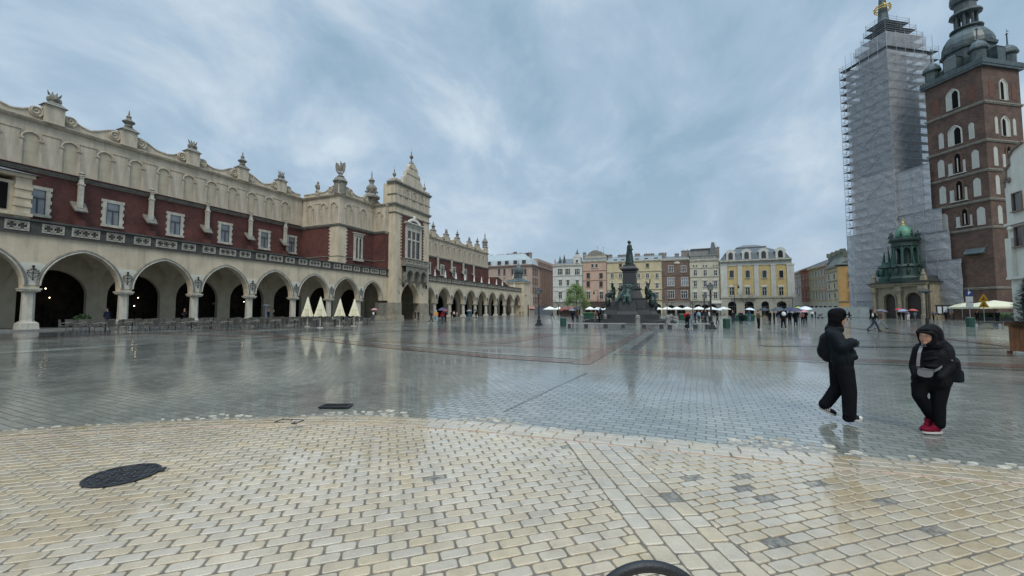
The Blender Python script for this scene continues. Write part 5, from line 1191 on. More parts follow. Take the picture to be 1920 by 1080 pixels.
q.add([(a+.2,YH-.2,z),(b-.2,YH-.2,z),(b-.2,YH+13,z),(a+.2,YH+13,z),(a+i2,YH+2.6,z+h1),(b-i2-1.6,YH+2.6,z+h1),(b-i2-1.6,YH+11,z+h1),(a+i2,YH+11,z+h1),(a+i,YH+.7,z+2.6),(b-i,YH+.7,z+2.6),(b-i,YH+12.5,z+2.6),(a+i,YH+12.5,z+2.6)],
 [(0,1,9,8),(1,2,10,9),(2,3,11,10),(3,0,8,11),(8,9,5,4),(9,10,6,5),(10,11,7,6),(11,8,4,7),(4,5,6,7)]); q.build('mansard_roof',mans,t,off=o)
q=MB(); q.box(a+i2-.2,b-i2-1.4,YH+2.4,YH+11.2,z+h1,z+h1+.3); q.add([(a+i2,YH+2.4,z+h1+.3),(b-i2-1.6,YH+2.4,z+h1+.3),(b-i2-4,YH+6,z+h1+1.5),(a+i2+2.6,YH+6,z+h1+1.5)],[(0,1,2,3)]); q.build('roof_ridge',leadm,t,off=o)
for x in(1370,1400,1432,1463.5):
    X,_=plY(x,489,YH); q=MB(); zz=z-.05; q.plate([(-1.5,0),(1.5,0),(1.5,2.8),(1.9,3.0),(1.1,4.0),(0,4.4),(-1.1,4.0),(-1.9,3.0),(-1.5,2.8)],(X,YH-.1,zz),(1,0,0),(0,0,1),(0,1,0),2.6); d_=q.build('dormer',whitep,t,off=o)
    q=MB(); q.plate([(-.75,.5)]+arch(.75,2.3,3.2,8,0)+[(.75,.5)],(X-o[0],-.16,zz),(1,0,0),(0,0,1),(0,1,0),.05); q.build('dormer_pane',glass,d_)
q=MB(); X,zt=plY(1434,461,YH+6); q.box(X-.4,X+.4,YH+5.6,YH+6.4,z+h1,zt); q.build('chimney',chm,t,off=o)
# big brown and pink block at the street on the left
PXX,_=plY(997,495,YH); t=thing('corner_building','large pink and brown corner block with pale sheet roof beyond the arcaded hall','building',(PXX-15,YH,0)); o=(PXX-15,YH,0)
ze=plY(997,497,YH)[1]; q=MB(); q.box(PXX-34,PXX-.02,YH,YH+40,0,ze); q.build('wall',pm_('salmon render',(0.36,0.28,0.235)),t,off=o)
q=MB(); q.box(PXX-34,PXX+.8,YH-.8,YH+40,ze-.2,ze+.35); q.build('cornice',mat('brown stone',(0.20,0.135,0.11),0.8,0.2),t,off=o)
q=MB(); q.add([(PXX-34,YH-.2,ze+.35),(PXX+.2,YH-.2,ze+.35),(PXX-1.2,YH+1.2,ze+3.0),(PXX-34,YH+1.2,ze+3.0),(PXX-34,YH+7,ze+6.6),(PXX-6.4,YH+7,ze+6.6),(PXX+.2,YH+9.5,ze+.35),(PXX-1.2,YH+9.5,ze+3.0),(PXX-6.4,YH+9.5,ze+6.6)],[(0,1,2,3),(3,2,5,4),(1,6,7,2),(2,7,8,5)]); q.build('mansard_roof',mat('pale sheet roof',(0.30,0.34,0.35),0.4,0.15,1),t,off=o)
for x in(918,937,951,967,983): X,z1=plY(x,491,YH); window(t,(X-o[0],-.4,ze+.6),0,2.0,1.9,'plain')
for yt,yb in((504,515),(521,532),(538,549)):
    for x in(936,946,961,966,980,985): 
        X,z1=plY(x,yt,YH); z0_=plY(x,yb,YH)[1]; window(t,(X-o[0],-.005,z0_),0,1.1,z1-z0_,'plain',fm=MATS['salmon render'])
# east side seen down the street
q=MB(); q.box(PXX-8,PXX-.4,YH+9.5,YH+40,ze+.35,ze+4.2); q.build('attic_storey',MATS['salmon render'],t,off=o)
for k in range(13): window(t,(PXX-.4+.005-o[0],11.0+2.2*k,ze+1.6),R(90),.9,1.3,'plain',fm=MATS['brown stone'])
q=MB()
for k in range(10): q.box(PXX,PXX+.7,YH+12+2.9*k,YH+12.8+2.9*k,4.5,ze-.9)
q.box(PXX,PXX+.5,YH+11,YH+40,3.8,4.5); q.build('pilaster_row',MATS['brown stone'],t,off=o)
darkg=mat('dark recessed windows',(0.03,0.03,0.034),0.3,0.3)
for k in range(10):
    q=MB(); q.box(PXX,PXX+.12,YH+12.85+2.9*k,YH+14.85+2.9*k,4.6,ze-1.2); w_=q.build('window_bay',darkg,t,off=o)
for k in range(3):
    for j in range(4): window(t,(PXX+.005-o[0],2.0+2.6*k,5.6+4.4*j),R(90),1.1,2.5,'plain',fm=MATS['brown stone'])
q=MB(); q.box(PXX,PXX+.15,YH+1,YH+40,0,3.6); q.build('shop_front',darkg,t,off=o)
chs=[(922,479,486,1.5),(936,478,484,2.5),(943,478,484,1.5),(957,476,484,4),(966,473,484,1.5),(981,475,484,6),(993,474,484,2)]
chimneys(t,o,chs,YH+3,chm)
# street front running away on the right (plane x=43.2)
XR=43.2
def sidehouse(label,xl,xr,yel,wm,rows,yb=590,style='plain',fm=None,gm=None,name='town_house',n=3,wpx=3):
    Ya=plX(xr,583,XR)[0]; Yb=plX(xl,583,XR)[0]; ze=plX(xr,yel,XR)[1]
    t=thing(name,label,'house',(XR,(Ya+Yb)/2,0)); o=(XR,(Ya+Yb)/2,0)
    q=MB(); q.box(XR,XR+14,Ya+.02,Yb-.02,0,ze); q.build('wall',wm,t,off=o)
    q=MB(); q.box(XR-.6,XR+.3,Ya+.02,Yb-.02,ze-.2,ze+.3); q.build('cornice',gm or wm,t,off=o)
    q=MB(); q.add([(XR-.6,Ya,ze+.3),(XR-.6,Yb,ze+.3),(XR+6,Yb,ze+3.2),(XR+6,Ya,ze+3.2),(XR+14,Ya,ze+.3),(XR+14,Yb,ze+.3)],[(0,1,2,3),(3,2,5,4),(0,3,4),(1,5,2)]); q.build('roof',leadm,t,off=o)
    for yt,ybm in rows:
        z1=plX(xr,yt,XR)[1]; z0_=plX(xr,ybm,XR)[1]
        q=MB(); q.box(XR-.2,XR,Ya+.03,Yb-.03,z1+.5,z1+.75); q.build('string_course',gm or wm,t,off=o)
        for k in range(n): window(t,(-.005,Ya+(Yb-Ya)*(k+.5)/n-o[1],z0_),R(-90),(Yb-Ya)/n*.36,z1-z0_,style,fm)
    q=MB(); zt=plX(xr,566,XR)[1]; q.box(XR-.12,XR,Ya+.03,Yb-.03,0,zt); g=q.build('ground_floor',stoneg,t,off=o)
    for k in range(2): q=MB(); y=Ya+(Yb-Ya)*(k+.5)/2; q.box(XR-.16,XR-.12,y-(Yb-Ya)*.14,y+(Yb-Ya)*.14,0,zt*.72); q.build('shop_opening',dark,t,off=o)
    return t,o,Ya,Yb,ze
sidehouse('grey pink house farthest along the side street, right of the ochre palace',1476,1504,509,pm_('grey pink render',(0.40,0.33,0.30)),[(520,532),(540,551)],fm=whitep)
sidehouse('red rendered house in the side street, second from its far end',1504,1519.5,503,pm_('old red render',(0.30,0.13,0.115)),[(512,521),(525,536),(545,558)],fm=pinkp)
sidehouse('greenish cream house with dark balcony in the middle of the side street',1519.5,1536,500,pm_('greenish cream render',(0.38,0.35,0.235)),[(508,516),(524,535),(546,559)],fm=crmp)
sidehouse('salmon and white house next to the ochre corner house in the side street',1536,1553,496,pm_('salmon cream render',(0.42,0.315,0.235)),[(503,513),(521,534),(545,560)],fm=whitep)
t,o,Ya,Yb,ze=sidehouse('ochre corner house beside the scaffolded tower',1553,1573.5,498,pm_('light ochre render',(0.45,0.39,0.24)),[(511,522),(529,540),(548,559)],n=2,gm=greyg)
q=MB(); q.box(XR+.05,XR+13.9,Ya-.02,Ya+.0,0,ze-.25); q.build('side_wall',pm_('warm ochre render',(0.55,0.34,0.135),.2),t,off=o)
for zt_,zb_ in((509,520),(527,538),(547,559)):
    z1=plY(1594,zt_,Ya)[1]; z0_=plY(1594,zb_,Ya)[1]; window(t,(plY(1593.5,520,Ya)[0]-o[0],Ya-.025-o[1],z0_),0,1.0,z1-z0_,'plain',fm=MATS['warm ochre render'])
q=MB(); z=plY(1585,565,Ya)[1]; q.box(XR,XR+13.9,Ya-.3,Ya-.02,z-.1,z+.15); q.build('string_course',greyg,t,off=o)
q=MB(); gr=mat('mossy roof',(0.10,0.115,0.095),0.6,0.3,1); q.box(XR-.4,XR+13.5,Ya-.4,Yb,ze+.3,ze+.5); q.add([(XR-.4,Ya-.4,ze+.5),(XR+13.5,Ya-.4,ze+.5),(XR+13.5,Yb,ze+.5),(XR-.4,Yb,ze+.5),(XR+4.5,Ya+4,ze+5.5),(XR+13.5,Ya+4,ze+5.5),(XR+4.5,Yb,ze+5.5),(XR+13.5,Yb,ze+5.5)],[(0,1,5,4),(0,4,6,3),(4,5,7,6)]); q.build('corner_roof',gr,t,off=o)
q=MB(); q.box(XR+2.2,XR+3,Ya+1.5,Yb+6,ze+.5,ze+4.3)
for k in range(4): q.box(XR+2.0,XR+3.2,Ya+3+4*k,Ya+4.4+4*k,ze+4.3,ze+5.6)
q.box(XR+5,XR+7.4,Ya+1.4,Ya+3.4,ze+.5,ze+7.0); q.build('fire_wall',mat('green grey wall',(0.13,0.14,0.115),0.9,0.3,1),t,off=o)
# white gabled house cropped by the right edge
wt=thing('gabled_house','white house with a scrolled gable cropped by the right edge of the picture','house',(38.6,66,0)); o=(38.6,66,0); wp=pm_('bright white render',(0.60,0.59,0.52),.25)
yN=71.5; q=MB(); q.box(38.6,52,52,yN,0,17.2); q.build('wall',wp,wt,off=o)
prof=[(0,17.2),(0,18.0),(.5,18.6),(.5,19.6),(1.2,20.0),(1.0,21.0),(1.8,21.6),(2.6,21.9),(3.6,22.0),(6,24.5),(9,24.5),(9,17.2)]
q=MB(); q.plate([(a,z) for a,z in prof],(38.6,yN-.05,0),(0,-1,0),(0,0,1),(1,0,0),.6); q.build('gable',wp,wt,off=o)
q=MB(); pts=[(38.5,yN-.1,17.4),(38.5,yN,18.1),(38.5,yN-.4,18.6),(38.5,yN-.4,19.6),(38.5,yN-1.1,20.0),(38.5,yN-1,21),(38.5,yN-1.8,21.7),(38.5,yN-3.6,22.1)]; q.path(pts,.16,6)
for i in range(14): a=i*.5; r=.5-.03*i; q.tube((38.5,yN-.75+r*math.cos(a),18.1+r*math.sin(a)),(38.5,yN-.75+(r-.03)*math.cos(a+.5),18.1+(r-.03)*math.sin(a+.5)),.11)
q.build('gable_scroll',mat('brown stone trim',(0.20,0.15,0.12),0.8,0.2),wt,off=o)
for z0_,h in((14.0,2.2),(9.6,2.4)):
    window(wt,(-.005,yN-2.0-o[1],z0_),R(-90),1.3,h,'plain',fm=MATS['brown stone trim'])
    window(wt,(-.005,yN-5.5-o[1],z0_),R(-90),1.3,h,'plain',fm=MATS['brown stone trim'])
q=MB(); q.box(38.3,38.6,52,yN+.1,12.4,12.7); q.box(38.2,38.6,52,yN+.1,5.6,5.9); q.ell((38.45,yN-.7,12.0),.2,.5,.3,8,6); q.box(38.2,38.6,yN-1.1,yN-.1,5.9,10.8); q.build('stone_trim',wp,wt,off=o)
q=MB(); q.plate([(-1.3,0)]+arch(1.3,3.0,4.2,8,0)+[(1.3,0)],(38.58,yN-2.9,0),(0,-1,0),(0,0,1),(-1,0,0),.06); q.build('door',dframe,wt,off=o)
# ================================================================== MONUMENT
MX,MY=-7.2,64.2
mon=thing('monument','dark stone and bronze monument with a standing figure on a tall pedestal','monument',(MX,MY,0))
def mb_(q,n,m,sm=False): return q.build(n,m,mon,sm)
q=MB()
for i,(h,z0_,z1) in enumerate(((6.6,0,.16),(6.2,.16,.32),(5.6,.32,.5),(4.2,.5,1.15))): 
    pts=[(-h,-h*.55),(-h*.55,-h),(h*.55,-h),(h,-h*.55),(h,h*.55),(h*.55,h),(-h*.55,h),(-h,h*.55)]
    q.plate(pts,(0,0,z0_),(1,0,0),(0,1,0),(0,0,1),z1-z0_)
mb_(q,'steps',granite)
q=MB(); q.frus((0,0),(3.1,3.1),(2.95,2.95),1.15,1.9); q.box(-3.0,3.0,-3.0,3.0,1.9,2.02); q.frus((0,0),(2.5,2.5),(2.35,2.35),2.02,3.4); q.box(-2.45,2.45,-2.45,2.45,3.4,3.56); q.frus((0,0),(1.75,1.75),(1.4,1.4),3.56,4.9); q.box(-1.6,1.6,-1.6,1.6,4.9,5.15)
for a in range(4):
    c,s_=round(math.cos(a*math.pi/2)),round(math.sin(a*math.pi/2)); cx,cy=2.6*c,2.6*s_; hx,hy=(1.1,1.35) if c else (1.35,1.1); q.frus((cx,cy),(hx+.15,hy+.15),(hx,hy),1.15,1.6); q.frus((cx,cy),(hx-.1,hy-.1),(hx-.25,hy-.25),1.6,3.0)
mb_(q,'pedestal_base',granite)
q=MB(); q.frus((0,0),(1.0,1.0),(.93,.93),5.15,7.7); q.box(-1.05,1.05,-1.05,1.05,5.15,5.45); q.box(-.58,.58,-1.01,-.93,5.8,6.9); mb_(q,'shaft',granite)
q=MB(); q.box(-1.03,1.03,-1.03,1.03,7.5,7.62); q.frus((0,0),(1.0,1.0),(1.25,1.25),7.7,7.95); q.box(-1.28,1.28,-1.28,1.28,7.95,8.12); q.frus((0,0),(1.05,1.05),(.9,.9),8.12,8.45); q.box(-.85,.85,-.85,.85,8.45,8.7); mb_(q,'capstone',granite)
# voxel figures ----------------------------------------------------------------
def capsule(q,p,r,p2,r2,seg=10,m=0): q.tube(p,p2,r,r2,seg,m); q.ball(p,r,seg,6,m); q.ball(p2,r2,seg,6,m)
def voxmesh(q,name,mats,vox,smooth_it=4,prims=None):
    """fuse overlapping solids into ONE continuous surface; faces take the material of the nearest solid"""
    src=q.build('tmp',mats[0] if isinstance(mats,(list,tuple)) else mats)
    md=src.modifiers.new('r','REMESH'); md.mode='VOXEL'; md.voxel_size=vox
    sm=src.modifiers.new('s','SMOOTH'); sm.iterations=smooth_it; sm.factor=.5
    dg=bpy.context.evaluated_depsgraph_get(); me=bpy.data.meshes.new_from_object(src.evaluated_get(dg)); me.name=name
    mi=np.array(q.m,dtype=int); fc=np.array([np.mean([q.v[i] for i in f],axis=0) for f in q.f])
    sd_=src.data; bpy.data.objects.remove(src); bpy.data.meshes.remove(sd_)
    me.materials.clear()
    ml=mats if isinstance(mats,(list,tuple)) else [mats]
    for m in ml: me.materials.append(m)
    n=len(me.polygons); ce=np.empty(n*3); me.polygons.foreach_get('center',ce); ce=ce.reshape(-1,3)
    if len(ml)>1:
        idx=np.empty(n,dtype=np.int32)
        for a in range(0,n,2000):
            d=((ce[a:a+2000,None,:]-fc[None])**2).sum(2); idx[a:a+2000]=mi[d.argmin(1)]
        me.polygons.foreach_set('material_index',idx)
    me.polygons.foreach_set('use_smooth',[True]*n); me.update(); return me
def robed(h=3.7,seed=1):
    r_=random.Random(seed); q=MB(); s=h/1.75
    def e(c,a,b,d): q.ell((c[0]*s,c[1]*s,c[2]*s),a*s,b*s,d*s,12,8)
    capsule(q,(0,0,.12*s),.31*s,(0,0,.85*s),.23*s); capsule(q,(.0,-.06*s,.85*s),.19*s,(.01*s,-.1*s,1.34*s),.16*s); capsule(q,(.0,.06*s,.85*s),.19*s,(.01*s,.1*s,1.34*s),.16*s); capsule(q,(.05*s,-.15*s,.05*s),.2*s,(.05*s,-.1*s,.7*s),.14*s)
    capsule(q,(.0,-.17*s,1.38*s),.09*s,(.05*s,-.23*s,1.05*s),.07*s); capsule(q,(.05*s,-.23*s,1.05*s),.065*s,(.22*s,-.08*s,1.12*s),.05*s)
    capsule(q,(.0,.17*s,1.38*s),.09*s,(-.02*s,.24*s,1.05*s),.07*s); capsule(q,(-.02*s,.24*s,1.05*s),.06*s,(.12*s,.2*s,.85*s),.05*s)
    capsule(q,(0,0,1.45*s),.075*s,(.02*s,0,1.55*s),.07*s); e((.03,0,1.64),.095,.085,.125); e((-.03,0,1.66),.10,.10,.12); q.ball((.14*s,0,1.63*s),.025*s)
    for k in range(16):
        a=r_.uniform(0,6.28); b=a+r_.uniform(-.35,.35); capsule(q,(.25*s*math.cos(a),.25*s*math.sin(a),.04*s),.055*s,(.17*s*math.cos(b),.17*s*math.sin(b),r_.uniform(.8,1.25)*s),.035*s,6)
    return q
me=voxmesh(robed(3.75,1),'figure',bronze,.055); f=bpy.data.objects.new('statue',me); COL.objects.link(f); f.parent=mon; f.location=(0,0,8.7); f.rotation_euler=(0,0,R(20)); f['label']='standing bronze figure in a long coat facing right'
def seated(arms,wings=False,seed=1):
    q=MB(); capsule(q,(0,0,.15),.36,(0,-.25,.75),.33); capsule(q,(0,.1,.7),.33,(0,.12,1.45),.25); capsule(q,(-.2,-.2,.65),.2,(-.25,-.75,.6),.15); capsule(q,(.2,-.2,.65),.2,(.28,-.8,.55),.15)
    capsule(q,(-.25,-.75,.6),.15,(-.25,-.7,.0),.13); capsule(q,(.28,-.8,.55),.15,(.3,-.85,-.1),.13); capsule(q,(0,.1,1.5),.1,(0,.05,1.75),.1); q.ell((0,.02,1.92),.15,.17,.2)
    for sx,a in zip((-1,1),arms): capsule(q,(sx*.28,.1,1.45),.12,a[0],.1,8); capsule(q,a[0],.1,a[1],.07,8)
    r_=random.Random(seed)
    for k in range(14): x=r_.uniform(-.45,.45); capsule(q,(x,-.1-r_.uniform(0,.6),.8),.07,(x*1.3,-.5-r_.uniform(0,.5),-.2),.06,6)
    return q
A=voxmesh(seated((((-.6,-.1,1.2),(-.75,-.4,.9)),((.55,-.1,1.3),(1.0,-.3,1.75)))),'figure',bronzeg,.06)
B=voxmesh(seated((((-.55,-.1,1.1),(-.3,-.5,.9)),((.6,.1,1.6),(1.05,.1,2.3))),seed=4),'figure',bronze,.06)
for (x,y,z,rz,me_,lab) in ((0,-2.9,3.1,0,A,'seated bronze allegory on the front side'),(-2.6,0,3.6,R(-90),B,None),(2.6,0,3.6,R(90),B,None),(0,2.8,3.1,R(180),A,None)):
    f=bpy.data.objects.new('bronze_group',me_); COL.objects.link(f); f.parent=mon; f.location=(x,y,z); f.rotation_euler=(0,0,rz); f.scale=(1.15,1.15,1.1)
    if lab: f['label']=lab
q=MB()
for k in range(9): a=k*.4; q.tube((1.0*math.cos(a)*.6,-2.75,5.2+.3*math.sin(a)),(.95*math.cos(a+.4)*.6,-2.75,5.2+.3*math.sin(a+.4)),.11)
q.tube((-.4,-2.9,4.9),(-1.7,-3.3,3.0),.16,.3); q.tube((.3,-2.9,5.1),(1.1,-3.0,5.4),.1,.05); mb_(q,'garland',bronzeg)
q=MB(); q.tube((2.7,-.2,5.0),(3.0,-.2,6.4),.09); q.tube((2.5,.4,5.5),(2.3,.4,6.2),.12,.05)
q.ell((3.3,-1.2,3.0),.5,.5,.8); q.ell((3.5,.8,2.5),.5,.6,.8); q.tube((3.4,-.4,3.3),(3.0,-.4,4.4),.25,.12); q.ell((-3.2,-1.0,3.0),.4,.5,.8); q.tube((-3.4,-.9,3.0),(-4.0,-.9,2.4),.12,.06); mb_(q,'trophies',bronze)
# ================================================================== STREET FURNITURE
def bench(px0,px1,yg,label,i):
    x0,y0=gnd(px0,yg); x1,y1=gnd(px1,yg+.25); L_=math.hypot(x1-x0,y1-y0); t=thing('stone_bench',label,'bench',((x0+x1)/2,(y0+y1)/2,0),math.atan2(y1-y0,x1-x0),'stone slab benches in front of the monument')
    q=MB(); q.box(-L_/2,L_/2,-.27,.27,.40,.49); q.build('seat',mat('pale bench slab',(0.27,0.265,0.25),0.3,0.2,3),t)
    for s_,w in((-1,.28),(1,.28)): q=MB(); q.box(s_*(L_/2-.18)-w/2,s_*(L_/2-.18)+w/2,-.24,.24,0,.40); q.build('support',granite,t)
bench(1064,1102,615,'stone slab bench beside the dark green litter bin, leftmost of the row',0); bench(1096,1140,615.3,'stone slab bench second from the left in front of the monument',1); bench(1131,1172,615.5,'third stone slab bench from the left, directly below the left corner of the monument steps',2)
bench(1204,1244,616,'free standing stone slab bench right of the single bollard',3); bench(1252,1292,617,'stone slab bench just left of the person in the red jacket',4); bench(1300,1331,616.3,'stone slab bench right of the person in red, ending at the tall lamp post',5)
def bollard(px,yg,label,s=1.0):
    x,y=gnd(px,yg); t=thing('stone_bollard',label,'bollard',(x,y,0),0,'stone bollards around the monument')
    q=MB(); q.lathe(0,0,[(.34*s,0),(.34*s,.12),(.3*s,.16),(.27*s,.72*s),(.33*s,.76*s),(.33*s,.86*s),(.24*s,.9*s)],8,R(22.5)); q.build('post',gran2,t)
    q=MB(); q.lathe(0,0,[(.24*s,.9*s),(.27*s,1.0*s),(.2*s,1.12*s),(.06*s,1.18*s)],10); q.build('cap',gran2,t); return x,y
P=[bollard(1091,603.5,'grey stone bollard behind the leftmost benches'),bollard(1135,604,'grey stone bollard in front of the left corner of the monument steps'),bollard(1196,609,'grey stone bollard standing alone before the middle of the monument'),bollard(1252.5,609,'front one of the paired grey stone bollards right of the monument'),bollard(1258.5,604.5,'rear one of the paired grey stone bollards right of the monument')]
def chain(a,b,label,n=18):
    q=MB(); pts=[(a[0]+(b[0]-a[0])*i/n-a[0],a[1]+(b[1]-a[1])*i/n-a[1],.75-.9*(i/n)*(1-i/n)*1.6) for i in range(n+1)]; q.path(pts,.045,5); o=q.build('chain',iron,None,loc=(a[0],a[1],0)); tag(o,label,'chain','sagging iron chains between the bollards')
chain(P[0],P[1],'sagging iron chain left of the monument steps'); chain(P[1],(P[1][0]+4,P[1][1]+3),'short iron chain close against the monument steps'); chain(P[4],(2.6,59),'sagging iron chain running right from the paired bollards'); chain(P[2],P[3],'sagging iron chain from the middle bollard to the paired bollards')
def bin_(px,yg,label,h=.98,r=.3):
    x,y=gnd(px,yg); t=thing('litter_bin',label,'litter bin',(x,y,0),0,'dark green litter bins')
    q=MB(); q.lathe(0,0,[(r,.02),(r*1.02,h*.8),(r*1.05,h*.84)],14); 
    for k in range(14): a=6.2832*k/14; q.tube((r*math.cos(a),r*math.sin(a),.05),(r*math.cos(a),r*math.sin(a),h*.8),.02,seg=4)
    q.build('body',greenp,t); q=MB(); q.lathe(0,0,[(r*1.05,h*.84),(r*1.08,h*.9),(r*.8,h*.98),(r*.2,h)],14); q.build('lid',greenp,t)
bin_(1056,612.8,'dark green litter bin at the left end of the benches'); bin_(1362.5,616,'dark green litter bin right of the tall lamp post'); bin_(1820,614,'dark green litter bin below the parking sign',1.05,.3)
def lamp(px,yg,ytop,label,cross=True):
    x,y=gnd(px,yg); f=-x*_s+y*_c; H=CAMH+(583-ytop)*f/FPX; t=thing('street_lamp',label,'street lamp',(x,y,0),0,'cast iron lantern posts')
    q=MB(); q.lathe(0,0,[(.45,0),(.45,.12),(.34,.16),(.3,.3),(.22,.36),(.24,.6),(.14,.7),(.12,1.0)],8,R(22.5)); q.build('base',iron,t)
    q=MB(); q.lathe(0,0,[(.11,1.0),(.14,1.1),(.085,1.2),(.07,H*.68),(.12,H*.70),(.07,H*.72),(.10,H*.80),(.05,H*.84)],10)
    if cross: q.tube((-.38,0,H*.73),(.38,0,H*.73),.03); q.ball((-.38,0,H*.73),.05); q.ball((.38,0,H*.73),.05)
    q.build('post',iron,t)
    a=.16; b=.27; z0_,z1=H*.84,H*.94
    q=MB(); q.frus((0,0),(b+.03,b+.03),(.06,.06),z1,z1+.2); q.lathe(0,0,[(.06,z1+.2),(.09,z1+.24),(.02,H+.02)],6); q.box(-a,a,-a,a,z0_-.03,z0_)
    for sx in(-1,1):
        for sy in(-1,1): q.tube((sx*a,sy*a,z0_),(sx*b,sy*b,z1),.018,seg=4)
    l=q.build('lantern',iron,t); q=MB(); q.frus((0,0),(a-.01,a-.01),(b-.01,b-.01),z0_,z1); q.build('glass',mat('lantern glass',(0.16,0.18,0.18),0.2,0.2,4),l)
lamp(1010.5,610,540,'tall black iron lamp post standing alone between the arcade and the litter bin'); lamp(1334,616.5,530,'tall black iron lamp post with a crossbar, right end of the benches'); lamp(1321.5,603,550,'black iron lamp post farther back, just left of the tall crossbar lamp')
# church square lamp with a mushroom head
x,y=24.4,57.6; t=thing('street_lamp','slim black lamp post with a wide flat hood in front of the church porch','street lamp',(x,y,0)); q=MB(); q.tube((0,0,0),(0,0,3.6),.09,.045,8); q.lathe(0,0,[(.16,0),(.14,.9),(.08,1.0)],8); q.build('post',iron,t)
q=MB(); q.lathe(0,0,[(.06,3.5),(.2,3.62),(.5,3.66),(.52,3.74),(.2,3.92),(.08,3.98),(.03,4.1)],14); q.build('hood',iron,t)
for px,yg,yt,lab in((1121.5,594,545,'slender curved arm lamp in front of the pink house'),(1378,594,534,'slender curved arm lamp in front of the ochre palace')):
    x,y=gnd(px,yg); f=-x*_s+y*_c; H=CAMH+(583-yt)*f/FPX; sgn=-1 if px<1200 else 1; t=thing('street_lamp',lab,'street lamp',(x,y,0)); q=MB(); q.tube((0,0,0),(0,0,H),.12,.06,6); q.path([(0,0,H),(sgn*.5,0,H+.25),(sgn*1.1,0,H-.1)],.05); q.build('post',iron,t)
    q=MB(); q.lathe(sgn*1.1,0,[(.25,H-1.0),(.3,H-.9),(.1,H-.1)],8); q.build('lantern',iron,t)
# dark green market crates / barriers
for a,b,yt,yb,lab in((1093,1113.5,586,598,'dark green planter box left of the monument, behind the bollards'),(1273.5,1284,589,600,'dark green planter box behind the person in the red jacket'),(1376,1396,590,601.5,'left one of the two long dark green planter boxes in front of the ochre palace'),(1396.5,1413,590,601.8,'right one of the two long dark green planter boxes in front of the ochre palace')):
    x0,y0=gnd(a,yb); x1,y1=gnd(b,yb); f=-x0*_s+y0*_c; h=(yb-yt)*f/FPX; L_=math.hypot(x1-x0,y1-y0)
    t=thing('planter_box',lab,'planter',((x0+x1)/2,(y0+y1)/2,0),math.atan2(y1-y0,x1-x0)); q=MB(); q.frus((0,0),(L_/2-.1,.4),(L_/2,.5),0,h*.8); q.box(-L_/2-.05,L_/2+.05,-.55,.55,h*.8,h*.88); q.build('box',greenp,t); q=MB(); q.box(-L_/2+.1,L_/2-.1,-.4,.4,h*.86,h*.93)
    r_=random.Random(a)
    for k in range(30): xx=r_.uniform(-L_/2,L_/2); q.ell((xx,r_.uniform(-.35,.35),h*.93),.2,.2,.15,5,4)
    q.build('plants',hedgem,t)
# ---------------------------------------------------------------- cafe parasols
def parasol(loc,r,ztop,zrim,m,label,group,n=8,square=False,flap=.25,cat='parasol'):
    t=thing('parasol',label,cat,loc,rs.uniform(0,.4) if not square else YAW*.0,group); 
    q=MB(); vs=[(0,0,ztop)]; n=4 if square else n; ring=[]
    rr=r*(1.25 if square else 1); a0=R(45) if square else 0
    for k in range(n*2):
        a=a0+math.pi*k/n; e=1 if k%2==0 else (math.cos(math.pi/n)*.985); z=zrim+(0 if k%2==0 else .04); ring.append((rr*e*math.cos(a),rr*e*math.sin(a),z))
    vs+= [(x*.5,y*.5,zrim+(ztop-zrim)*.56) for x,y,z in ring]+ring+[(x*1.0,y*1.0,z-flap) for x,y,z in ring]; N_=2*n
    fs=[(0,1+i,1+(i+1)%N_) for i in range(N_)]+[(1+i,1+N_+i,1+N_+(i+1)%N_,1+(i+1)%N_) for i in range(N_)]+[(1+N_+i,1+2*N_+i,1+2*N_+(i+1)%N_,1+N_+(i+1)%N_) for i in range(N_)]
    q.add(vs,fs); q.build('canopy',m,t); q=MB(); q.tube((0,0,0),(0,0,ztop+.12),.045,seg=8); q.box(-.4,.4,-.4,.4,0,.08); q.build('pole',dframe,t)
    return t
NG='white parasols of the cafes in front of the north houses'
WP=[(1031,574.5,13),(1048,575,9),(1106,575,10),(1121,575.5,9),(1140,576,11),(1222,575.5,9),(1232.5,575.5,11),(1251,575,11),(1269.5,575,12),(1288.5,575,11.5),(1310.5,574.5,12),(1334.5,575,12),(1357,575,13)]
WL=['white parasol farthest left, beside the dark street corner','small white parasol between the farthest left one and the brown market tent','white parasol just right of the green tree','white parasol behind the black and white umbrella','white parasol touching the left edge of the monument','white parasol just emerging right of the monument base','second white parasol right of the monument','third white parasol right of the monument, under the brown house edge','white parasol before the left half of the brown brick house','white parasol before the right half of the brown brick house','white parasol before the cream house, left of the lamp posts','white parasol directly behind the tall crossbar lamp post','rightmost white parasol before the ochre palace corner']
for (px,yt,w),lab in zip(WP,WL):
    f=150.0 if px>1100 else 158.0; x,y,z=atd(px,yt,f); r=w*f/FPX*.98; parasol((x,y,0),r,max(3.1,z),2.3,canvasw,lab,NG)
r_=random.Random(5)
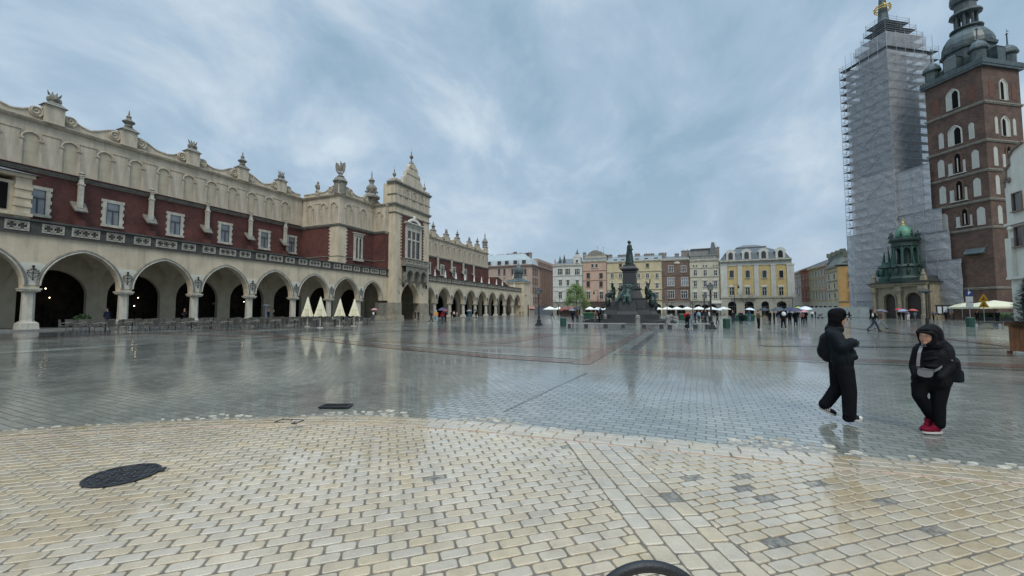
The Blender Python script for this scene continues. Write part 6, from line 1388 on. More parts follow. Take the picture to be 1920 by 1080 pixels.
# brown tent and kiosk
x,y,_z=atd(1067,592,118); t=thing('market_tent','brown red market tent beside the green tree','tent',(x,y,0),YAW); q=MB(); q.frus((0,0),(2.6,1.8),(2.0,.6),2.1,2.9); q.box(-2.65,2.65,-1.85,1.85,1.9,2.1); q.build('canopy',mat('brown red canvas',(0.19,0.075,0.06),0.8,0.15),t); q=MB(); q.box(-2.3,2.3,-.5,1.6,0,1.9); q.build('stall',mat('brown stall',(0.12,0.09,0.075),0.8,0.2),t)
q=MB()
for sx in(-2.5,2.5):
    for sy in(-1.7,1.7): q.tube((sx,sy,0),(sx,sy,2.0),.05)
q.build('pole',steel,t)
x,y,_z=atd(994,592,140); t=thing('kiosk','small grey kiosk with a pink canopy at the end of the arcade','kiosk',(x,y,0),YAW); q=MB(); q.box(-1.4,1.4,-1,1,0,2.4); q.build('body',greyg,t); q=MB(); q.frus((0,0),(1.8,1.5),(1.2,.8),2.4,3.2); q.build('canopy',mat('pink canopy',(0.36,0.17,0.14),0.8,0.1),t)
# closed cream parasols
CG='closed cream parasols at the cafe tables in front of the arcade'
for (px,yt,yb,yg),lab in zip(((576,557,593,613),(600,557,593,615),(637,560.5,592.5,611.5),(664,560.5,592.5,611.5)),('leftmost of the four tall closed cream parasols','second from left of the four tall closed cream parasols','third from left of the four tall closed cream parasols','rightmost of the four tall closed cream parasols')):
    x,y=gnd(px,yg); f=-x*_s+y*_c; z1=CAMH+(583-yt)*f/FPX; z0_=CAMH+(583-yb)*f/FPX; t=thing('closed_parasol',lab,'parasol',(x,y,0),rs.uniform(0,1),CG); q=MB(); K=20; vs=[]
    for j in range(7):
        u=j/6; r0=.06+.40*u**.95; 
        for k in range(K): a=6.2832*k/K; rr=r0*(1+.30*u*(1 if k%2 else -1)+.06*math.sin(3*a+px)); vs.append((rr*math.cos(a),rr*math.sin(a),z1-.05-(z1-.05-z0_)*u-(0.05*math.sin(5*a) if j==6 else 0)))
    q.add(vs,[(j*K+i,j*K+(i+1)%K,(j+1)*K+(i+1)%K,(j+1)*K+i) for j in range(6) for i in range(K)]+[tuple(range(K))]); q.build('canopy',canvas,t)
    q=MB(); zb_=z0_+.35*(z1-z0_); q.lathe(0,0,[(.33,zb_-.03),(.33,zb_+.03)],16); q.build('strap',mat('strap canvas',(.5,.46,.28),.8,.1),t)
    q=MB(); q.tube((0,0,0),(0,0,z1+.05),.035,seg=8); q.box(-.26,.26,-.26,.26,0,.05); q.build('pole',lime,t)
# closed parasols on the terrace
TG='thin closed parasols on the arcade terrace'
for px,lab in((815.5,'nearest thin closed white parasol on the north terrace'),(835,'second thin closed white parasol on the north terrace, counted from the tower'),(855,'third thin closed white parasol on the north terrace'),(872,'fourth thin closed white parasol on the north terrace'),(889,'fifth thin closed white parasol, before the sloping brick wall'),(903,'sixth thin closed white parasol, before the sloping brick wall'),(917,'thin closed white parasol at the end of the sloping brick wall'),(931,'thin closed white parasol before the cream north wing'),(942,'thin closed white parasol left of the corner turret'),(964,'thin closed white parasol touching the corner turret')):
    y,_z=plX(px,520,-50.3); t=thing('closed_parasol',lab,'parasol',(-50.3,y,7.9),0,TG); q=MB(); q.lathe(0,0,[(.05,3.0),(.1,2.8),(.3,1.3),(.24,1.2)],8); q.build('canopy',frame,t); q=MB(); q.tube((0,0,0),(0,0,3.1),.04); q.build('pole',frame,t)
# patio heaters
for px,yt,yg,lab in((396,567,607,'patio heater with a shining disc hood, left one'),(497,571,606,'patio heater with a shining disc hood, right one')):
    x,y=gnd(px,yg); f=-x*_s+y*_c; H=CAMH+(583-yt)*f/FPX; t=thing('patio_heater',lab,'patio heater',(x,y,0)); q=MB(); q.lathe(0,0,[(.26,0),(.26,.75),(.2,.8)],14); q.build('base',steel,t); q=MB(); q.lathe(0,0,[(.16,.8),(.16,H-.35),(.2,H-.3),(.2,H-.12)],12); q.build('column',steel,t)
    q=MB(); q.lathe(0,0,[(.52,H-.14),(.5,H-.1),(.2,H),(.04,H+.04)],20); q.build('hood',mat('bright steel hood',(0.86,0.86,0.86),0.4,0.03,2),t)
# planter pot by the arcade
x,y=gnd(155,617); t=thing('plant_pot','blue grey pot with a leafy shrub beside the arcade step','plant pot',(x,y,0)); q=MB(); q.lathe(0,0,[(.32,0),(.42,.7),(.46,.74),(.4,.74)],12); q.build('pot',mat('blue grey pot',(0.07,0.10,0.13),0.5,0.2),t)
def leafball(c,r,n,size,m,parent,name,sq=1.0,rr=rs,flat=.5):
    q=MB()
    for _ in range(n):
        d=Vector((rr.gauss(0,1),rr.gauss(0,1),rr.gauss(0,1))).normalized()*(r*rr.random()**.4); p=Vector(c)+Vector((d.x,d.y,d.z*sq)); a=Vector((rr.gauss(0,1),rr.gauss(0,1),rr.gauss(0,flat))).normalized(); b=a.cross(Vector((rr.gauss(0,1),rr.gauss(0,1),rr.gauss(0,1)))).normalized(); s=size*rr.uniform(.6,1.3)
        q.add([p-a*s,p-b*s*.5,p+a*s,p+b*s*.5],[(0,1,2,3)])
    return q.build(name,m,parent)
leafball((0,0,1.0),.55,260,.12,hedgem,t,'foliage',.7)
# tables and chairs
def chairmesh():
    q=MB(); q.box(-.26,.26,-.25,.22,.40,.47); q.add([(-.26,.17,.47),(.26,.17,.47),(.26,.24,.95),(-.26,.24,.95),(-.26,.21,.47),(.26,.21,.47),(.26,.28,.95),(-.26,.28,.95)],[(0,1,2,3),(7,6,5,4),(3,2,6,7),(0,3,7,4),(1,5,6,2)]); seat=meshonly(q,'seat',wicker)
    q=MB()
    for sx in(-1,1): q.tube((sx*.22,-.2,0),(sx*.22,-.2,.66),.016,seg=5); q.tube((sx*.22,.2,0),(sx*.22,.24,.66),.016,seg=5); q.tube((sx*.22,-.22,.66),(sx*.22,.24,.66),.02,seg=5)
    q.tube((-.22,-.2,.38),(.22,-.2,.38),.014,seg=5)
    return seat,meshonly(q,'leg_frame',mat('dull metal',(.16,.165,.16),.4,.2,5))
c_seat,c_leg=chairmesh()
q=MB(); q.box(-.36,.36,-.36,.36,.71,.745); tb=meshonly(q,'table_top',mat('wet table top',(0.20,0.20,0.18),0.25,0.2,3)); q=MB(); q.tube((0,0,0),(0,0,.71),.035); q.box(-.25,.25,-.03,.03,0,.03); q.box(-.03,.03,-.25,.25,.001,.031); tl=meshonly(q,'pedestal',iron)
def chair(x,y,rz,lab='grey wicker cafe chair with metal legs set around the tables in front of the arcade',grp='grey wicker chairs of the arcade cafe'):
    t=thing('cafe_chair',lab,'chair',(x,y,0),rz,grp); inst('seat',c_seat,t,(0,0,0)); inst('leg_frame',c_leg,t,(0,0,0))
def table(x,y,lab='small square cafe table with a wet top in front of the arcade',grp='small square tables of the arcade cafe'):
    t=thing('cafe_table',lab,'table',(x,y,0),rs.uniform(-.1,.1),grp); inst('table_top',tb,t,(0,0,0)); inst('pedestal',tl,t,(0,0,0))
y=17.2; row=0
while y<41.5:
    xs_=[-42.0+min(5.2,(y-17.2)*.75)*1.0]
    x=xs_[0]
    while x>-46.6:
        table(x,y+rs.uniform(-.1,.1)); 
        for a,dx,dy in((0,0,-.62),(math.pi,0,.62),(R(90),.66,0),(R(-90),-.66,0)):
            if rs.random()<.93: chair(x+dx*rs.uniform(.9,1.15),y+dy*rs.uniform(.9,1.15),{0:math.pi,math.pi:0,R(90):-R(90),R(-90):R(90)}[a]+rs.uniform(-.25,.25))
        x-=2.25 if y<28 else 2.6
    y+=2.15 if y<28 else 2.6
for px in range(1224,1362,11):
    x,y,_z=atd(px,590,148.5); table(x,y,'small cafe table under the white parasols before the north houses','tables under the white north parasols')
    for sg in(-1,1): chair(x+.7*sg,y+rs.uniform(-.2,.2),R(90)*sg,'grey cafe chair under the white parasols before the north houses','chairs under the white north parasols')
# white low barrier boards along the cafe
for k,(a,b) in enumerate(()):
    x0,y0=gnd(a,611); 
    zz=.35
    X=-47.2; ya=plX(a,600,X)[0]; yb=plX(b,600,X)[0]; t=thing('cafe_screen','low pale canvas screen along the back of the cafe tables, number %s from the left'%['one','two','three','four','five'][k],'screen',(X,(ya+yb)/2,0),0,'low pale screens behind the cafe tables'); q=MB(); q.box(-.02,.02,-(yb-ya)/2+.1,(yb-ya)/2-.1,.25,1.0); q.build('panel',mat('pale screen cloth',(0.30,0.29,0.24),0.8,0.1),t); q=MB()
    for s_ in(-1,1): q.tube((0,s_*((yb-ya)/2-.05),0),(0,s_*((yb-ya)/2-.05),1.05),.025)
    q.build('posts',steel,t)
# ---------------------------------------------------------------- right hand cafe, signs, planter
for (px,yt,w,f,lab) in((1812,567,34,78,'cream square parasol nearest the church, left of the pair at the right edge'),(1864,563,58,70,'large cream square parasol in front of the church tower, right of the pair')):
    x,y,z=atd(px,yt,f); parasol((x,y,0),w*f/FPX*.75,z,2.35,mat('cream wet canvas',(0.60,0.58,0.42),0.7,0.06,2),lab,'cream square parasols of the church cafe',square=True,flap=.3)
r_=random.Random(11)
for k,(px,yg,w) in enumerate(((1798,597,22),(1822,598,22),(1851,601,26),(1884,602,30))):
    x,y=gnd(px,yg); f=-x*_s+y*_c; t=thing('box_hedge',['clipped hedge in a box at the left end of the church cafe','clipped hedge behind the parking sign','clipped hedge behind the stone seat','clipped hedge beside the wooden planter'][k],'hedge',(x,y,0),YAW,'clipped hedges round the church cafe'); L_=w*f/FPX
    q=MB(); q.box(-L_/2,L_/2,-.3,.3,0,.55); 
    for j in range(int(L_/.3)): q.box(-L_/2+.3*j,-L_/2+.3*j+.12,-.33,-.3,0,.5)
    q.build('box',iron,t); q=MB()
    for _ in range(900):
        p=Vector((r_.uniform(-L_/2,L_/2),r_.uniform(-.35,.35),r_.uniform(.5,1.35))); a=Vector((r_.gauss(0,1),r_.gauss(0,1),r_.gauss(0,1))).normalized(); b=a.orthogonal(); s=.1; q.add([p-a*s,p-b*s*.5,p+a*s,p+b*s*.5],[(0,1,2,3)])
    q.build('foliage',hedgem,t)
x,y=gnd(1848,612); t=thing('low_bench','long dark seat with a pale rounded rim in front of the church cafe','seat',(x,y,0),YAW); q=MB(); q.box(-1.5,1.5,-.3,.3,.35,.5); q.build('slab',granite,t); q=MB(); q.tube((-1.9,0,0),(-1.9,0,.75),.2,.12,8); q.path([(-1.9,-.1,.7),(-1.5,-.1,.5),(1.5,-.1,.3)],.04); q.box(-1.4,-1.1,-.25,.25,0,.35); q.box(1.1,1.4,-.25,.25,0,.35); q.build('rim',steel,t)
# parking sign
x,y,_z=atd(1820,600,62); t=thing('parking_sign','blue parking sign with a white letter P above two white panels on a grey pole','sign',(x,y,0),R(8)); 
q=MB(); q.tube((0,.06,0),(0,.06,5.0),.045,seg=8); q.build('pole',steel,t); q=MB(); q.box(-.46,.46,-.03,.03,3.95,4.75); q.build('blue_panel',mat('sign blue',(0.01,0.03,0.14),0.4,0.05),t); q=MB(); q.box(-.44,.44,-.03,.03,3.0,3.85); q.box(-.44,.44,-.03,.03,2.15,2.93); q.build('white_panel',mat('sign white',(0.40,0.42,0.43),0.4,0.08),t)
def text(s,size,mat_,parent,loc,rot,name='lettering',ext=.004,bold=0):
    cu=bpy.data.curves.new(name,'FONT'); cu.body=s; cu.size=size; cu.extrude=ext; cu.align_x='CENTER'; cu.align_y='CENTER'; cu.offset=bold; o=bpy.data.objects.new('t',cu); COL.objects.link(o)
    me=bpy.data.meshes.new_from_object(o.evaluated_get(bpy.context.evaluated_depsgraph_get())); bpy.data.objects.remove(o); me.materials.clear(); me.materials.append(mat_)
    a=bpy.data.objects.new(name,me); COL.objects.link(a); a.parent=parent; a.location=loc; a.rotation_euler=rot; return a
text('P',.62,frame,t,(0,-.036,4.36),(R(90),0,0),'letter',bold=.02)
# two stacked yellow triangles
x,y,_z=atd(1846.5,600,58); t=thing('warning_sign','two stacked yellow triangular road works signs on a thin pole','sign',(x,y,0),R(8)); ym=mat('sign yellow',(0.50,0.26,0.01),0.45,0.1); q=MB(); q.tube((0,.05,0),(0,.05,3.6),.04,seg=8); q.build('pole',steel,t)
for z0_ in(2.15,3.0):
    q=MB(); q.plate([(-.62,0),(.62,0),(.55,.14),(.10,1.0),(-.10,1.0),(-.55,.14)],(0,-.02-.03*(z0_>2.5),z0_),(1,0,0),(0,0,1),(0,1,0),.03); pnl=q.build('yellow_panel',ym,t)
    q=MB(); q.plate([(-.3,.18),(.3,.18),(.22,.3),(.05,.34),(.12,.62),(-.06,.7),(-.12,.4),(-.3,.28)],(0,-.03-.03*(z0_>2.5),z0_),(1,0,0),(0,0,1),(0,1,0),.012); q.build('pictogram',mat('rusty red print',(0.16,0.05,0.01),0.5,0.1),pnl)
# notice board
x,y,_z=atd(1773,600,80); t=thing('notice_board','black framed notice board with three pale posters beside the church porch','notice board',(x,y,0),R(10)); q=MB(); q.box(-1.45,1.45,-.08,.08,.9,2.7); q.box(-1.6,1.6,-.14,.14,2.7,2.85); q.box(-1.4,-1.28,-.06,.06,0,.9); q.box(1.28,1.4,-.06,.06,0,.9); q.build('board',iron,t)
for k,xx in enumerate((-.95,0,.95)): q=MB(); q.box(xx-.33,xx+.33,-.1,-.085,1.15,2.5); o=q.build('poster',mat('pale poster',(0.42,0.46,0.50),0.4,0.15,2),t)
# wooden planter with a conifer
x,y=gnd(1948,666); t=thing('wooden_planter','brown wooden planter tub holding a dark conifer, cropped by the right edge','planter',(x,y,0),R(25)); q=MB()
for k in range(6): q.box(-.5+.167*k+.004,-.5+.167*(k+1)-.004,-.5,-.46,.12,1.2); q.box(-.5,-.46,-.46+.153*k+.004,-.46+.153*(k+1)-.004,.12,1.2); q.box(.46,.5,-.46+.153*k+.004,-.46+.153*(k+1)-.004,.12,1.2)
q.box(-.46,.46,.46,.5,.12,1.2); q.box(-.46,.46,-.46,.46,.2,1.1); q.build('tub',wood,t); q=MB(); q.box(-.55,.55,-.56,-.505,1.08,1.24); q.box(-.55,.55,-.56,-.505,.1,.22); q.box(-.56,-.505,-.55,.55,1.08,1.24); q.box(-.54,-.44,-.54,-.44,0,.12); q.box(.44,.54,-.54,-.44,0,.12); q.box(-.54,-.44,.44,.54,0,.12); q.build('rim',mat('dark planter wood',(0.09,0.035,0.015),0.5,0.3,4),t)
ct=thing('conifer','dark green conifer growing in the wooden planter at the right edge','conifer',(x,y,1.05),0); q=MB(); q.tube((0,0,0),(0,0,1.5),.06,.02); q.build('trunk',bark,ct); q=MB()
for _ in range(9000):
    h=r_.uniform(-.05,1.95); rad=(.66*(1-(max(0,h)/2.1)**2.2)+.05)*r_.random()**.5; a=r_.uniform(0,6.28); p=Vector((rad*math.cos(a),rad*math.sin(a),h)); d=Vector((math.cos(a),math.sin(a),r_.uniform(-.3,.5))).normalized(); b=d.cross(Vector((0,0,1))).normalized(); s=r_.uniform(.04,.085); q.add([p-d*s,p-b*s*.4,p+d*s,p+b*s*.4],[(0,1,2,3)])
q.build('crown',fir,ct)
# ---------------------------------------------------------------- trees
def branch(q,p,d,L_,r,depth,rr,tips,split=3,droop=.0):
    n=3; pts=[p]; dd=d.copy()
    for i in range(n): dd=(dd+Vector((rr.gauss(0,.12),rr.gauss(0,.12),rr.gauss(.03,.1)-droop))).normalized(); pts.append(pts[-1]+dd*L_/n)
    q.path(pts,[r*(1-.45*i/n) for i in range(n+1)],5 if r>.04 else 3)
    if depth==0: tips.append(pts[-1]); return
    for k in range(split):
        a=rr.uniform(0,6.28); o=dd.orthogonal().normalized(); o.rotate(Matrix.Rotation(a,3,dd)); nd=(dd*.65+o*rr.uniform(.5,.95)+Vector((0,0,.12))).normalized(); branch(q,pts[-1] if k<2 else pts[-2],nd,L_*rr.uniform(.6,.8),r*.5,depth-1,rr,tips,split,droop)
def baretree(px,yg,ytop,label,seed,f=None,depth=4):
    x,y=gnd(px,yg); 
    if f: x,y,_=atd(px,592,f)
    ff=-x*_s+y*_c; H=CAMH+(583-ytop)*ff/FPX; t=thing('bare_tree',label,'tree',(x,y,0),0,'leafless trees in front of the north houses'); rr=random.Random(seed); q=MB(); q.path([(0,0,0),(.05,0,H*.22),(0,.05,H*.42)],[.17,.13,.11],8); q.build('trunk',bark,t)
    q=MB(); tips=[]
    for k in range(5): a=6.28*k/5+rr.uniform(-.3,.3); branch(q,Vector((0,.05,H*(.36+.012*k))),Vector((math.cos(a),math.sin(a),rr.uniform(.55,1.1))).normalized(),H*.24,.065,depth-1,rr,tips)
    q.build('crown',bark,t)
for i,(px,yt,lab) in enumerate(((1047,541,'leafless tree in front of the white house'),(1129,543,'leafless tree in front of the pink house'),(1251,541,'leafless tree at the right corner of the yellow house'),(1299,538,'leafless tree between the brown and the cream house'),(1400,536,'wide leafless tree before the balcony of the ochre palace'),(1460,541,'leafless tree before the right part of the ochre palace'),(1168,552,'leafless tree partly hidden behind the monument'))):
    baretree(px,592,yt,lab,20+i,f=142)
x,y,_z=atd(1081,592,108); tr=thing('leafy_tree','fresh green spring tree left of the monument','tree',(x,y,0)); rr=random.Random(9); q=MB(); q.path([(0,0,0),(.1,0,2.2),(0,.1,4.6),(.1,0,7.2)],[.24,.2,.15,.06],8); tips=[]
for k in range(16): a=2.4*k; branch(q,Vector((0,.05,2.4+.33*k)),Vector((math.cos(a),math.sin(a),.35)).normalized(),1.65-.045*k,.06,2,rr,tips,3)
q.build('trunk',bark,tr); q=MB()
for tp in tips:
    for _ in range(44):
        p=tp+Vector((rr.gauss(0,.42),rr.gauss(0,.42),rr.gauss(0,.34))); a=Vector((rr.gauss(0,1),rr.gauss(0,1),rr.gauss(0,.6))).normalized(); b=a.orthogonal().normalized(); s=rr.uniform(.08,.16); q.add([p-a*s,p-b*s*.6,p+a*s,p+b*s*.6],[(0,1,2,3)])
q.build('crown',foliage,tr)
# ================================================================== PEOPLE
def cl(name,rgb,rough=.75): return mat('cloth '+name,rgb,rough,.18,5,.3,30,spec=.06 if not name.startswith('umbrella') else .4)
black=cl('black',(.010,.0105,.012)); navy=cl('navy',(.012,.016,.035)); skin=mat('skin',(.42,.22,.15),.5,.08,6); hair=cl('dark hair',(.02,.015,.012)); charcoal=cl('charcoal',(.03,.03,.032))
grey=cl('grey',(.12,.12,.12)); jeans=cl('light jeans',(.17,.22,.27)); djeans=cl('dark jeans',(.03,.04,.06)); beige=cl('beige',(.30,.25,.18)); red=cl('red',(.40,.02,.02)); orange=cl('orange',(.55,.20,.03)); whitec=cl('white',(.6,.6,.58)); brown=cl('brown',(.13,.085,.06)); teal=cl('teal',(.12,.30,.30)); lblue=cl('light blue',(.22,.33,.42)); blue=cl('blue raincoat',(.05,.13,.19)); olive=cl('olive',(.06,.065,.035)); purple=cl('purple',(.10,.07,.13)); pinkc=cl('pink',(.42,.20,.19)); fair=cl('fair hair',(.22,.15,.08))
def bodyprims(stride=0.0,arms='down',h=1.72,hood=False,wide=1.0,coat=False,lean=0.0):
    q=MB(); s=h/1.72; W=wide
    def P(x,y,z): return (x*s,y*s*W if False else y*s,z*s)
    def cap(a,ra,b,rb,m,seg=8): q.tube(P(*a),P(*b),ra*s,rb*s,seg,m); q.ball(P(*a),ra*s,seg,6,m); q.ball(P(*b),rb*s,seg,6,m)
    hz=.90
    for sg in(-1,1):
        f=stride*sg; hip=(0,.09*sg,hz); kn=(f*.55+.03,.095*sg,.49); an=(f*1.0-(.12 if f<0 else 0)*min(1,abs(stride)*3),.10*sg,.10+(.06 if f<-.1 else 0))
        cap(hip,.10,kn,.072,1); cap(kn,.072,an,.055,1); cap((an[0]-.03,an[1],.05),.045,(an[0]+.15,an[1]+.01*sg,.035),.038,4)
    cap((0,0,.93),.145*W,(lean*.5,0,1.1),.14*W,1 if not coat else 0)
    if coat: cap((0,0,.62),.17*W,(0,0,.95),.16*W,0)
    cap((lean*.5,-.06,1.05),.13*W,(lean,-.08,1.34),.12*W,0); cap((lean*.5,.06,1.05),.13*W,(lean,.08,1.34),.12*W,0); cap((lean,-.14,1.38),.075,(lean,.14,1.38),.075,0); cap((lean,0,1.40),.06,(lean+.02,0,1.50),.055,2)
    hx=lean+.03; q.ell(P(hx,0,1.60),.095*s,.08*s,.118*s,10,8,2); q.ell(P(hx-.02,0,1.635),.10*s,.09*s,.105*s,10,8,3); q.ball(P(hx+.095,0,1.59),.018*s,6,5,2)
    for sg in(-1,1): q.ball(P(hx,.08*sg,1.59),.022*s,6,5,2)
    if hood: q.ell(P(hx-.03,0,1.62),.125*s,.115*s,.14*s,10,8,0)
    def arm(sg,el,ha): cap((lean,.19*sg,1.37),.062,el,.05,0); cap(el,.05,ha,.038,0); q.ell(P(*ha),.045*s,.03*s,.055*s,8,6,2); cap(ha,.02,(ha[0]+.05,ha[1]-.02*sg,ha[2]-.03),.012,2,6)
    if arms=='down':
        for sg in(-1,1): arm(sg,(-.02-stride*.3*sg,.25*sg,1.10),(.05-stride*.7*sg,.26*sg,.86))
    elif arms=='hold': arm(-1,(.08,-.24,1.12),(.22,-.14,1.32)); arm(1,(-.02,.25,1.10),(.05,.26,.86))
    elif arms=='front':
        for sg in(-1,1): arm(sg,(.05,.24*sg,1.12),(.25,.09*sg,1.15))
    return q
BM={}
def basebody(key):
    if key not in BM:
        st,ar,hd,wd,co=key; BM[key]=voxmesh(bodyprims(st,ar,1.72,hd,wd,co),'body',[black,black,skin,hair,black],.030,3)
    return BM[key]
def person(label,px,yg,face,jacket,trousers,hairm=None,shoes=None,stride=0.0,arms='down',h=1.72,hood=False,wide=1.0,coat=False,z=0.0,group=None,at=None):
    if at: x,y=at
    else: x,y=gnd(px,yg,z)
    me=basebody((stride,arms,hood,wide,coat)).copy()
    for i_,m in enumerate((jacket,trousers,skin,hairm or hair,shoes or black)): me.materials[i_]=m
    o=bpy.data.objects.new('person',me); COL.objects.link(o); o.location=(x,y,z); o.rotation_euler=(0,0,face); s=h/1.72; o.scale=(s,s,s); tag(o,label,'person',group); return o
UC={}
def umbrella(label,p,face,col,r=.52,col2=None,tilt=0.0,h=1.72,dz=0):
    """held above a person p (their hand is at .22,-.14,1.32)"""
    t=thing('umbrella',label,'umbrella',p.location,face,'open umbrellas in the rain'); 
    k=h/1.72; hx,hy,hz=.22*k,-.14*k,1.30*k; zt=(2.08+dz)*k
    t.rotation_euler=(0,0,face); q=MB(); vs=[(0,0,0)]; n=8; rings=4; tx=-.12
    for j in range(1,rings+1):
        u=j/rings
        for i in range(n*2):
            a=math.pi*i/n; e=1 if i%2==0 else 1-.06*u; rr=r*u*e; vs.append((rr*math.cos(a),rr*math.sin(a),-r*.50*u**1.8-(0 if i%2 else .0)+(0.035*u if i%2 else 0)))
    N_=2*n; fs=[(0,1+i,1+(i+1)%N_) for i in range(N_)]; ms=[(i//2)%2 for i in range(N_)]
    for j in range(rings-1):
        for i in range(N_): fs.append((1+j*N_+i,1+(j+1)*N_+i,1+(j+1)*N_+(i+1)%N_,1+j*N_+(i+1)%N_)); ms.append((i//2)%2)
    for f,m in zip(fs,ms): q.f.append(list(f)); q.m.append(m if col2 else 0)
    q.v=vs; c=q.build('canopy',[col,col2] if col2 else [col],t); c.location=(tx+.0,0.0,zt); c.rotation_euler=(0,tilt-.12,0)
    q=MB(); q.tube((tx,0,zt+.05),(hx,hy,hz),.008,.010,6); q.tube((hx,hy,hz+.02),(hx+.02,hy,hz-.12),.016,.014,6); q.build('shaft',steel,t)
    return t
F=lambda d: R(d)
Wd,Ed,Nd,Sd=R(180),0.0,R(90),R(-90)
ua=cl('umbrella black',(.012,.014,.015),.45); un=cl('umbrella navy',(.025,.028,.055),.45); ug=cl('umbrella grey',(.16,.16,.18),.45); uw=cl('umbrella white',(.62,.66,.72),.45); up_=cl('umbrella pink',(.42,.20,.20),.45); ur=cl('umbrella red',(.38,.02,.025),.45); uo=cl('umbrella coral',(.42,.08,.06),.45); ub=cl('umbrella dark blue',(.04,.06,.15),.45); uy=cl('umbrella lime',(.38,.42,.10),.45); upu=cl('umbrella violet',(.035,.03,.075),.45); ulb=cl('umbrella pale blue',(.25,.28,.40),.45)
# around the arcade
person('stout person in a dark navy jacket seen from behind under the second arch',201,0,Wd,navy,djeans,grey,wide=1.15,z=.15,at=(-49.9,plX(201,590,-49.9)[0]))
person('person in black leaning over the tables beside the second pier from the left edge',346,0,R(-60),black,black,arms='front',z=.15,at=(-48.9,plX(346,590,-48.9)[0]))
person('person in a dark blue jacket behind the right patio heater',503,0,R(30),navy,black,z=.15,at=(-49.6,plX(503,590,-49.6)[0]))
person('person in black standing right of the blue jacket behind the right patio heater',513.5,0,R(-120),black,black,z=.15,at=(-49.5,plX(513.5,590,-49.5)[0]),h=1.65)
p=person('person with a white backpack walking under the last arch before the entrance tower',701.5,603,R(120),black,grey,stride=.25,arms='hold')
umbrella('dusky pink umbrella held under the last arch before the entrance tower',p,R(120),up_)
q=MB(); q.ell((0,0,0),.14,.2,.27,10,8); o=q.build('backpack',whitec,None,True,loc=(p.location.x+.06,p.location.y-.24,1.25)); tag(o,'white backpack on the person under the last arch before the tower','backpack')
person('left one of two people in black standing in the tower gateway',778.5,599.5,R(20),black,black,shoes=whitec); person('right one of two people in black standing in the tower gateway',784.5,599,R(160),black,djeans,h=1.68,arms='front')
person('person in a dark coat with white shoes left of the orange jacket',808.5,606,R(60),charcoal,djeans,shoes=whitec,stride=.3)
person('person in an orange jacket and pale trousers with a white hood',818,605,R(120),orange,lblue,whitec,shoes=whitec,stride=.35)
p=person('person in a red jacket and dark trousers under a violet umbrella',829.5,606.5,R(100),red,djeans,stride=.25,arms='hold'); umbrella('large violet umbrella above the person in the red jacket by the north arcade',p,R(100),upu,.62)
p=person('person in dark clothes just right of the violet umbrella',835,604,R(80),navy,black,arms='hold'); umbrella('dark red umbrella partly behind the violet umbrella',p,R(80),ur,.5,dz=-.15)
person('person in black beside the first north arcade pier',846.5,596.5,Nd,black,djeans); person('person with a white shirt between two north arcade piers',851,597.5,R(70),whitec,black,shoes=whitec); person('short person in a pale pink coat by the north arcade',856.5,596,R(120),pinkc,beige,h=1.5)
p=person('person in a long blue raincoat by the north arcade',880,601.5,R(100),blue,blue,stride=.2,arms='hold',coat=True); umbrella('small grey umbrella over the blue raincoat',p,R(100),ug,.5,dz=-.2)
p=person('person in black carrying a dark umbrella, right of the blue raincoat',892.5,599,R(80),black,black,shoes=whitec,arms='hold',stride=.25); umbrella('flat black umbrella right of the blue raincoat',p,R(80),ua,.5,dz=-.15)
for px,lab in((907,'tiny dark figure inside the seventh last north arch'),(940,'two tones dark figure sitting by a far arcade pier'),(953.5,'dark figure with spread arms by the third last arcade pier'),(975,'left one of two dark figures at the last arch'),(980.5,'right one of two dark figures at the last arch')):
    person(lab,px,592.5,R(px*7%360),black,djeans,z=0)
person('person in dark clothes walking before the two left white parasols',1035.5,597.5,Wd,olive,black,stride=.3)
p=person('person under a small red umbrella by the brown market tent',1052,595.5,R(200),black,black,arms='hold'); umbrella('small red umbrella before the brown market tent',p,R(200),ur,.55)
p=person('person in a navy coat left of the first bollard',1074,605,R(100),navy,navy,arms='hold',coat=True); umbrella('grey umbrella tilted over the navy coat at the left benches',p,R(100),ug,.62,tilt=.15,dz=-.1)
p=person('person with an orange scarf under the big black umbrella',1083,605,R(80),brown,djeans,arms='hold'); umbrella('big black umbrella above the leftmost bollard',p,R(80),ua,.66,dz=.22)
person('person in a brown coat left of the monument',1116.5,604.5,R(-60),brown,beige,arms='front',coat=True); p=person('person in black left of the monument holding a black and white umbrella',1124,605,R(-140),black,black,arms='hold'); umbrella('black and white panelled umbrella left of the monument',p,R(-140),uw,.62,col2=ua,tilt=.1)
# right of the monument
person('person in a bright red jacket with a black bag standing by the benches',1288.5,617.5,R(70),red,black,fair,shoes=whitec,arms='front')
person('person in a grey jacket and light jeans close behind the red jacket',1296,616.5,R(120),grey,jeans,fair,shoes=whitec)
q=MB(); q.ell((0,0,0),.2,.13,.24,10,8); x,y=gnd(1290.5,617.6); o=q.build('shoulder_bag',black,None,True,loc=(x,y-.05,1.12)); tag(o,'black bag carried by the person in the red jacket','bag')
G1='people gathered left of the tall crossbar lamp'
person('person in a navy jacket, leftmost of the group behind the lamp',1303.5,606.5,R(20),navy,djeans,group=G1); person('person with a light blue backpack and top in the group by the lamp',1310.5,606,R(60),lblue,djeans,group=G1); person('person in black turned to the right in the group by the lamp',1316,605.5,0,black,black,group=G1); person('taller person in charcoal just left of the lamp post',1324,606,R(170),charcoal,black,group=G1,h=1.82); person('person with a white top seen right behind the lamp post',1330,604,R(200),whitec,djeans,group=G1)
p=person('person in black under a white umbrella right of the lamp post',1345.5,606.5,R(190),black,black,arms='hold',stride=.15); umbrella('white umbrella right of the tall lamp post',p,R(190),uw,.5,dz=-.1)
person('person in dark clothes standing left before the green planter boxes',1374.5,608,R(-80),black,djeans,wide=1.1); person('person in navy holding something, alone before the green planter boxes',1389.5,609.5,R(-95),navy,black,arms='front')
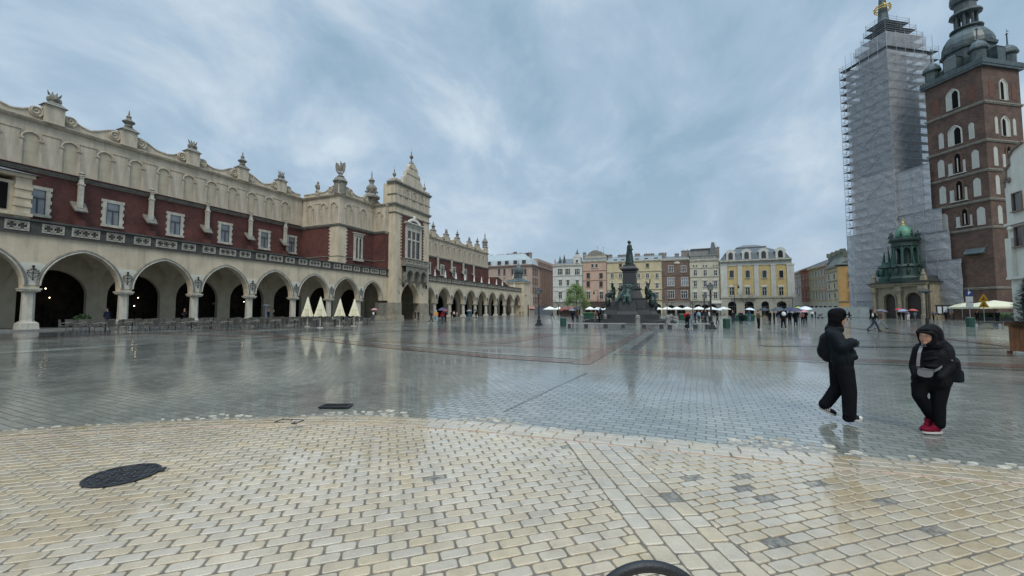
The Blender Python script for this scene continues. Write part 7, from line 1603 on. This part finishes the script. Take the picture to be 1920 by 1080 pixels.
p=person('person in teal jacket and jeans before the green planter boxes',1406,606.5,R(200),blue,jeans,shoes=whitec,arms='hold'); umbrella('pale grey umbrella above the green planter boxes',p,R(200),uw,.62,dz=-.02)
person('person in a brown jacket and black trousers with white shoes, nearest of the crowd',1422.5,618,R(15),brown,black,shoes=whitec,arms='front',h=1.75)
G2='crowd with umbrellas before the ochre palace'
p=person('person in beige trousers at the left end of the umbrella crowd',1433.5,607.5,R(90),olive,beige,arms='hold',group=G2); umbrella('dark green black umbrella at the left end of the crowd',p,R(90),ua,.72)
person('person in a long dark coat, second from the left in the umbrella crowd',1443.5,607.5,R(40),charcoal,charcoal,coat=True,group=G2); person('dark clothed person half hidden, third in the umbrella crowd',1452,606.5,R(150),black,black,group=G2)
p=person('person in jeans under the biggest dark umbrella',1460.5,608,R(80),navy,jeans,shoes=whitec,arms='hold',group=G2); umbrella('biggest dark slate umbrella in the middle of the crowd',p,R(80),cl('umbrella slate',(.035,.045,.05),.45),.85,dz=.05)
person('person in black with a white patterned pack walking in front of the crowd',1469.5,617.5,R(95),black,black,shoes=whitec,stride=.15,h=1.72,group=G2)
q=MB(); q.ell((0,0,0),.17,.12,.2,10,8); x,y=gnd(1469.5,617.5); o=q.build('backpack',whitec,None,True,loc=(x,y-.22,1.38)); tag(o,'white patterned backpack on the person walking before the crowd','backpack')
p=person('person in black trousers under the left navy umbrella',1481.5,610.5,R(100),navy,black,arms='hold',group=G2); umbrella('left one of the two navy umbrellas at the right of the crowd',p,R(100),un,.72)
p=person('person in a dark skirt under the right navy umbrella',1492,611.5,R(70),black,black,arms='hold',coat=True,group=G2); umbrella('right one of the two navy umbrellas at the right of the crowd',p,R(70),upu,.74,dz=-.06)
p=person('person hidden under the lime umbrella behind the crowd',1497,603,R(90),black,djeans,arms='hold',group=G2); umbrella('yellow green umbrella behind the navy ones',p,R(90),uy,.6,dz=.25)
p=person('person in a pink top under the dusty pink umbrella',1505,608,R(100),pinkc,black,arms='hold',group=G2,h=1.62); umbrella('dusty pink umbrella at the right end of the crowd',p,R(100),up_,.6,h=1.62,dz=-.1)
p=person('person in black at the right end under the white umbrella',1511,607.5,R(60),black,black,arms='hold',group=G2); umbrella('large white umbrella at the right end of the crowd',p,R(60),uw,.78,dz=.15)
person('person with a white hood in the side street mouth',1523,598,R(60),whitec,black); person('person in dark clothes bending over the pram',1529,597.5,0,black,djeans,arms='front')
x,y=gnd(1538,597); pr=thing('pram','grey hooded pram pushed at the side street mouth','pram',(x,y,0),0); q=MB(); q.ell((0,0,.75),.45,.28,.28); q.ell((.2,0,.95),.3,.3,.28); q.build('body',grey,pr)
for sx in(-.35,.35): q=MB(); q.tube((sx,-.28,.16),(sx,-.24,.16),.16,seg=12); q.tube((sx,.24,.16),(sx,.28,.16),.16,seg=12); q.build('wheel',iron,pr)
q=MB(); q.path([(-.35,0,.2),(-.1,0,.5),(-.8,0,1.0)],.02); q.build('handle',steel,pr)
p=person('person in charcoal walking along the pale hoarding',1592.5,599.5,R(10),charcoal,black,stride=.3,arms='front')
person('person in a black waistcoat and white shirt striding with a flat cap',1639.5,621,R(5),black,djeans,cl('flat cap',(.02,.02,.022)),stride=.35,h=1.78)
q=MB(); q.ell((0,0,0),.05,.12,.16,8,6); x,y=gnd(1638.5,621); o=q.build('shoulder_bag',whitec,None,True,loc=(x-.09,y-.2,1.3)); tag(o,'white bag on the striding person in the waistcoat','bag')
p=person('person in a dark top and pale flared jeans striding away',1652,616.5,R(185),brown,jeans,fair,stride=.45,arms='hold',h=1.62); umbrella('faded violet umbrella over the striding person in pale jeans',p,R(185),cl('umbrella mauve',(.10,.085,.12),.45),.5,h=1.62,dz=-.15)
p=person('person in black below the dark red umbrella at the church door',1687,600.5,R(60),black,black,arms='hold'); umbrella('dark red umbrella at the church door',p,R(60),ur,.62,dz=.1)
p=person('person in navy below the pale blue umbrella at the church door',1694.5,602,R(30),navy,navy,shoes=whitec,arms='hold',h=1.62); umbrella('pale blue umbrella at the church door',p,R(30),ulb,.68,h=1.62)
person('person in dark purple between the umbrellas at the church door',1703.5,601,R(90),purple,whitec,h=1.66); p=person('person in a pale teal jacket at the church door',1715.5,601,R(10),teal,grey,arms='hold',h=1.66); umbrella('coral red umbrella tilted right at the church door',p,R(10),uo,.7,h=1.66,tilt=.25)
person('person in dark clothes left of the notice board',1750.5,600.5,R(10),purple,black,wide=1.1); person('person in pale trousers reading at the notice board',1757.5,600,R(40),charcoal,beige,h=1.6); person('person in black standing before the posters of the notice board',1774,600,R(80),black,black)
person('person in an orange brown jacket right of the notice board',1785,599,R(120),cl('rust',(.30,.14,.05)),grey,h=1.7)
# seated guests / waiters in the dark under the church cafe
for px,yg,lab in((1833,603,'dark figure sitting behind the hedges under the church cafe parasols'),(1871,604,'second dark figure behind the hedges, nearer the right edge')):
    person(lab,px,yg,R(px),black,black)
# ------------------------------------------------------------------ two walkers in the foreground
def los(g0,px,py,dep):
    # a point of the photograph on the upright plane through g0 that faces the viewpoint, dep metres behind it
    D=math.hypot(*g0); n=(g0[0]/D,g0[1]/D); d=ray(px,py); k=(D+dep)/(d[0]*n[0]+d[1]*n[1]); X,Y,Zz=d[0]*k,d[1]*k,CAMH+d[2]*k
    return ((X-g0[0])*n[1]-(Y-g0[1])*n[0],dep,Zz)
def lerp3(a,b,t): return tuple(a[i]+(b[i]-a[i])*t for i in range(3))
def man():
    s_=1/4.69; RW=.95
    g0=gnd(1578,790.5)
    def Z(zx,zy,y=0.0): return los(g0,1510+zx*s_,570+zy*s_,y)
    def tools():
        q=MB()
        def cap(a,ra,b,rb,m,seg=14): q.tube(a,b,ra*RW,rb*RW,seg,m); q.ball(a,ra*RW,seg,9,m); q.ball(b,rb*RW,seg,9,m)
        return q,cap
    q,cap=tools()
    # 0 jacket 1 trousers 2 skin
    cap(Z(283,575,.09),.112,Z(283,735,.09),.098,1); cap(Z(283,735,.09),.098,Z(205,845,.09),.088,1); cap(Z(205,845,.09),.086,Z(172,882,.09),.088,1)
    cap(Z(350,575,-.08),.118,Z(385,760,-.08),.100,1); cap(Z(385,760,-.08),.100,Z(388,965,-.08),.088,1); cap(Z(370,1000,-.08),.068,Z(412,1002,-.08),.066,1)
    cap(Z(295,560,.05),.135,Z(300,500,.05),.14,1); cap(Z(330,560,-.05),.135,Z(330,500,-.05),.14,1)
    cap(Z(300,470,-.08),.14,Z(262,300,-.08),.125,0); cap(Z(300,470,.08),.14,Z(262,300,.08),.125,0); cap(Z(345,470,-.03),.11,Z(432,466,-.03),.05,0); cap(Z(320,360,0),.12,Z(402,430,0),.07,0); cap(Z(295,440,0),.155,Z(330,490,0),.135,0)
    cap(Z(222,258,-.13),.08,Z(258,258,.15),.08,0); cap(Z(235,225,0),.10,Z(285,222,0),.085,0)
    cap(Z(255,275,-.2),.085,Z(325,378,-.26),.072,0); cap(Z(325,378,-.26),.078,Z(405,342,-.23),.078,0); cap(Z(405,342,-.23),.078,Z(420,345,-.12),.066,0)
    cap(Z(275,275,.2),.085,Z(330,370,.25),.075,0); cap(Z(330,370,.25),.075,Z(420,350,.12),.06,0)
    cap(Z(285,205,0),.066,Z(292,165,0),.062,2); q.ell(Z(300,122,0),.085,.078,.122,18,14,2); q.ell((Z(345,122,0)[0],0,Z(345,122,0)[2]),.02,.016,.026,8,6,2); q.ell(Z(336,140,0),.02,.024,.012,8,6,2); q.ell(Z(330,165,0),.028,.03,.022,8,6,2); q.ell(Z(292,128,-.078),.022,.012,.032,8,6,2)
    rr_=random.Random(4)
    for k in range(5): z0_=rr_.uniform(760,980); cap(Z(340,z0_,-.14),.02,Z(380,z0_+rr_.uniform(-24,40),-.150),.012,1,6)
    for k in range(6): cap(Z(222,345+24*k,-.19),.016,Z(330,352+22*k+rr_.uniform(-10,10),-.205),.012,0,6)
    me=voxmesh(q,'body',[cl('raincoat black',(.010,.0135,.017),.5),cl('trousers black',(.0075,.008,.0105)),skin],.012,4)
    o=bpy.data.objects.new('person',me); COL.objects.link(o); x,y=gnd(1578,790.5); o.location=(x,y,0); o.rotation_euler=(0,0,-math.atan2(g0[0],g0[1])); tag(o,'person in black with a backpack and black cap walking to the right, striped trainers','person')
    q,cap=tools(); q.ell(Z(282,108,0),.108,.100,.128,18,14); q.ell(Z(295,80,0),.092,.092,.080,16,10); q.ell(Z(268,140,0),.098,.098,.12,16,12); cap(Z(250,190,0),.09,Z(285,196,0),.075,0); q.ell(Z(250,95,0),.08,.09,.1,14,10)
    me=voxmesh(q,'hat',cl('cap black',(.0065,.0065,.0075)),.012,4); c=bpy.data.objects.new('hat',me); COL.objects.link(c); c.parent=o
    q=MB(); q.plate([(-.04,-.08),(.04,-.075),(.085,-.03),(.085,.03),(.04,.075),(-.04,.08)],Z(345,92,0),(1,0,-.30),(0,1,0),(0,0,1),.016); q.build('cap_brim',MATS['cloth cap black'],c)
    q=MB(); c_=Z(428,345,-.10); q.ell(c_,.040,.026,.042,10,8)
    for k in range(4):
        a=(c_[0]+.018,c_[1]-.01,c_[2]+.03-.02*k); b_=(c_[0]+.055-.006*abs(k-1),c_[1]+.0,c_[2]+.026-.021*k); e=(b_[0]-.005,b_[1]+.035,b_[2]-.008); q.tube(a,b_,.0105,.0095,8); q.ball(b_,.0098,8,6); q.tube(b_,e,.0095,.008,8); q.ball(e,.008,8,6)
    q.tube((c_[0],c_[1]-.01,c_[2]+.03),(c_[0]+.032,c_[1]+.03,c_[2]+.05),.013,.009,8); q.build('hand',cl('glove',(.012,.012,.014)),o,True)
    for nm,heel,toe,y in(('rear',Z(120,915,.09),Z(270,985,.09),.09),('front',Z(352,1022,-.08),Z(500,1024,-.08),-.08)):
        d=Vector(toe)-Vector(heel); L_=d.length; ang=math.atan2(d.z,d.x)
        sh=MB(); sh.ell((L_*.30,0,.052),L_*.28,.038,.050,14,8); sh.ell((L_*.66,0,.036),L_*.33,.043,.038,14,8); sh.tube((.07,0,.06),(.07,0,.13),.042,.045,12)
        me=sh.build('shoe',cl('shoe black',(.014,.014,.016),.5),o,True); me.location=heel; me.rotation_euler=(0,-ang,0)
        so=MB(); K=20; pts=[(L_*.5+L_*.51*math.cos(6.2832*k/K),.047*math.sin(6.2832*k/K)) for k in range(K)]; so.plate(pts,(0,0,-.006),(1,0,0),(0,1,0),(0,0,1),.024); so.build('sole',cl('sole',(.38,.37,.33)),me)
        st=MB()
        for k in range(3): st.tube((L_*(.35+.10*k),-.047,.03),(L_*(.30+.10*k),-.038,.084),.0075,seg=5); st.tube((L_*(.35+.10*k),.047,.03),(L_*(.30+.10*k),.038,.084),.0075,seg=5)
        st.ell((L_*.86,0,.034),.04,.034,.03,10,6) if nm=='front' else st.ell((.015,0,.05),.03,.03,.028,8,6)
        st.build('white_stripes',whitec,me)
    q=MB(); p0=Z(180,380,0); z1=Z(0,268)[2]; z0_=Z(0,500)[2]; q.box(p0[0]-.055,p0[0]+.10,-.115,.115,z0_+.07,z1-.03); q.ell((p0[0]+.015,0,z0_+.16),.105,.145,.16,16,12); q.ell((p0[0]+.02,0,z1-.07),.10,.14,.11,16,10); q.ell((p0[0]-.05,0,z0_+.17),.065,.11,.11,12,10); q.ell((p0[0],0,(z0_+z1)/2),.10,.14,.2,14,10); q.tube(Z(228,290,-.13),Z(268,305,-.15),.018)
    me=voxmesh(q,'backpack',cl('pack black',(.010,.011,.014),.5),.013,7)
    b=bpy.data.objects.new('backpack',me); COL.objects.link(b); b.location=o.location; b.rotation_euler=o.rotation_euler; tag(b,'black backpack on the back of the person in black walking right','backpack')
def woman():
    s_=1/4.907; RW=.84
    g0=gnd(1752,812.5)
    def Z(zx,zy,y=0.0): return los(g0,1680+zx*s_,600+zy*s_,y)
    def tools():
        q=MB()
        def cap(a,ra,b,rb,m,seg=14): q.tube(a,b,ra*RW,rb*RW,seg,m); q.ball(a,ra*RW,seg,9,m); q.ball(b,rb*RW,seg,9,m)
        return q,cap
    q,cap=tools()
    cap(Z(225,600,-.04),.118,Z(212,695,-.08),.092,1); cap(Z(212,695,-.08),.092,Z(330,905,.04),.066,1)
    cap(Z(402,600,.02),.128,Z(392,770,-.02),.090,1); cap(Z(392,770,-.02),.090,Z(400,960,-.04),.074,1)
    cap(Z(258,575,0),.15,Z(395,570,0),.15,1)
    cap(Z(255,500,-.02),.14,Z(268,330,0),.13,0); cap(Z(390,520,.02),.145,Z(388,330,0),.135,0); cap(Z(320,500,0),.17,Z(325,330,0),.15,0); cap(Z(225,540,0),.12,Z(420,560,0),.13,0); cap(Z(225,262,0),.085,Z(455,262,.03),.095,0); cap(Z(260,238,0),.08,Z(420,225,.03),.09,0)
    cap(Z(205,275,-.04),.075,Z(160,420,-.06),.062,0); cap(Z(160,420,-.06),.062,Z(180,500,-.15),.055,0)
    cap(Z(475,290,.0),.085,Z(495,430,-.05),.070,0); cap(Z(495,430,-.05),.070,Z(410,525,-.17),.056,0)
    cap(Z(330,225,0),.07,Z(312,180,-.03),.068,2)
    hd=Z(286,158,-.095); q.ell(hd,.078,.082,.108,20,16,2)
    q.ell((hd[0]-.052,hd[1]-.058,hd[2]-.008),.014,.018,.022,8,6,2); q.ell((hd[0]-.036,hd[1]-.058,hd[2]-.045),.022,.018,.011,8,6,2); q.ell((hd[0]-.028,hd[1]-.05,hd[2]-.082),.028,.028,.022,8,6,2)
    rr_=random.Random(8)
    for k in range(4): z0_=310+50*k+rr_.uniform(-12,12); cap(Z(240+20*k,z0_,-.145),.018,Z(370+30*rr_.random(),z0_+rr_.uniform(-24,30),-.15),.018,0,6)
    me=voxmesh(q,'body',[cl('parka black',(.0095,.010,.012),.6),cl('leggings black',(.0065,.0067,.008)),skin],.012,3)
    o=bpy.data.objects.new('person',me); COL.objects.link(o); x,y=gnd(1752,812.5); o.location=(x,y,0); o.rotation_euler=(0,0,-math.atan2(g0[0],g0[1])); tag(o,'person in a black hooded parka and red shoes with crossed legs, facing left','person')
    q,cap=tools()
    q.ell(Z(328,135,.035),.118,.118,.150,20,16); q.ell(Z(362,165,.05),.09,.10,.12,16,12); cap(Z(335,228,.03),.10,Z(405,215,.04),.085,0); cap(Z(300,240,-.05),.075,Z(370,235,-.04),.08,0)
    RG=[(188,104,-.15,.016),(228,112,-.20,.020),(285,116,-.21,.026),(335,122,-.175,.034),(356,150,-.15,.034),(352,190,-.15,.034),(325,218,-.15,.032),(285,226,-.14,.028)]
    for (a,b_,c_,r1),(a2,b2,c2_,r2) in zip(RG,RG[1:]): cap(Z(a,b_,c_),r1,Z(a2,b2,c2_),r2,0,10)
    cap(Z(188,104,-.15),.016,Z(215,180,-.05),.020,0); cap(Z(215,180,-.05),.020,Z(245,222,-.09),.028,0); cap(Z(205,98,-.10),.026,Z(290,78,-.04),.072,0); cap(Z(245,92,-.14),.028,Z(315,78,-.07),.06,0); cap(Z(210,130,.0),.026,Z(260,110,.03),.072,0); cap(Z(300,90,-.14),.03,Z(340,100,-.08),.05,0)
    me=voxmesh(q,'hood',cl('hood black',(.0085,.0085,.010),.5),.011,3); c=bpy.data.objects.new('hood',me); COL.objects.link(c); c.parent=o
    q=MB()
    for dx in(-.046,-.006): q.ell((hd[0]+dx,hd[1]-.071+(.006 if dx<-.03 else -.006),hd[2]+.016),.008,.006,.004,8,6)
    q.build('eyes',cl('eye dark',(.03,.02,.018)),o); q=MB(); q.ell((hd[0]-.036,hd[1]-.074,hd[2]-.046),.016,.005,.004,8,6); q.build('lips',mat('lips',(.30,.09,.08),.5,.05),o)
    q=MB(); q.ell(Z(262,226,-.135),.030,.016,.030,12,8); q.ell(Z(244,206,-.12),.014,.012,.018,10,6); sc=q.build('scarf',cl('scarf white',(.25,.25,.26)),o,True); q=MB()
    for (a,b_) in((250,212),(268,214),(258,225),(276,230),(252,236),(266,240),(241,196)): q.ell(Z(a,b_,-.163 if b_>200 else -.147),.007,.006,.006,6,5)
    q.build('scarf_checks',black,sc)
    q=MB(); q.ell(Z(515,373,-.10),.012,.012,.012,8,6); q.build('sleeve_badge',grey,o)
    redm=cl('shoe red',(.13,.006,.020),.6)
    for (hx,hy,hY,rz,pitch) in((330,965,.08,R(-118),.30),(405,1022,-.02,R(-135),0.0)):
        h0=Z(hx,hy,hY); sh=MB(); sh.ell((.06,0,.05),.075,.040,.055,14,8); sh.ell((.14,0,.036),.09,.044,.040,14,8); sh.tube((.04,0,.06),(.03,0,.13),.042,.044,12)
        me=sh.build('shoe',redm,o,True); me.location=(h0[0],h0[1],max(.012,h0[2]-.02)); me.rotation_euler=(0,pitch,rz); so=MB(); K=20; so.plate([(.10+.13*math.cos(6.2832*k/K),.048*math.sin(6.2832*k/K)) for k in range(K)],(0,0,-.006),(1,0,0),(0,1,0),(0,0,1),.024); so.build('sole',cl('sole white',(.5,.47,.46)),me)
    q=MB(); p0=Z(520,440,.13); q.box(p0[0]-.10,p0[0]+.075,-.02,.24,Z(0,530)[2],Z(0,345)[2]); q.ell((p0[0]-.01,.11,Z(0,345)[2]),.08,.12,.06,12,8); q.box(p0[0],p0[0]+.10,.02,.20,Z(0,525)[2],Z(0,430)[2])
    me=voxmesh(q,'backpack',cl('pack black',(.010,.011,.014),.5),.013,7); b=bpy.data.objects.new('backpack',me); COL.objects.link(b); b.location=o.location; b.rotation_euler=o.rotation_euler; tag(b,'black backpack behind the shoulder of the person with the hood','backpack')
    q=MB(); q.path([Z(575,430,.05),Z(592,480,.04),Z(600,540,.04)],.008); q.build('strap',grey,b)
    sil=mat('silver grey bag cloth',(.15,.15,.16),.5,.12,6,.3,30); t=thing('crossbody_bag','small silver grey crossbody bag worn across the black parka','bag',o.location,-math.atan2(g0[0],g0[1]))
    q=MB(); pts=[Z(202,432),Z(255,430),Z(332,448),Z(345,464),Z(336,500),Z(312,512),Z(265,511),Z(212,495),Z(196,476)]; q.plate([(p[0],p[2]) for p in pts],(0,-.215,0),(1,0,0),(0,0,1),(0,1,0),.05); q.build('pouch',sil,t)
    q=MB(); q.tube(Z(195,440,-.218),Z(350,462,-.218),.005); q.build('zip',grey,t)
    q=MB(); A=[Z(203,425,-.20),Z(203,380,-.195),Z(213,300,-.175),Z(236,235,-.12)]
    for a,b_ in zip(A,A[1:]): q.add([(a[0]-.016,a[1],a[2]),(a[0]+.018,a[1],a[2]),(b_[0]+.018,b_[1],b_[2]),(b_[0]-.016,b_[1],b_[2]),(a[0]-.016,a[1]+.012,a[2]),(a[0]+.018,a[1]+.012,a[2]),(b_[0]+.018,b_[1]+.012,b_[2]),(b_[0]-.016,b_[1]+.012,b_[2])],[(0,1,2,3),(4,7,6,5),(0,3,7,4),(1,5,6,2)])
    q.build('strap',sil,t); q=MB()
    A=[Z(350,472,-.19),Z(392,450,-.20),Z(425,425,-.19)]
    for a,b_ in zip(A,A[1:]): q.add([(a[0],a[1],a[2]-.016),(a[0],a[1],a[2]+.016),(b_[0],b_[1],b_[2]+.016),(b_[0],b_[1],b_[2]-.016)],[(0,1,2,3)])
    q.build('strap',sil,t)
man(); woman()
